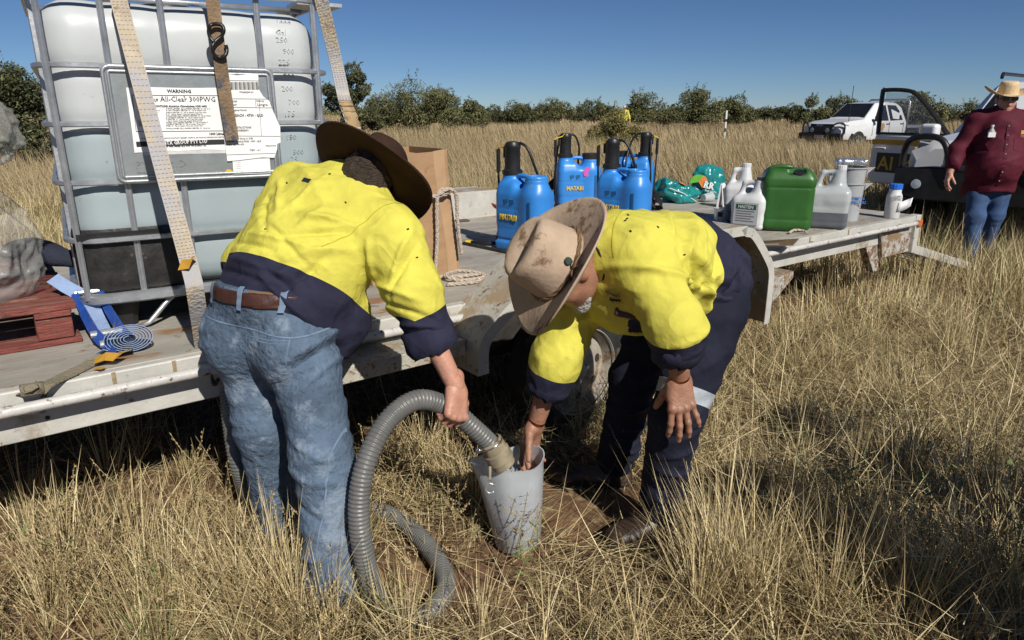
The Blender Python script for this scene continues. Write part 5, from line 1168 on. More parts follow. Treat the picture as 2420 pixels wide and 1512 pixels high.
# ---- white wagon with the open door
hd_ = V(-.74, -.67, 0).normalized(); F0 = V(5.17, 7.55, 0)
wag = thing('wagon', 'white four wheel drive with yellow stripe and its door open behind the woman', 'car', F0, math.atan2(hd_.y, hd_.x))
ws = [(0, .62, .95, 1.10, .70, .80, .68), (-.10, .58, 1.05, 1.18, .80, .90, .76), (-.5, .55, 1.10, 1.22, .88, .94, .80), (-1.3, .55, 1.13, 1.26, .92, .95, .82), (-1.42, .55, 1.14, 1.30, .92, .95, .80), (-2.05, .5, 1.15, 1.84, .92, .95, .68), (-2.7, .5, 1.17, 1.89, .92, .95, .70), (-4.0, .5, 1.18, 1.87, .92, .95, .69), (-4.65, .5, 1.15, 1.70, .9, .93, .66), (-4.8, .55, 1.10, 1.2, .88, .91, .7)]
vehicle(wag, ws, ((-1.46, 1.32, .72), (-2.02, 1.80, .60)), [[(-1.80, 1.22), (-2.15, 1.72), (-2.55, 1.77), (-2.57, 1.22)], [(-2.68, 1.22), (-2.66, 1.77), (-3.55, 1.76), (-3.57, 1.22)], [(-3.66, 1.22), (-3.66, 1.74), (-4.25, 1.70), (-4.45, 1.25)]], (-.9, -3.7), .40)
STRIPE = M('yellow_stripe', (.55, .30, .02), .4, var=.08)
for sg in (-1, 1):
    m_ = MB(); m_.bx(-1.5, -.35, sg * .952, sg * .962, 1.02, 1.08); m_.build('stripe', STRIPE, wag)
    m_ = MB(); m_.prism([V(.0, sg * .45, 1.10), V(.02, sg * .47, .92), V(-.10, sg * .86, .90), V(-.35, sg * .93, 1.02), V(-.12, sg * .84, 1.15)], (-.03, 0, .012)); hl_ = m_.build('headlamp', LAMPG, wag)
    m_ = MB(); m_.tube(spline([(.12, sg * .40, .70), (.16, sg * .46, 1.10), (.12, sg * .62, 1.22), (-.02, sg * .92, 1.16), (-.05, sg * .96, .86)], 6), .035, 10); m_.build('bar_hoop', BLACKP, wag, smooth=True)
    m_ = MB(); m_.lathe([(.055, 0), (.05, .02), (.0005, .025)], 18, (.135, sg * .72, .70), frame((0, 1, 0), (1, sg * -.2, 0))); m_.build('fog_lamp', LAMPG, wag, smooth=True, auto=40)
    m_ = MB(); m_.bx(.10, .135, sg * .46, sg * .60, .74, .80); m_.build('indicator', LAMPG, wag, bevel=.006)
    m_ = MB(); m_.tube([(-2.0, sg * .62, 1.90), (-2.1, sg * .64, 1.95), (-4.3, sg * .64, 1.96), (-4.4, sg * .62, 1.90)], .022, 8); m_.build('roof_rail', BLACKP, wag)
m_ = MB(); m_.prism([V(.13, -.98, .58), V(.16, -.7, .52), V(.16, .7, .52), V(.13, .98, .58), V(.10, .98, .86), V(.15, .6, .90), V(.15, -.6, .90), V(.10, -.98, .86)], (-.3, 0, .0)); m_.build('bull_bar', BLACKP, wag, bevel=.025)
m_ = MB(); m_.tube([(.14, -.4, 1.14), (.14, .4, 1.14)], .03, 8); m_.build('top_rail', BLACKP, wag)
m_ = MB(); m_.bx(-.02, .02, -.44, .44, .92, 1.10); m_.build('grille', BLACKP, wag)
# the door, swung open on its front hinge
dr = bpy.data.objects.new('door', None); C.objects.link(dr); dr.parent = wag; dr.location = (-1.52, -.96, 0); dr.rotation_euler = (0, 0, R(76)); dr['label'] = 'open front door with black window frame and yellow stripe'
m_ = MB(); m_.prism([(0, 0, .52), (0, 0, 1.17), (-1.04, 0, 1.17), (-1.08, 0, .95), (-1.08, 0, .56), (-1.02, 0, .50)], (0, .10, 0)); m_.build('door_panel', CARW, dr, bevel=.02)
m_ = MB(); fr_ = [(-.02, .04, 1.17), (-.30, .04, 1.48), (-.52, .04, 1.68), (-.68, .04, 1.755), (-1.0, .04, 1.77), (-1.05, .04, 1.72), (-1.03, .04, 1.17)]
m_.tube(spline(fr_, 6)[:-1] + [V(*fr_[-1])], .03, 6); m_.bar((-1.03, .04, 1.19), (-.05, .04, 1.19), .05, .035); m_.build('window_frame', BLACKP, dr)
GL2 = M('thin_glass', (.5, .55, .55), .05, var=.02, alpha=.22)
m_ = MB(); m_.prism([V(-.08, .045, 1.20), V(-.52, .045, 1.655), V(-.70, .045, 1.73), V(-1.0, .045, 1.74), V(-1.01, .045, 1.20)], (0, .006, 0)); m_.build('window_pane', GL2, dr)
m_ = MB(); m_.bx(-1.07, -.0, -.004, -.001, 1.04, 1.11); m_.build('stripe', STRIPE, dr)
m_ = MB(); m_.bx(-.97, -.02, -.005, -.001, .66, .93); bp_ = m_.build('sign_panel', M('sign_black', (.012, .012, .014), .4), dr)
text('AI  C', .26, M('sign_yellow', (.55, .36, .04), .5), bp_, mat4((-.94, -.0065, .70), (1, 0, 0), (0, 0, 1)), bold=.004)
m_ = MB(); m_.bx(-1.02, -.84, -.035, -.015, .975, 1.005); m_.build('handle', CARW, dr, bevel=.008)
b = union([rbox((-.16, -.16, 1.25), None, (.11, .07, .085), .045), rc((-.10, -.02, 1.16), (-.14, -.12, 1.19), .03, .03)], .03)
soft('mirror', b, .012, [CARW, BLACKP], dr, cuts=[((0, 0, 1.185), (0, 0, 1))], matfn=lambda c: (c[:, 2] < 1.185).astype(int), world=False)

# ================================================================ striped post
o = thing('marker_post', 'thin white post with black bands standing in the paddock', 'post', at(1712, 320, Y=33.) * 1)
o.location.z = 0
for k, (z0, z1) in enumerate(((0, .55), (.55, .72), (.72, 1.0), (1.0, 1.12), (1.12, 1.5))):
    m_ = MB(); m_.bx(-.035, .035, -.035, .035, z0, z1 - .002); m_.build('post_band', INK if k in (1, 3) else CARW, o)

# ================================================================ hose, jug
def px(x, y, d): return at(x, y, d=d)
hz = .042
hp = [at(540, 930, d=2.50), at(548, 1010, d=2.46), at(565, 1100, d=2.46), at(600, 1185, z=hz + .05), at(660, 1215, z=hz), at(760, 1205, z=hz), at(880, 1203, z=hz), at(960, 1240, z=hz), at(1035, 1325, z=hz), at(1052, 1395, z=hz), at(1000, 1455, z=hz), at(925, 1450, z=hz + .005),
      at(880, 1385, d=2.09), at(856, 1290, d=2.05), at(848, 1190, d=2.03), at(866, 1090, d=2.03), at(915, 995, d=2.07), at(985, 945, d=2.14), at(1058, 962, d=2.22), at(1120, 1012, d=2.27), at(1163, 1052, d=2.31)]
hose = thing('suction_hose', 'thick grey corrugated hose looping over the grass into the jug', 'hose', at(1000, 1455, z=0))
HOSEM = M('grey_hose', (.13, .13, .125), .38, var=.16, vs=10, bump=.1, bs=60, spots=((.17, .13, .09), .22, 12))
pts = spline(hp, 24); cum = [0]
for a, b in zip(pts, pts[1:]): cum.append(cum[-1] + (b - a).length)
tot = cum[-1]; n = int(tot / .0026); ip = []; j = 0
for i in range(n):
    s_ = tot * i / (n - 1)
    while j < len(cum) - 2 and cum[j + 1] < s_: j += 1
    ip.append(pts[j].lerp(pts[j + 1], min(1, max(0, (s_ - cum[j]) / max(1e-6, cum[j + 1] - cum[j])))))
m_ = MB(); m_.tube(ip, [.0305 + .0019 * math.sin(2 * math.pi * i * .0026 / .0125) for i in range(n)], 18); m_.build('corrugated_tube', HOSEM, hose, smooth=True, world=True)
HC = hp[18]; e0 = hp[-1]; ed = (at(1186, 1090, d=2.335) - e0).normalized()
BRASS = M('dirty_fitting', (.26, .22, .15), .45, var=.25, vs=14, spots=((.12, .08, .05), .35, 20))
Fm = frame((1, 0, 0), ed)
m_ = MB(); m_.lathe([(.034, -.02), (.0415, -.015), (.0415, .02), (.046, .024), (.046, .062), (.041, .066), (.041, .085), (.034, .088), (.033, .02)], 24, e0, Fm, cap=False); m_.build('coupling', BRASS, hose, smooth=True, auto=40, world=True)
m_ = MB(); m_.tube([e0 + Fm @ V(.040 * math.cos(a), .040 * math.sin(a), -.012) for a in np.linspace(0, 2 * math.pi, 25)[:-1]], .0035, 6, closed=True); m_.build('hose_clamp', CHROME, hose, smooth=True, world=True)
m_ = MB(); m_.box(e0 + V(-.045, -.02, -.01), (.018, .014, .014), Fm); m_.build('clamp_screw', CHROME, hose, bevel=.003, world=True)
q = e0 + ed * .05 + V(-.03, -.03, -.02); m_ = MB(); m_.bar(q, q + V(-.0, -.01, -.055), .009, .006); m_.build('cam_lever', BRASS, hose, bevel=.002, world=True)
m_ = MB(); c0 = q + V(0, -.012, -.075); m_.tube([c0 + V(.016 * math.cos(a), 0, .018 * math.sin(a)) for a in np.linspace(.6, 5.6, 14)], .0035, 6); m_.build('pull_ring', GALV, hose, smooth=True, world=True)
JB = at(1224, 1280, z=.004); JT = frame((1, 0, 0), (-.075, .03, 1)); JH = .335
jug_ = thing('measuring_jug', 'large frosted measuring jug being filled from the hose', 'jug', JB, rot=JT)
FROSTJ = M('frosted_jug', (.66, .69, .72), .38, var=.07, vs=6, trans=.5, bump=.06, bs=14)
m_ = MB(); rr = []; n = 40
for (r_, z) in [(.078, 0), (.082, .003), (.105, .27), (.108, JH - .012), (.112, JH), (.108, JH), (.101, .27), (.079, .008), (.0005, .006)]:
    ring_ = []
    for k in range(n):
        a = 2 * math.pi * k / n; sp_ = max(0, math.cos(a - math.pi * 1.04)) ** 10 * (max(0, z - .22) / .115) * .032; ring_.append(((r_ + (sp_ if r_ > .09 else 0)) * math.cos(a), (r_ + (sp_ if r_ > .09 else 0)) * math.sin(a), z + (.012 * math.sin(2 * a + .5) if z > .3 else 0)))
    ring_ = [(x_ * (1 + .05 * z / .33), y_ * (1 - .14 * z / .33) + .004 * math.sin(x_ * 60) * (z > .1), z_) for x_, y_, z_ in ring_]
    rr.append(ring_)
m_.loft(rr, cap=False); m_.build('jug_wall', FROSTJ, jug_, smooth=True, auto=60)
m_ = MB(); rr = []
for r_ in (.102, .07, .035, .0005): rr.append([(r_ * math.cos(2 * math.pi * k / 48), .87 * r_ * math.sin(2 * math.pi * k / 48), .262 + .010 * math.sin(k * 2.7 + r_ * 90) * (r_ < .09) + .008 * math.cos(k * 1.3 + r_ * 60)) for k in range(48)])
rr.insert(0, [(.08 * math.cos(2 * math.pi * k / 48), .076 * math.sin(2 * math.pi * k / 48), .06) for k in range(48)])
m_.loft(rr, cap=False); m_.build('bubbling_water', M('white_water', (.55, .6, .64), .08, var=.15, vs=40, bump=.7, bs=55, trans=.25), jug_, smooth=True)
for k in range(7):
    z = .06 + k * .03; m_ = MB(); m_.tube([((.0835 + z * .085) * math.cos(R(a)), (.0835 + z * .085) * math.sin(R(a)), z) for a in (285, 292, 299)], .0012, 4); m_.build('scale_mark', FROSTJ, jug_)

# ================================================================ people
SKIN = M('skin_fair', (.46, .235, .165), .48, var=.14, vs=22, bump=.12, bs=120, sss=.12, spots=((.40, .15, .10), .25, 14))
SKIN2 = M('skin_tan', (.30, .15, .095), .5, var=.15, vs=24, bump=.14, bs=120, sss=.1, spots=((.27, .10, .065), .25, 14))
HIVIS = M('hivis_yellow', (.575, .53, .085), .8, var=.09, vs=5, bump=.35, bs=16, spots=((.46, .42, .07), .22, 4), spec=.2, crease=[(.55, 4.5), (.35, 11.)])
NAVY = M('navy_drill', (.021, .022, .045), .85, var=.18, vs=7, bump=.2, bs=12, spec=.25, crease=[(.6, 5.), (.4, 12.)])
NAVY2 = M('navy_trousers', (.011, .013, .026), .85, var=.2, vs=7, bump=.22, bs=12, spec=.25, crease=[(.6, 5.), (.4, 12.)])
DENIM = M('washed_denim', (.098, .142, .205), .85, var=.3, vs=5, bump=.5, bs=60, spots=((.19, .24, .305), .46, 3.4), spec=.2, spots2=((.07, .10, .155), .3, 24), crease=[(.5, 5.), (.25, 13.)])
SEAM = M('denim_seam', (.14, .20, .29), .85, var=.2, vs=30)
LEATHER = M('brown_leather', (.055, .022, .015), .4, var=.25, vs=12, bump=.15, bs=40)
BOOTM = M('boot_leather', (.055, .038, .028), .38, var=.3, vs=10, bump=.15, bs=30, spots=((.13, .09, .06), .3, 14))
TANBOOT = M('tan_boot', (.24, .13, .06), .6, var=.25, vs=10)
SOLE = M('boot_sole', (.02, .018, .016), .7, var=.3)
HAIR = M('greying_hair', (.055, .038, .028), .6, var=.5, vs=60, bump=.8, bs=90, streak=(1, 1, 4))
WHITEH = M('white_beard', (.45, .44, .42), .8, var=.15, vs=60, bump=.8, bs=120)
COPPER = M('copper_bangle', (.55, .25, .12), .25, metal=1., var=.1)

def person(name, label, base): return thing(name, label, 'person', base)
def headsh(c, Rm, s=1.):
    T = lambda x, y, z: Vector(c) + Rm @ (V(x, y, z) * s)
    a = [el(T(0, -.012, .035), Rm, [q * s for q in (.076, .098, .092)]), el(T(0, .03, -.03), Rm, [q * s for q in (.062, .072, .092)]), rc(T(0, .045, -.085), T(0, .065, -.105), .045 * s, .034 * s),
         rc(T(0, .095, .01), T(0, .112, -.03), .011 * s, .016 * s), rc(T(-.03, .088, .028), T(.03, .088, .028), .014 * s, .014 * s), el(T(0, .092, -.068), Rm, [q * s for q in (.024, .014, .008)])]
    h = union(a, [0, .03, .03, .012, .02, .008])
    for sx_ in (-1, 1):
        h = union([h, el(T(sx_ * .077, -.008, -.008), Rm @ Matrix.Rotation(R(18 * sx_), 3, 'Z'), [q * s for q in (.010, .022, .034)]), el(T(sx_ * .032, .06, -.03), Rm, [q * s for q in (.03, .03, .026)])], [0, .008, .02])
        h = sub_soft(h, el(T(sx_ * .031, .105, .008), Rm, [q * s for q in (.016, .018, .012)]), .012)
    return h
def sub_soft(a, b, k):
    fa, lo, hi = a; fb = b[0]; return (lambda p: -smin(-fa(p), fb(p), k)), lo, hi
def hand(wr, D, B, right, curl, splay=(.16, .04, -.06, -.18), thumb=(.9, .35, .2), s=1.):
    """right: True for a right hand; curl: three bends per finger (degrees)"""
    D = nrm(D); B = Vector(B); B = (B - D * B.dot(D)).normalized(); S = B.cross(D) if right else D.cross(B); P = []
    off = (.030, .010, -.010, -.029); ln = (.088, .090, .086, .078); ph = ((.044, .026, .021), (.048, .030, .022), (.044, .028, .021), (.034, .021, .018))
    wr = Vector(wr); base = []
    for i in range(4):
        k = wr + D * ln[i] * s + S * off[i] * s; base.append(rc(wr + S * off[i] * .55 * s + D * .012 * s, k, .0165 * s, .0125 * s))
    base.append(rc(wr + S * .024 * s + D * .02 * s - B * .008 * s, wr + S * .030 * s + D * .05 * s - B * .012 * s, .018 * s, .014 * s))
    base.append(rc(wr - D * .03 * s, wr + D * .01 * s, .027 * s, .026 * s, .72, B))
    palm = union(base, .018 * s)
    fg = []
    for i in range(4):
        p = wr + D * ln[i] * s + S * off[i] * s; a = 0; seg = []; cu = curl[i] if isinstance(curl[0], (list, tuple)) else curl
        for j in range(3):
            a += R(cu[j]); dv = (D * math.cos(a) - B * math.sin(a) + S * splay[i] * math.cos(a)).normalized(); q = p + dv * ph[i][j] * s
            r0 = (.0102, .0092, .0082)[j] * (1 if i < 3 else .88) * s; seg.append(rc(p, q, r0, r0 * .9)); p = q
        seg.append(el(wr + D * ln[i] * s + S * off[i] * s + B * .004 * s, None, (.0125 * s,) * 3)); fg.append(union(seg, .006))
    t0 = wr + S * .026 * s + D * .022 * s - B * .006 * s; tv = thumb[0]; p = t0; seg = []
    dv0 = (S * thumb[0] + D * (1.1 - thumb[0] * .6) - B * thumb[1]).normalized(); p1 = p + dv0 * .042 * s; dv1 = (dv0 + D * .35 - B * thumb[2]).normalized(); p2 = p1 + dv1 * .034 * s; dv2 = (dv1 + D * .25 - B * thumb[2]).normalized(); p3 = p2 + dv2 * .026 * s
    fg.append(union([rc(p, p1, .016 * s, .0125 * s), rc(p1, p2, .0122 * s, .0108 * s), rc(p2, p3, .0108 * s, .0088 * s)], .006))
    out = palm
    for f_ in fg: out = union([out, f_], .0035)
    return out
def boot(name, ankle, toe, parent, mat, s=1., hgt=.12, w=.048):
    a = Vector(ankle); t = Vector(toe); d = V(t.x - a.x, t.y - a.y, 0).normalized(); he = V(a.x, a.y, .04) - d * .03
    sh = union([rc(a + V(0, 0, hgt - .1), V(a.x, a.y, .06), .052 * s, .05 * s), rc(he, he + d * .10, .042 * s, .045 * s), rc(he + d * .08 + V(0, 0, .005), V(t.x, t.y, .034) - d * .045, w * s, w * .86 * s, .78, (0, 0, 1)), rc(V(t.x, t.y, .032) - d * .06, V(t.x, t.y, .032) - d * .035, w * .9 * s, w * .75 * s, .8, (0, 0, 1))], .035)
    f0, lo, hi = sh; lo[2] = 0
    sh = ((lambda p: np.maximum(f0(p) - .002 * vnoise(p, 30.), .008 - p[:, 2])), lo, hi)
    o = soft(name, sh, .006, mat, parent)
    f1 = (lambda p: np.maximum(np.maximum(f0(p) - .006, p[:, 2] - .024), .001 - p[:, 2]))
    b = soft('sole', (f1, lo, hi), .006, SOLE, parent); return o
def hat(c, Rm, parent, mat, brim=(.20, .22), crown=(.083, .102), ch=.115, curl=.03, droop=.0, inner=None, name='hat', dents=True, band=None, taper=.88, n=56):
    """felt hat: c = centre of the head opening, Rm columns right/front/up"""
    prof = []
    for k in range(8): prof.append(('t', k / 7))
    for k in range(1, 9): prof.append(('s', k / 8))
    for k in range(1, 13): prof.append(('b', k / 12))
    m_ = MB(); rr = []
    for kind, t in prof:
        ring_ = []
        for j in range(n):
            a = 2 * math.pi * j / n; ca, sa = math.cos(a), math.sin(a)
            if kind == 't':
                r_ = t * .97; x, y = crown[0] * taper * ca * r_, crown[1] * taper * sa * r_; z = ch + .004 * (1 - t)
                if dents: z -= .030 * math.exp(-(x / .026) ** 2) * (1 - .75 * t ** 4) * (1 - .35 * max(0, -sa)) - .006 * t; 
                if t > .85: z -= .010 * ((t - .85) / .15) ** 2
            elif kind == 's':
                k_ = taper + (1 - taper) * t ** .8; x, y = crown[0] * ca * k_, crown[1] * sa * k_; z = (ch - .010) * (1 - t)
                if dents: pin = math.exp(-((a - 1.05) / .42) ** 2) + math.exp(-((a - 2.09) / .42) ** 2); x *= 1 - .17 * pin * (1 - t) ** .7 * 1.; y *= 1 - .06 * pin * (1 - t)
            else:
                x = ca * (crown[0] + (brim[0] - crown[0]) * t); y = sa * (crown[1] + (brim[1] - crown[1]) * t)
                z = curl * (abs(ca) ** 2.2) * t ** 2.2 - droop * (abs(sa) ** 2) * t ** 1.4 + .004 * math.sin(3 * a + 1) * t
            ring_.append(Vector(c) + Rm @ V(x, y, z))
        rr.append(ring_)
    m_.loft(rr, cap=True); m_.f = [f for f in m_.f if len(f) == 4 or f == tuple(reversed(range(n)))]; m_.m = m_.m[:len(m_.f)]
    o = m_.build(name, mat, parent, smooth=True, world=True, solid=.005)
    return o
def Rmat(right, up):
    u = nrm(up); r_ = Vector(right); r_ = (r_ - u * r_.dot(u)).normalized(); f = u.cross(r_); return Matrix((r_, f, u)).transposed()
def bnoise(axis, f_long, f_round):
    """noise matrix: dense along axis, sparse around it -> folds that ring the limb"""
    a = np.array(nrm(axis)); Q = np.eye(3) * f_round + np.outer(a, a) * (f_long - f_round); return Q.astype(np.float32)
def wrinkle(sh, mats_):
    """mats_: (amp, matrix, offset) ridged cloth folds"""
    f0, lo, hi = sh
    def fn(p):
        d = f0(p)
        for amp, Q, o_ in mats_: d = d - amp * (.42 - np.abs(vnoise(p @ Q + o_, 1.)) * 1.0)
        return d
    return fn, lo, hi
def folds2(sh, o_, ex, ey, lines):
    """creases drawn on a cloth panel: lines in the (ex,ey) coordinates of the panel"""
    f0, lo, hi = sh; o_, ex, ey = A(o_), A(nrm(ex)), A(nrm(ey))
    def fn(p):
        d = f0(p); q = p - o_; X, Yy = q @ ex, q @ ey
        for (x0, y0), (x1, y1), w_, h_ in lines:
            bx_, by_ = x1 - x0, y1 - y0; t = np.clip(((X - x0) * bx_ + (Yy - y0) * by_) / (bx_ ** 2 + by_ ** 2), 0, 1)
            e = ((X - x0 - t * bx_) ** 2 + (Yy - y0 - t * by_) ** 2) / w_ ** 2; d = d - 1.5 * h_ * np.exp(-e / .62) * (.35 + .65 * np.sin(np.pi * np.clip(t * .9 + .05, 0, 1)))
        return d
    return fn, lo, hi

# ---------------------------------------------------------------- man with the hose (back to us)
P = V(-.755, 2.09, .90); N_ = V(-.53, 2.30, 1.24); Tn = (N_ - P).normalized()
lat = nrm((.40, -.15, -.06)); lat = (lat - Tn * lat.dot(Tn)).normalized(); fr = Tn.cross(lat)      # fr = chest side
mA = person('person', 'man in yellow and navy work shirt and jeans bending with the hose', (P.x, P.y, 0))
Rs = P + Tn * .40 + lat * .185 + V(.02, -.02, -.02); Ls = P + Tn * .39 - lat * .172
El = at(968, 690, d=2.17); Cf = at(1026, 815, d=2.21)
S_h = nrm((.75, .60, -.28)); D_h = V(.2, -.25, -.95); D_h = (D_h - S_h * D_h.dot(S_h)).normalized(); B_h = D_h.cross(S_h)
Wr = HC + B_h * .042 - D_h * .062
LEl = V(-.905, 2.33, .99); LWr = V(-.70, 2.60, .78)
# body (skin): head, neck, arms, hands, trunk under the clothes
hcA = at(856, 440, d=2.25); RmA = Rmat((.85, -.22, -.46), (.42, .68, .60))
trunk = union([rc(P, P + Tn * .42, .13, .13, .7, fr), rc(N_ - Tn * .05, hcA - RmA @ V(0, .0, .06), .06, .056), headsh(hcA, RmA), rc(Rs, El, .05, .042), rc(El, Wr, .043, .029), rc(Ls, LEl, .05, .042), rc(LEl, LWr, .04, .028)], .03)
body = soft('body', trunk, .010, SKIN, mA)
hd = soft('hand', hand(Wr, D_h, B_h, True, [(62, 62, 40), (66, 64, 42), (68, 64, 42), (70, 60, 40)], thumb=(.75, .55, .35), s=1.06), .0028, SKIN, mA)
soft('hand', hand(LWr, (.3, .6, -.7), (-.2, .6, .7), False, (10, 15, 10)), .005, SKIN, mA)
# shirt
cA = P + Tn * .27
sh = union([rc(P + Tn * .0 + fr * .01, P + Tn * .20, .185, .195, .78, fr), rc(P + Tn * .18, P + Tn * .38, .20, .185, .72, fr), rc(Ls - Tn * .02, Rs - Tn * .02, .084, .09), rc(P + Tn * .36, N_ + Tn * .0, .095, .064),
            rc(Rs, El, .094, .086), rc(El, Cf, .083, .068), rc(Ls, LEl, .082, .076), rc(LEl, LEl.lerp(LWr, .55), .076, .062),
            el(P + Tn * .10 + fr * .12 + lat * .11 - V(0, 0, .03), Matrix((lat, fr, Tn)).transposed(), (.12, .10, .13))], [0, .09, .06, .06, .045, .04, .05, .04, .07])
aU, aF = (El - Rs).normalized(), (Cf - El).normalized()
sh = folds2(sh, P, lat, Tn, [((.17, .34), (.02, .28), .014, .010), ((.17, .31), (.03, .20), .012, -.009), ((.19, .26), (.06, .14), .015, .009), ((.16, .22), (.10, .06), .012, -.008), ((-.02, .40), (-.04, .30), .012, .006), ((-.17, .36), (-.06, .26), .015, .009),
                             ((-.18, .30), (-.04, .18), .013, -.008), ((-.12, .16), (.10, .20), .011, .008), ((-.16, .12), (.02, .145), .010, -.008), ((-.14, .07), (.12, .10), .013, .009), ((-.16, .03), (.06, .05), .011, -.008), ((.02, .06), (.18, .02), .012, .010), ((.06, .33), (.04, .24), .010, .005), ((-.08, .22), (.14, .15), .010, -.006), ((-.02, .10), (.14, .06), .012, -.007)])
sh = folds2(sh, Rs, aU, fr.cross(aU), [((.03, -.08), (.14, .02), .011, .009), ((.07, -.08), (.20, .05), .010, -.008), ((.14, .09), (.24, -.04), .012, .009), ((.20, .08), (.30, -.05), .010, -.008), ((.28, .07), (.33, -.06), .010, .008), ((.32, .06), (.36, -.07), .009, -.007), ((.02, .05), (.12, .09), .012, .008)])
sh = wrinkle(sh, [(.018, bnoise(nrm(Tn + lat * .5), 9, 2.6), 2.7), (.012, bnoise(nrm(Tn - lat * .8), 22, 6), 9.1), (.004, bnoise(nrm(Tn + fr * .5), 40, 14), 1.1)])
pl1 = (P + Tn * .115 + lat * 0, (Tn - lat * .16).normalized()); cuffA = El.lerp(Cf, .42)
# open ends: cut cuffs, hem
f0, lo, hi = sh; hemn = A(Tn); hemo = A(P - Tn * .02); cfn = A(aF); cfo = A(Cf - Vector(aF) * -.005); lcf = A(LEl.lerp(LWr, .55)); lcn = A((LWr - LEl).normalized())
def shA(p):
    d = f0(p); hem = np.maximum((hemo - p) @ hemn - .0 , -10) - .10 * np.clip((p - A(P)) @ A(fr) / .15, 0, 1) + .035 * np.clip((p - A(P)) @ A(lat) / .2, 0, 1)
    d = np.maximum(d, hem); near_c = np.linalg.norm(p - cfo, axis=1) < .2
    d = np.where(near_c, np.maximum(d, (p - cfo) @ cfn), d); return d
def navyA(c):
    a = (c - A(pl1[0])) @ A(pl1[1]) < 0; b = (((c - A(cuffA)) @ A(aF)) > 0) & (np.linalg.norm(c - A(Cf), axis=1) < .24) & (c[:, 0] > -.40); return (a | b).astype(int)
shirtA = soft('shirt', (shA, lo, hi), .0066, [HIVIS, NAVY], mA, cuts=[pl1, (cuffA, aF)], matfn=navyA)
# rolled cuff, collar, seams
m_ = MB(); Fm = frame((1, 0, 0), aF); m_.lathe([(.062, -.075), (.0765, -.07), (.079, -.02), (.076, .012), (.066, .016), (.06, -.01)], 28, Cf, Fm, cap=False)
m_.v = [tuple(Vector(v) + Vector((1, 1, 1)) * .004 * math.sin(i * .9) * (i % 3)) for i, v in enumerate(m_.v)]; m_.build('rolled_cuff', NAVY, mA, smooth=True, world=True, solid=.004)
nk = (hcA - N_).normalized(); m_ = MB(); m_.lathe([(.073, -.045), (.076, -.01), (.070, .022), (.066, .02), (.064, -.03)], 32, N_ + nk * .035, frame((1, 0, 0), nk), cap=False, sx=1.06); m_.build('collar', NAVY, mA, smooth=True, world=True)
def seam(src, pt, nn, keep, mat, parent, off=.0016, w=.003, name='seam'):
    nn = nrm(nn); return patch(name, src, [(Vector(pt) + nn * w / 2, nn), (Vector(pt) - nn * w / 2, -nn)] + keep, off, mat, parent)
HVS = M('hivis_seam', (.47, .42, .03), .8, var=.1)
seam(shirtA, Rs - lat * .035 - Tn * .02, (lat * .9 - Tn * .25), [(P + Tn * .22, -Tn), (P + fr * .02, fr)], HVS, mA)

FLIES = []
def hit(fn, x, y, d0=1.7, d1=2.8):
    """where the sight line through a photo pixel meets a cloth"""
    ds = np.linspace(d0, d1, 500); pp = np.array([at(x, y, d=q) for q in ds], np.float32); v = fn(pp); k = np.argmax(v < 0)
    return Vector(pp[k]) if (v < 0).any() else None
for x, y in ((1027, 466), (990, 460), (1060, 500), (925, 535), (1130, 570), (1125, 690), (700, 610), (760, 480), (1100, 610), (880, 455)):
    q = hit(shA, x * .84 + 40, y * .84 + 30)
    if q: FLIES.append(q)
m_ = patch('yoke_logo', shirtA, [(P + Tn * .385, -Tn), (P + Tn * .40, Tn), (P - lat * .035, lat), (P - lat * .075, -lat), (P, fr)], .0012, NAVY, mA)
# jeans
Rh = P + V(.095, -.04, -.09); Lh = P + V(-.095, .035, -.085); Rk = V(-.575, 1.90, .50); Ra = V(-.55, 1.81, .09); Lk = V(-.815, 2.08, .50); La = V(-.83, 2.17, .09)
latp = nrm((.41, -.12, -.04)); frp = V(0, 0, 1).cross(latp).normalized(); waist = P + V(0, -.01, .03); wup = nrm((.10, .10, 1))
jn = union([rc(waist - lat * .0, P - V(0, 0, .02), .175, .185, .74, frp), el(Rh - frp * .055 + V(0, 0, .0), None, (.105, .11, .12)), el(Lh - frp * .055 + V(0, 0, .0), None, (.105, .11, .12)),
            rc(Rh, Rk, .112, .088), rc(Rk, Ra + V(0, 0, .02), .086, .074), rc(Lh, Lk, .112, .088), rc(Lk, La + V(0, 0, .02), .086, .076)], [0, .05, .04, .035, .03, .03, .03])
lgR = (Rk - Rh).normalized(); lgL = (Ra - Rk).normalized()
jn = folds2(jn, Rk, latp, V(0, 0, 1), [((-.08, .08), (.06, .03), .014, .007), ((-.07, -.02), (.08, -.05), .013, .007), ((-.06, -.12), (.08, -.16), .012, -.006), ((-.08, -.3), (.08, -.27), .010, .010), ((-.08, -.335), (.08, -.345), .009, .010), ((-.08, -.37), (.08, -.365), .009, .009), ((.0, .38), (-.10, .30), .014, .009), ((-.02, .33), (-.10, .26), .012, -.008), ((.02, .30), (-.08, .20), .012, .007), ((.06, .36), (.02, .22), .014, .005)])
jn = wrinkle(jn, [(.011, bnoise((.35, .1, 1), 9, 3.4), 1.3), (.008, bnoise((-.3, .1, 1), 20, 7), 5.5), (.004, bnoise((.2, .1, 1), 44, 14), 3.5)])
f1, lo, hi = jn; wn = A(wup); wo = A(waist + V(0, 0, .055))
def jnA(p): return np.maximum(f1(p), (p - wo) @ wn)
jeans = soft('jeans', (jnA, lo, hi), .0078, DENIM, mA)
bl = [(waist + V(0, 0, .048), wup), (waist + V(0, 0, .008), -wup)]
belt = patch('belt', jeans, bl, .006, LEATHER, mA, thick=.004)
back = -frp
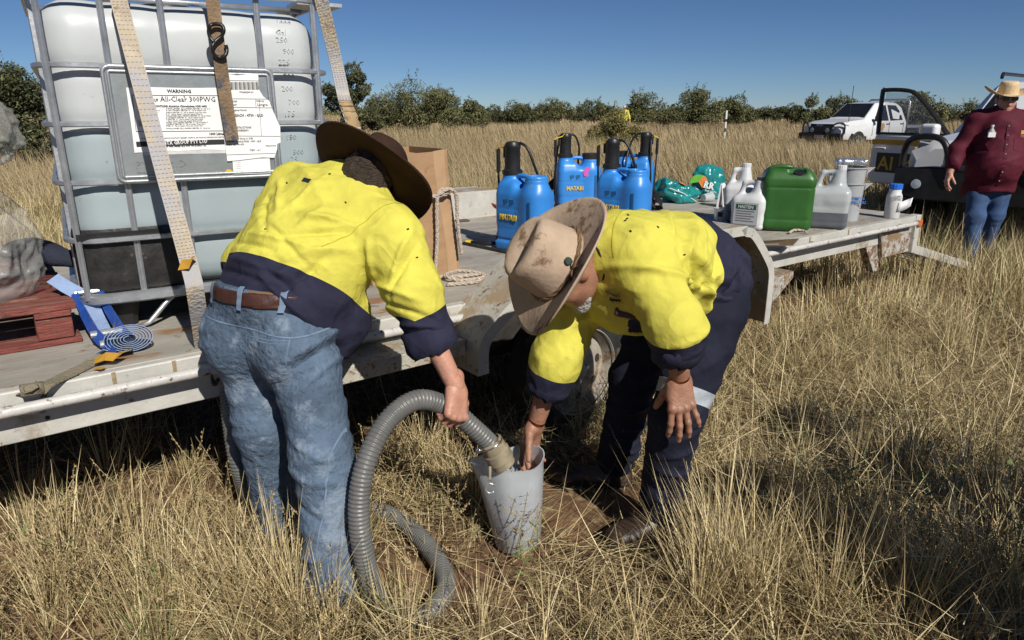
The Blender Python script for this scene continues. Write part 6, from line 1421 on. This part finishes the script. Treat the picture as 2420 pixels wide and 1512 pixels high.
for dx, nm in ((-.115, 'belt_loop'), (.115, 'belt_loop'), (0.0, 'belt_loop')):
    c = waist + latp * dx; patch(nm, jeans, [(waist + V(0, 0, .054), wup), (waist + V(0, 0, -.004), -wup), (c + latp * .008, latp), (c - latp * .008, -latp), (P, frp)], .012, SEAM, mA)
patch('leather_patch', jeans, [(waist + V(0, 0, .0535), wup), (waist + V(0, 0, .049), -wup), (waist + latp * .10, latp), (waist + latp * .02, -latp), (P, frp)], .004, M('patch_leather', (.16, .09, .05), .6), mA)
pc = P + latp * .085 + V(0, 0, -.10)
pk = patch('back_pocket', jeans, [(pc + V(0, 0, .075), V(0, 0, 1)), (pc + latp * .075, latp), (pc - latp * .08, -latp), (pc - V(0, 0, .065), nrm(V(0, 0, -1) + latp * .35)), (pc - V(0, 0, .065), nrm(V(0, 0, -1) - latp * .35)), (P, frp)], .0035, DENIM, mA)
for z in (.064, .072): patch('stitch_line', jeans, [(pc + V(0, 0, z + .0012), V(0, 0, 1)), (pc + V(0, 0, z - .0012), V(0, 0, -1)), (pc + latp * .073, latp), (pc - latp * .078, -latp), (P, frp)], .0048, SEAM, mA)
for sgn in (-1, 1): patch('stitch_line', jeans, [(pc + V(0, 0, .075), V(0, 0, 1)), (pc + latp * (.073 * sgn if sgn > 0 else -.074), latp), (pc + latp * (.070 if sgn > 0 else -.078), -latp), (pc - V(0, 0, .05), V(0, 0, -1)), (P, frp)], .0048, SEAM, mA)
yk = P + V(0, 0, -.012)
patch('yoke_seam', jeans, [(yk + V(0, 0, .002), nrm(V(0, 0, 1) + latp * .1)), (yk - V(0, 0, .002), nrm(V(0, 0, -1) - latp * .1)), (P, frp)], .002, SEAM, mA)
sR = nrm(latp - V(0, 0, 1) * .02); q = Rk + latp * .062
patch('side_seam', jeans, [(q + latp * .002, latp), (q - latp * .002, -latp), (P + V(0, 0, -.15), V(0, 0, 1)), (V(0, 0, .1), V(0, 0, -1)), (Rk - latp * .05, -latp), (Rk + frp * .03, frp)], .002, SEAM, mA)
boot('boot', Ra + V(.01, .0, .01), Ra + V(.11, .17, 0), mA, TANBOOT, 1.0); boot('boot', La + V(0, .0, .01), La + V(.02, .20, 0), mA, TANBOOT, 1.0)
# hair, hat
hr = [q for q in [el(hcA + RmA @ V(0, -.018, .03), RmA, (.080, .104, .098))]][0]
f2, lo, hi = hr; e1 = A(RmA @ V(0, 1, 0)); u1_ = A(RmA @ V(0, 0, 1))
soft('hair', ((lambda p: np.maximum(f2(p) - .005 * vnoise(p, 60.) - .003 * vnoise(p, 140.), np.maximum(((p - A(hcA)) @ e1) + .012 - .5 * ((p - A(hcA)) @ u1_), -((p - A(hcA)) @ u1_) - .085))), lo, hi), .0045, HAIR, mA)
FELT = M('brown_felt', (.04, .022, .015), .9, var=.18, vs=10, bump=.1, bs=60, spec=.15)
hat(hcA + RmA @ V(0, .0, .045), RmA, mA, FELT, brim=(.215, .225), crown=(.088, .106), ch=.12, curl=.03, droop=.02, name='hat')

# ---------------------------------------------------------------- man holding the jug
P = V(.645, 2.39, .935); N_ = V(.305, 2.16, 1.075); Tn = (N_ - P).normalized()
Rs = V(.25, 2.33, .935); Ls = V(.385, 2.085, 1.065)
lat = (Rs - Ls).normalized(); lat = (lat - Tn * lat.dot(Tn)).normalized(); fr = Tn.cross(lat)
mB = person('person', 'man in yellow and navy shirt and tan hat holding the jug', (P.x - .1, P.y, 0))
REl = at(1312, 855, d=2.38); RWr = at(1266, 1000, d=2.47); LEl = at(1594, 775, d=2.04); LWr = at(1606, 893, d=2.17)
hcB = at(1336, 634, d=2.13); nB = V(-.79, -.377, .48).normalized(); fB = V(-.45, -.1, -.88); rB = fB.cross(nB); RmB = Rmat(rB, nB)
trunk = union([rc(P, P + Tn * .42, .13, .13, .7, fr), rc(N_ - Tn * .03, hcB - RmB @ V(0, .0, .055), .062, .056), headsh(hcB, RmB), rc(Rs, REl, .05, .043), rc(REl, RWr, .043, .030), rc(Ls, LEl, .05, .043), rc(LEl, LWr, .044, .031)], .03)
soft('body', trunk, .0085, SKIN2, mB)
D2 = nrm((-.24, .06, -.97)); S2 = nrm((-.75, -.6, .25)); S2 = (S2 - D2 * S2.dot(D2)).normalized(); B2 = D2.cross(S2)
soft('hand', hand(RWr, D2, B2, True, [(22, 28, 18), (24, 30, 20), (26, 30, 20), (30, 30, 20)], thumb=(.55, .95, .15), s=1.05), .0028, SKIN2, mB)
D3 = nrm(at(1612, 985, d=2.16) - LWr); B3 = V(.05, -.95, .25)
soft('hand', hand(LWr, D3, B3, False, [(14, 22, 14), (6, 20, 14), (4, 22, 16), (0, 24, 18)], splay=(.05, -.04, -.16, -.38), thumb=(.5, .9, .5), s=1.08), .0028, SKIN2, mB)
for W, E in ((RWr, REl), (LWr, LEl)):
    d = (W - E).normalized(); c = W - d * .012; Fm = frame((0, 1, .3), d); m_ = MB(); m_.ribbon([c + Fm @ V(.0335 * math.cos(a), .0305 * math.sin(a), .002 * math.sin(a)) for a in np.linspace(.35, 5.9, 26)], d, .008, .002); m_.build('bangle', COPPER, mB, world=True)
# shirt
RCf = REl.lerp(RWr, .42); LCf = LEl.lerp(LWr, .42)
sh = union([rc(P - Tn * .02, P + Tn * .18, .19, .195, .80, fr), rc(P + Tn * .15, P + Tn * .36, .198, .175, .80, fr), rc(Ls - Tn * .02, Rs - Tn * .02, .09, .085), rc(P + Tn * .34, N_ + Tn * .0, .12, .078),
            rc(Ls, LEl, .094, .080), rc(LEl, LCf, .080, .068), rc(Rs, REl, .09, .078), rc(REl, RCf, .076, .066),
            el(P + Tn * .30 + fr * .12 - V(0, 0, .04), Matrix((lat, fr, Tn)).transposed(), (.13, .09, .15)), el(P + Tn * .10 + fr * .09 - V(0, 0, .0), Matrix((lat, fr, Tn)).transposed(), (.15, .09, .13))], [0, .09, .06, .06, .045, .04, .05, .04, .07, .07])
aU, aF = (LEl - Ls).normalized(), (LCf - LEl).normalized(); bF = (RCf - REl).normalized()
sh = folds2(sh, P, fr, Tn, [((-.10, .22), (.08, .26), .014, .007), ((-.06, .14), (.12, .20), .013, -.008), ((-.10, .08), (.10, .10), .014, .008), ((-.02, .02), (.14, .10), .012, -.008), ((.02, .33), (.16, .26), .013, .010), ((.04, .28), (.18, .18), .012, -.009), ((.06, .20), (.18, .10), .013, .009), ((-.12, .32), (-.02, .36), .012, .006), ((.02, .05), (.16, .02), .012, .009)])
sh = folds2(sh, Ls, aU, fr, [((.02, -.05), (.14, .04), .012, .010), ((.05, -.08), (.20, .02), .011, -.009), ((.10, -.08), (.26, .05), .012, .010), ((.16, .07), (.30, -.03), .011, -.009), ((.24, .06), (.34, -.05), .010, .009), ((.30, .05), (.38, -.05), .010, -.008), ((.0, .04), (.22, .09), .012, .009)])
sh = wrinkle(sh, [(.017, bnoise(nrm(Tn + lat * .4), 8, 2.6), 3.3), (.012, bnoise(nrm(Tn - fr * .8), 21, 6), 6.1), (.004, bnoise(nrm(Tn + fr * .5), 40, 14), 2.1)])
pl2 = (P + Tn * .145, (Tn + fr * .18).normalized()); cB = LEl.lerp(LCf, .05); cB2 = REl.lerp(RCf, .30)
f3, lo, hi = sh; lco, lcn, rco, rcn = A(LCf), A(aF), A(RCf), A(bF); ho, hn = A(P - Tn * .10), A(Tn)
def shB(p):
    d = f3(p); d = np.maximum(d, (ho - p) @ hn - .03 * np.clip((p - A(P)) @ A(fr) / .15, -1, 1))
    d = np.where(np.linalg.norm(p - lco, axis=1) < .17, np.maximum(d, (p - lco) @ lcn), d); return np.where(np.linalg.norm(p - rco, axis=1) < .15, np.maximum(d, (p - rco) @ rcn), d)
def navyB(c):
    a = (c - A(pl2[0])) @ A(pl2[1]) < 0
    l = ((c - A(cB)) @ lcn > 0) & (np.linalg.norm(c - lco, axis=1) < .17) & (c[:, 2] < .93); r_ = ((c - A(cB2)) @ rcn > 0) & (np.linalg.norm(c - rco, axis=1) < .17) & (c[:, 0] < .30)
    l = l & ((c - A(P)) @ A(Tn) < 5); far_ = np.abs(np.cross(c - A(LEl), lcn)).max(1) < .13
    return ((a & ~((np.linalg.norm(np.cross(c - A(LEl), A(aU)), axis=1) < .12) & ((c - A(Ls)) @ A(aU) > .06) & ((c - A(LEl)) @ A(aF) < .2) & (c[:, 1] < 2.16))) | (l & far_) | r_).astype(int)
shirtB = soft('shirt', (shB, lo, hi), .0066, [HIVIS, NAVY], mB, cuts=[pl2, (cB, aF), (cB2, bF)], matfn=navyB)
for c, d, r_ in ((LCf, aF, .069), (RCf, bF, .067)):
    m_ = MB(); Fm = frame((1, 0, 0), d); m_.lathe([(r_ - .008, -.065), (r_ + .007, -.06), (r_ + .010, -.015), (r_ + .006, .012), (r_ - .004, .015), (r_ - .01, -.01)], 28, c, Fm, cap=False)
    m_.v = [tuple(Vector(v) + Vector((1, .5, 1)) * .004 * math.sin(i * .83) * (i % 3)) for i, v in enumerate(m_.v)]; m_.build('rolled_cuff', NAVY, mB, smooth=True, world=True, solid=.004)
nk = (hcB - N_).normalized(); m_ = MB(); m_.lathe([(.092, -.06), (.094, -.01), (.084, .055), (.079, .055), (.076, -.03)], 32, N_ + nk * .03, frame((1, 0, 0), nk), cap=False, sx=1.08); m_.build('collar', NAVY, mB, smooth=True, world=True)
seam(shirtB, Ls + lat * .045 - Tn * .03, (-lat * .9 - Tn * .3), [(P + Tn * .20, -Tn), (P + fr * .06, fr)], HVS, mB)
# trousers
Lh = V(.69, 2.27, .87); Rh = V(.625, 2.50, .87); Lk = V(.555, 2.14, .52); La = V(.535, 2.235, .10); Rk = V(.47, 2.50, .52); Ra = V(.43, 2.595, .10)
pu = nrm(V(0, 0, 1) + Tn * .7); hl = (Rh - Lh).normalized(); hf = nrm(V(-1, -.25, -.1))
tj = union([rc(P + V(-.02, 0, .04), P - V(-.02, 0, .06), .175, .18, .8, hf), rc(Lh, Lk, .112, .086), rc(Lk, La + V(0, 0, .01), .084, .072), rc(Rh, Rk, .112, .086), rc(Rk, Ra + V(0, 0, .01), .084, .074)], [0, .05, .03, .03, .03])
tj = folds2(tj, Lk, hf, V(0, 0, 1), [((-.08, .06), (.07, .0), .013, .008), ((-.08, .0), (.07, -.05), .012, -.008), ((-.07, -.10), (.08, -.14), .013, .009), ((-.07, -.22), (.08, -.2), .012, .009), ((-.07, -.27), (.08, -.29), .011, -.008), ((-.08, -.33), (.08, -.33), .010, .010), ((-.07, -.37), (.08, -.37), .010, .009), ((-.1, .2), (.08, .12), .014, .008), ((-.1, .26), (.08, .2), .012, -.008)])
tj = wrinkle(tj, [(.011, bnoise((.3, .1, 1), 9, 4), 4.3), (.008, bnoise((-.3, .1, 1), 20, 7), 8.5)])
trs = soft('trousers', tj, .0088, NAVY2, mB)
TAPE = M('reflective_tape', (.36, .40, .44), .45, var=.1, vs=12, bump=.2)
kd = (Lk - Lh).normalized(); kc = Lh.lerp(Lk, .80)
patch('reflective_band', trs, [(kc + kd * .025, kd), (kc - kd * .025, -kd), (V(.6, 2.285, .5), V(0, 1, 0))], .002, TAPE, mB)
kd = (Rk - Rh).normalized(); kc = Rh.lerp(Rk, .42)
patch('reflective_band', trs, [(kc + kd * .025, kd), (kc - kd * .025, -kd), (V(.6, 2.43, .5), V(0, -1, 0))], .002, TAPE, mB)
boot('boot', La + V(0, 0, .01), V(.355, 2.145, 0), mB, BOOTM, 1.05, w=.052); boot('boot', Ra + V(0, 0, .01), V(.165, 2.62, 0), mB, BOOTM, 1.05, w=.052)
# beard, hat with plaited band and badge
bd = union([el(hcB + RmB @ V(0, .075, -.108), RmB, (.033, .028, .036)), rc(hcB + RmB @ V(-.038, .05, -.098), hcB + RmB @ V(0, .08, -.115), .014, .018), rc(hcB + RmB @ V(.038, .05, -.098), hcB + RmB @ V(0, .08, -.115), .014, .018)], .02)
soft('beard', folds(bd, [], [(.0015, 90., (1, 1, 1))]), .004, WHITEH, mB)
FELT2 = M('sandy_felt', (.43, .325, .235), .95, var=.12, vs=9, bump=.12, bs=70, spots=((.18, .11, .065), .27, 7), spec=.12)
hoB = hcB + RmB @ V(0, .0, .028); hat(hoB, RmB, mB, FELT2, brim=(.205, .23), crown=(.097, .116), ch=.14, curl=.055, droop=.012, name='hat', taper=.86)
rope([hoB + RmB @ V(.1005 * math.cos(a), .1195 * math.sin(a), .012 + .003 * math.sin(2 * a)) for a in np.linspace(0, 2 * math.pi, 15)], 'plaited_band', mB, r=.0065, world=True, lay=.03).data.materials.__setitem__(0, M('plaited_leather', (.16, .095, .045), .6, var=.3, vs=50))
kq = hoB + RmB @ V(-.104, -.01, .014)
m_ = MB(); m_.tube(spline([kq, kq + RmB @ V(-.03, .015, .01), kq + RmB @ V(-.055, .0, .004)], 4), .0028, 6); m_.tube(spline([kq, kq + RmB @ V(-.025, -.02, .006), kq + RmB @ V(-.05, -.03, -.0)], 4), .0028, 6); m_.tube(spline([kq, kq + RmB @ V(-.01, -.025, .015), kq + RmB @ V(-.02, -.05, .02)], 4), .0026, 6); m_.build('band_knot', M('plaited_leather', (.16, .095, .045), .6), mB, smooth=True, world=True)
m_ = MB(); m_.lathe([(.0115, 0), (.0105, .003), (.0005, .003)], 18, hoB + RmB @ V(-.0985, -.028, .038), frame(RmB @ V(0, 0, 1), RmB @ V(-1, -.3, .12)), sx=1.1); m_.build('badge', M('green_badge', (.03, .06, .05), .35, var=.4, vs=200), mB, smooth=True, auto=40, world=True)
# pocket, wallet, logo on the chest
c = P + Tn * .26 - lat * .07 + fr * .14
patch('chest_pocket', shirtB, [(c + Tn * .055, Tn), (c - Tn * .06, -Tn), (c + lat * .055, lat), (c - lat * .055, -lat), (P + fr * .05, -fr)], .003, HIVIS, mB)
ob = hit(shB, 1478, 740); m_ = MB(); m_.box(ob, (.07, .018, .03), frame((.9, -.1, .3), (.2, .3, .9))); m_.build('spectacle_case', LEATHER, mB, bevel=.008, world=True)
a, b, c = hit(shB, 1440, 700), hit(shB, 1475, 704), hit(shB, 1440, 685)
if a and b and c:
    Lm = mat4(a, b - a, c - a); z_ = Lm.to_3x3() @ V(0, 0, 1); z_ = z_ if z_.y < 0 else -z_; tow = Matrix.Translation(z_ * .006)
    LOGO = M('logo_thread', (.03, .03, .03), .8)
    for k, s_ in enumerate(('desert', 'channels')): text(s_, .017, LOGO, mB, rootmat(mB).inverted() @ tow @ Lm @ Matrix.Translation((0, -.012 - k * .014, 0)), name='embroidery', depth=.002)
    for k in range(3):
        m_ = MB(); m_.tube([tow @ Lm @ V(t * .055, .012 + k * .006 + .005 * math.sin(t * 6.3), 0) for t in np.linspace(0, 1, 9)], .0012, 5); m_.build('embroidered_wave', LOGO, mB, world=True)
for x, y in ((1745, 580), (1716, 587), (1766, 606), (1763, 616), (1758, 622), (1773, 651), (1703, 612), (1924, 718), (1800, 560), (1850, 640), (1660, 660)):
    q = hit(shB, x * .84, y * .84)
    if q: FLIES.append(q)
m_ = MB()
for i, q in enumerate(FLIES):
    d = frame((math.cos(i * 2.1), .3, math.sin(i * 2.1)), (0, -.6, .8)); m_.box(q + V(0, -.002, .002), (.0075, .0035, .003), d)
setp(m_.build('flies', INK), 'small black flies sitting on the yellow shirts', 'flies', kind='stuff')

# ================================================================ standing people
def standing(name, label, base, ang, mats, girth=1., hgt=1.7, stride=.0, hatspec=None, res=.012, arms=((-.06, -.03), (.06, -.03)), hem=.82, details=True, belly=0., cat='person'):
    """local: faces -y, x to the viewer's right"""
    SHM, TRM, SKM, HRM, BTM = mats; k = hgt / 1.7; o = thing(name, label, cat, base, ang)
    g = girth; z = lambda q: q * k
    hc = V(0, -.03, z(1.575)); Rm = Rmat((-1, 0, 0), (0, .0 if not details else -.12, 1))
    sh_l, sh_r = V(-.185 * (.7 + .3 * g), 0, z(1.39)), V(.185 * (.7 + .3 * g), 0, z(1.39))
    el_l, el_r = V(-.26 * (.55 + .45 * g) + arms[0][0] * .5, arms[0][1] * .5, z(1.12)), V(.26 * (.55 + .45 * g) + arms[1][0] * .5, arms[1][1] * .5, z(1.12))
    wr_l, wr_r = V(-.29 * (.55 + .45 * g) + arms[0][0], arms[0][1] - .04, z(.89)), V(.29 * (.55 + .45 * g) + arms[1][0], arms[1][1] - .04, z(.89))
    body = union([rc((0, 0, z(.95)), (0, 0, z(1.38)), .13, .13), rc((0, 0, z(1.38)), hc - V(0, 0, .05), .058, .055), headsh(hc, Rm, k), rc(sh_l, el_l, .05, .042), rc(el_l, wr_l, .042, .03), rc(sh_r, el_r, .05, .042), rc(el_r, wr_r, .042, .03)], .03)
    soft('body', body, .009 if details else .016, SKM, o, world=False)
    for wr, e_, rt in ((wr_l, el_l, True), (wr_r, el_r, False)):
        soft('hand', hand(wr, (wr - e_) + V(0, -.02, 0), V(-1 if rt else 1, -.2, 0), rt, (18, 24, 16), thumb=(.35, .6, .3)), .004 if details else .008, SKM, o, world=False)
    w_ = .17 * g; s_ = union([rc((0, -.02 * belly, z(.98)), (0, 0, z(1.30)), w_ * 1.05, w_ * .98, .78 + .12 * belly, (0, 1, 0)), rc(sh_l, sh_r, .085, .085), rc((0, 0, z(1.36)), (0, 0, z(1.45)), .10, .072), rc(sh_l, el_l, .085 * (.6 + .4 * g), .072 * (.6 + .4 * g)), rc(el_l, el_l.lerp(wr_l, .62), .07 * (.6 + .4 * g), .058 * (.6 + .4 * g)), rc(sh_r, el_r, .085 * (.6 + .4 * g), .072 * (.6 + .4 * g)), rc(el_r, el_r.lerp(wr_r, .62), .07 * (.6 + .4 * g), .058 * (.6 + .4 * g)),
                rc((0, 0, z(.74)), (0, 0, z(1.0)), w_ * 1.05, w_ * 1.06, .80, (0, 1, 0)), el((0, -.09 * belly, z(1.0)), None, (w_ * .95, w_ * .8, .20))], [0, .07, .06, .035, .03, .035, .03, .05, .08])
    s_ = wrinkle(s_, [(.026, bnoise((.5, .2, 1), 7, 3.0), 2. + g), (.014, bnoise((-.5, .2, 1), 17, 6), 5.)]); f0, lo, hi = s_
    hz_ = z(hem)
    soft('shirt', ((lambda p: np.maximum(f0(p), np.where(np.abs(p[:, 0]) < w_ * 1.25, hz_ + .03 * np.sin(p[:, 0] * 9 + 1) - p[:, 2], -1))), lo, hi), res, SHM, o, world=False)
    hx = .085 * (.6 + .4 * g); lg = .093 * (.6 + .4 * g)
    an = [V(-hx * .9, -stride, z(.09)), V(hx * 1.0, stride, z(.10))]; kn = [V(-hx, -stride * .6 - .03, z(.48)), V(hx * 1.05, stride * .35 - .05, z(.48))]
    t_ = union([rc((0, 0, z(.86)), (0, 0, z(.95)), .155 * g, .16 * g, .8, (0, 1, 0)), rc((-hx, 0, z(.86)), kn[0], lg * 1.15, lg * .82), rc(kn[0], an[0], lg * .8, lg * .62), rc((hx, 0, z(.86)), kn[1], lg * 1.15, lg * .82), rc(kn[1], an[1], lg * .8, lg * .62)], .035)
    t_ = wrinkle(t_, [(.009, bnoise((.2, .1, 1), 9, 4), 2.), (.006, bnoise((-.2, .1, 1), 20, 8), 3.)]); soft('jeans', t_, res, TRM, o, world=False)
    for a in an:
        b_ = union([rc((a.x, a.y, .09), (a.x, a.y + .02, .05), .05, .05), rc((a.x, a.y + .02, .045), (a.x * 1.15, a.y - .16, .04), .045, .04)], .03); f1, lo, hi = b_
        soft('boot', ((lambda p, f1=f1: np.maximum(f1(p), .003 - p[:, 2])), lo, hi), .008, BTM, o, world=False)
    f2, lo, hi = el(hc + V(0, .02, .025), None, (.084 * k, .10 * k, .105 * k)); hr_ = (lambda p: np.maximum(f2(p) - .004 * vnoise(p, 60.), np.maximum(-.015 - p[:, 1] + hc.y + .0 * p[:, 2], -(p[:, 2] - hc.z) - .10)))
    soft('hair', (hr_, lo, hi), .007, HRM, o, world=False)
    if hatspec:
        m_, br, cr, ch, cu, dn = hatspec; hat(hc + V(0, .0, .055), Rm, o, m_, brim=br, crown=cr, ch=ch, curl=cu, dents=dn).matrix_parent_inverse = Matrix.Identity(4)
    def surf(x, zz):
        ys_ = np.linspace(-.6, .2, 500); v = f0(np.stack([np.full(500, x), ys_, np.full(500, zz)], 1).astype(np.float32)); return float(ys_[np.argmax(v < 0)])
    o['_'] = 0; del o['_']
    m_ = MB(); m_.lathe([(.085, -.03), (.092, .0), (.078, .03), (.072, .03), (.075, -.02)], 24, (0, -.005, z(1.46)), frame((1, 0, 0), (0, -.25, 1)), cap=False); m_.build('collar', SHM, o, smooth=True)
    return o, hc, Rm, surf
MAROON = M('maroon_shirt', (.085, .008, .02), .75, var=.2, vs=6, bump=.2, bs=14, spec=.3)
JEAN2 = M('blue_jeans', (.035, .075, .17), .85, var=.22, vs=6, bump=.2, bs=20)
STRAWH = M('straw_hat', (.60, .45, .26), .8, var=.12, vs=40, bump=.4, bs=120)
DHAIR = M('dark_hair', (.012, .009, .008), .5, var=.4, vs=50, bump=.6, bs=90)
wb = at(2300, 620, z=0.); wb = V(wb.x, wb.y, 0)
wo_, hc, Rm, surf = standing('person', 'woman in maroon shirt, jeans and straw hat walking by the wagon', wb, R(-18), ([MAROON], JEAN2, SKIN, DHAIR, BLACKP), girth=1.27, hgt=1.72, stride=.13, belly=1.1, hem=.70, hatspec=(STRAWH, (.20, .19), (.085, .098), .115, .075, False), arms=((-.06, -.06), (.04, .03)))
m_ = MB()
for sx_ in (-1, 1): m_.box(hc + V(sx_ * .036, -.108, .012), (.056, .012, .036)); m_.bar(hc + V(sx_ * .064, -.10, .018), hc + V(sx_ * .078, .0, .01), .008, .012)
m_.build('sunglasses', M('dark_lens', (.008, .008, .009), .15), wo_, bevel=.006)
m_ = MB(); m_.tube(spline([hc + V(.06, .09, .03), hc + V(.09, .10, -.06), hc + V(.10, .07, -.16)], 4), [.03, .034, .036, .036, .034, .032, .03, .026, .015], 8); m_.build('ponytail', DHAIR, wo_, smooth=True)
def onshirt(x, zz, off=.0): return V(x, surf(x, zz) - off, zz)
q = onshirt(-.12, 1.25, .012)
m_ = MB(); m_.lathe([(.024, 0), (.03, .01), (.03, .06), (.013, .085), (.013, .1), (.0005, .1)], 16, q); m_.build('pocket_bottle', FROST, wo_, smooth=True, auto=40)
m_ = MB(); m_.lathe([(.015, .1), (.015, .118), (.0005, .118)], 12, q); m_.build('bottle_cap', WCAP, wo_)
m_ = MB(); m_.bx(q.x - .03, q.x + .03, q.y - .036, q.y - .029, q.z + .005, q.z + .05); m_.build('bottle_label', PAPER, wo_)
for k in range(7):
    a, b = onshirt(.012, 1.40 - k * .085, .002), onshirt(.012, 1.32 - k * .085, .002); m_ = MB(); m_.bar(a, b, .03, .006, (0, 1, 0)); m_.build('placket', MAROON, wo_)
    m_ = MB(); m_.lathe([(.007, 0), (.006, .004), (.0005, .004)], 10, a.lerp(b, .5) + V(0, -.004, 0), frame((1, 0, 0), (0, -1, 0))); m_.build('button', M('button_grey', (.3, .25, .25), .4), wo_)
for sx_ in (-.12, .13):
    P4 = [onshirt(sx_ + dx, zz, .004) for dx, zz in ((-.055, 1.25), (.055, 1.25), (.055, 1.14), (0, 1.125), (-.055, 1.14))]; m_ = MB(); m_.prism(P4, (0, .01, 0)); m_.build('shirt_pocket', MAROON, wo_)
q = onshirt(.14, 1.30, .003); m_ = MB(); m_.lathe([(.02, 0), (.018, .003)], 16, q, frame((1, 0, 0), (.1, -1, .15)), sx=1.5); m_.build('shirt_logo', M('logo_gold', (.55, .33, .06), .5), wo_)
for k in range(2): q = onshirt(.14, 1.272 - k * .013, .003); m_ = MB(); m_.box(q, (.055, .004, .006)); m_.build('logo_lettering', M('logo_orange', (.5, .22, .1), .5), wo_)
# two onlookers beside the photographer (only their shadow falls into the picture)
KHAKI = M('khaki_shirt', (.25, .21, .13), .85, var=.15, vs=6, bump=.2, bs=14)
ok1 = standing('person', 'onlooker in khaki shirt and wide hat standing right of the camera', (2.35, 1.2, 0), R(-60), ([KHAKI], NAVY2, SKIN2, HAIR, BOOTM), girth=1.15, hgt=1.78, res=.016, hatspec=(FELT, (.20, .21), (.086, .104), .12, .03, True), details=False)
standing('person', 'onlooker in blue shirt standing near the camera', (1.92, .68, 0), R(-40), ([M('blue_shirt', (.06, .11, .22), .85, var=.15, vs=6, bump=.2, bs=14)], NAVY2, SKIN, HAIR, BOOTM), girth=1.3, hgt=1.75, res=.016, hatspec=(FELT2, (.19, .2), (.086, .104), .12, .03, True), details=False)
ok3 = copy_tree(ok1[0]); ok3.location = (2.5, .72, 0); ok3['label'] = 'onlooker in khaki shirt furthest to the right of the camera'
# worker far out by the pale bush
fp = at(1474, 285, Y=44.)
standing('person', 'distant worker in yellow shirt and white hat beside the pale bush', (fp.x, 44., 0), 0., ([HIVIS], NAVY2, SKIN, HAIR, BOOTM), hgt=1.75, res=.02, hatspec=(WCAP, (.19, .2), (.086, .104), .12, .03, True), details=False)
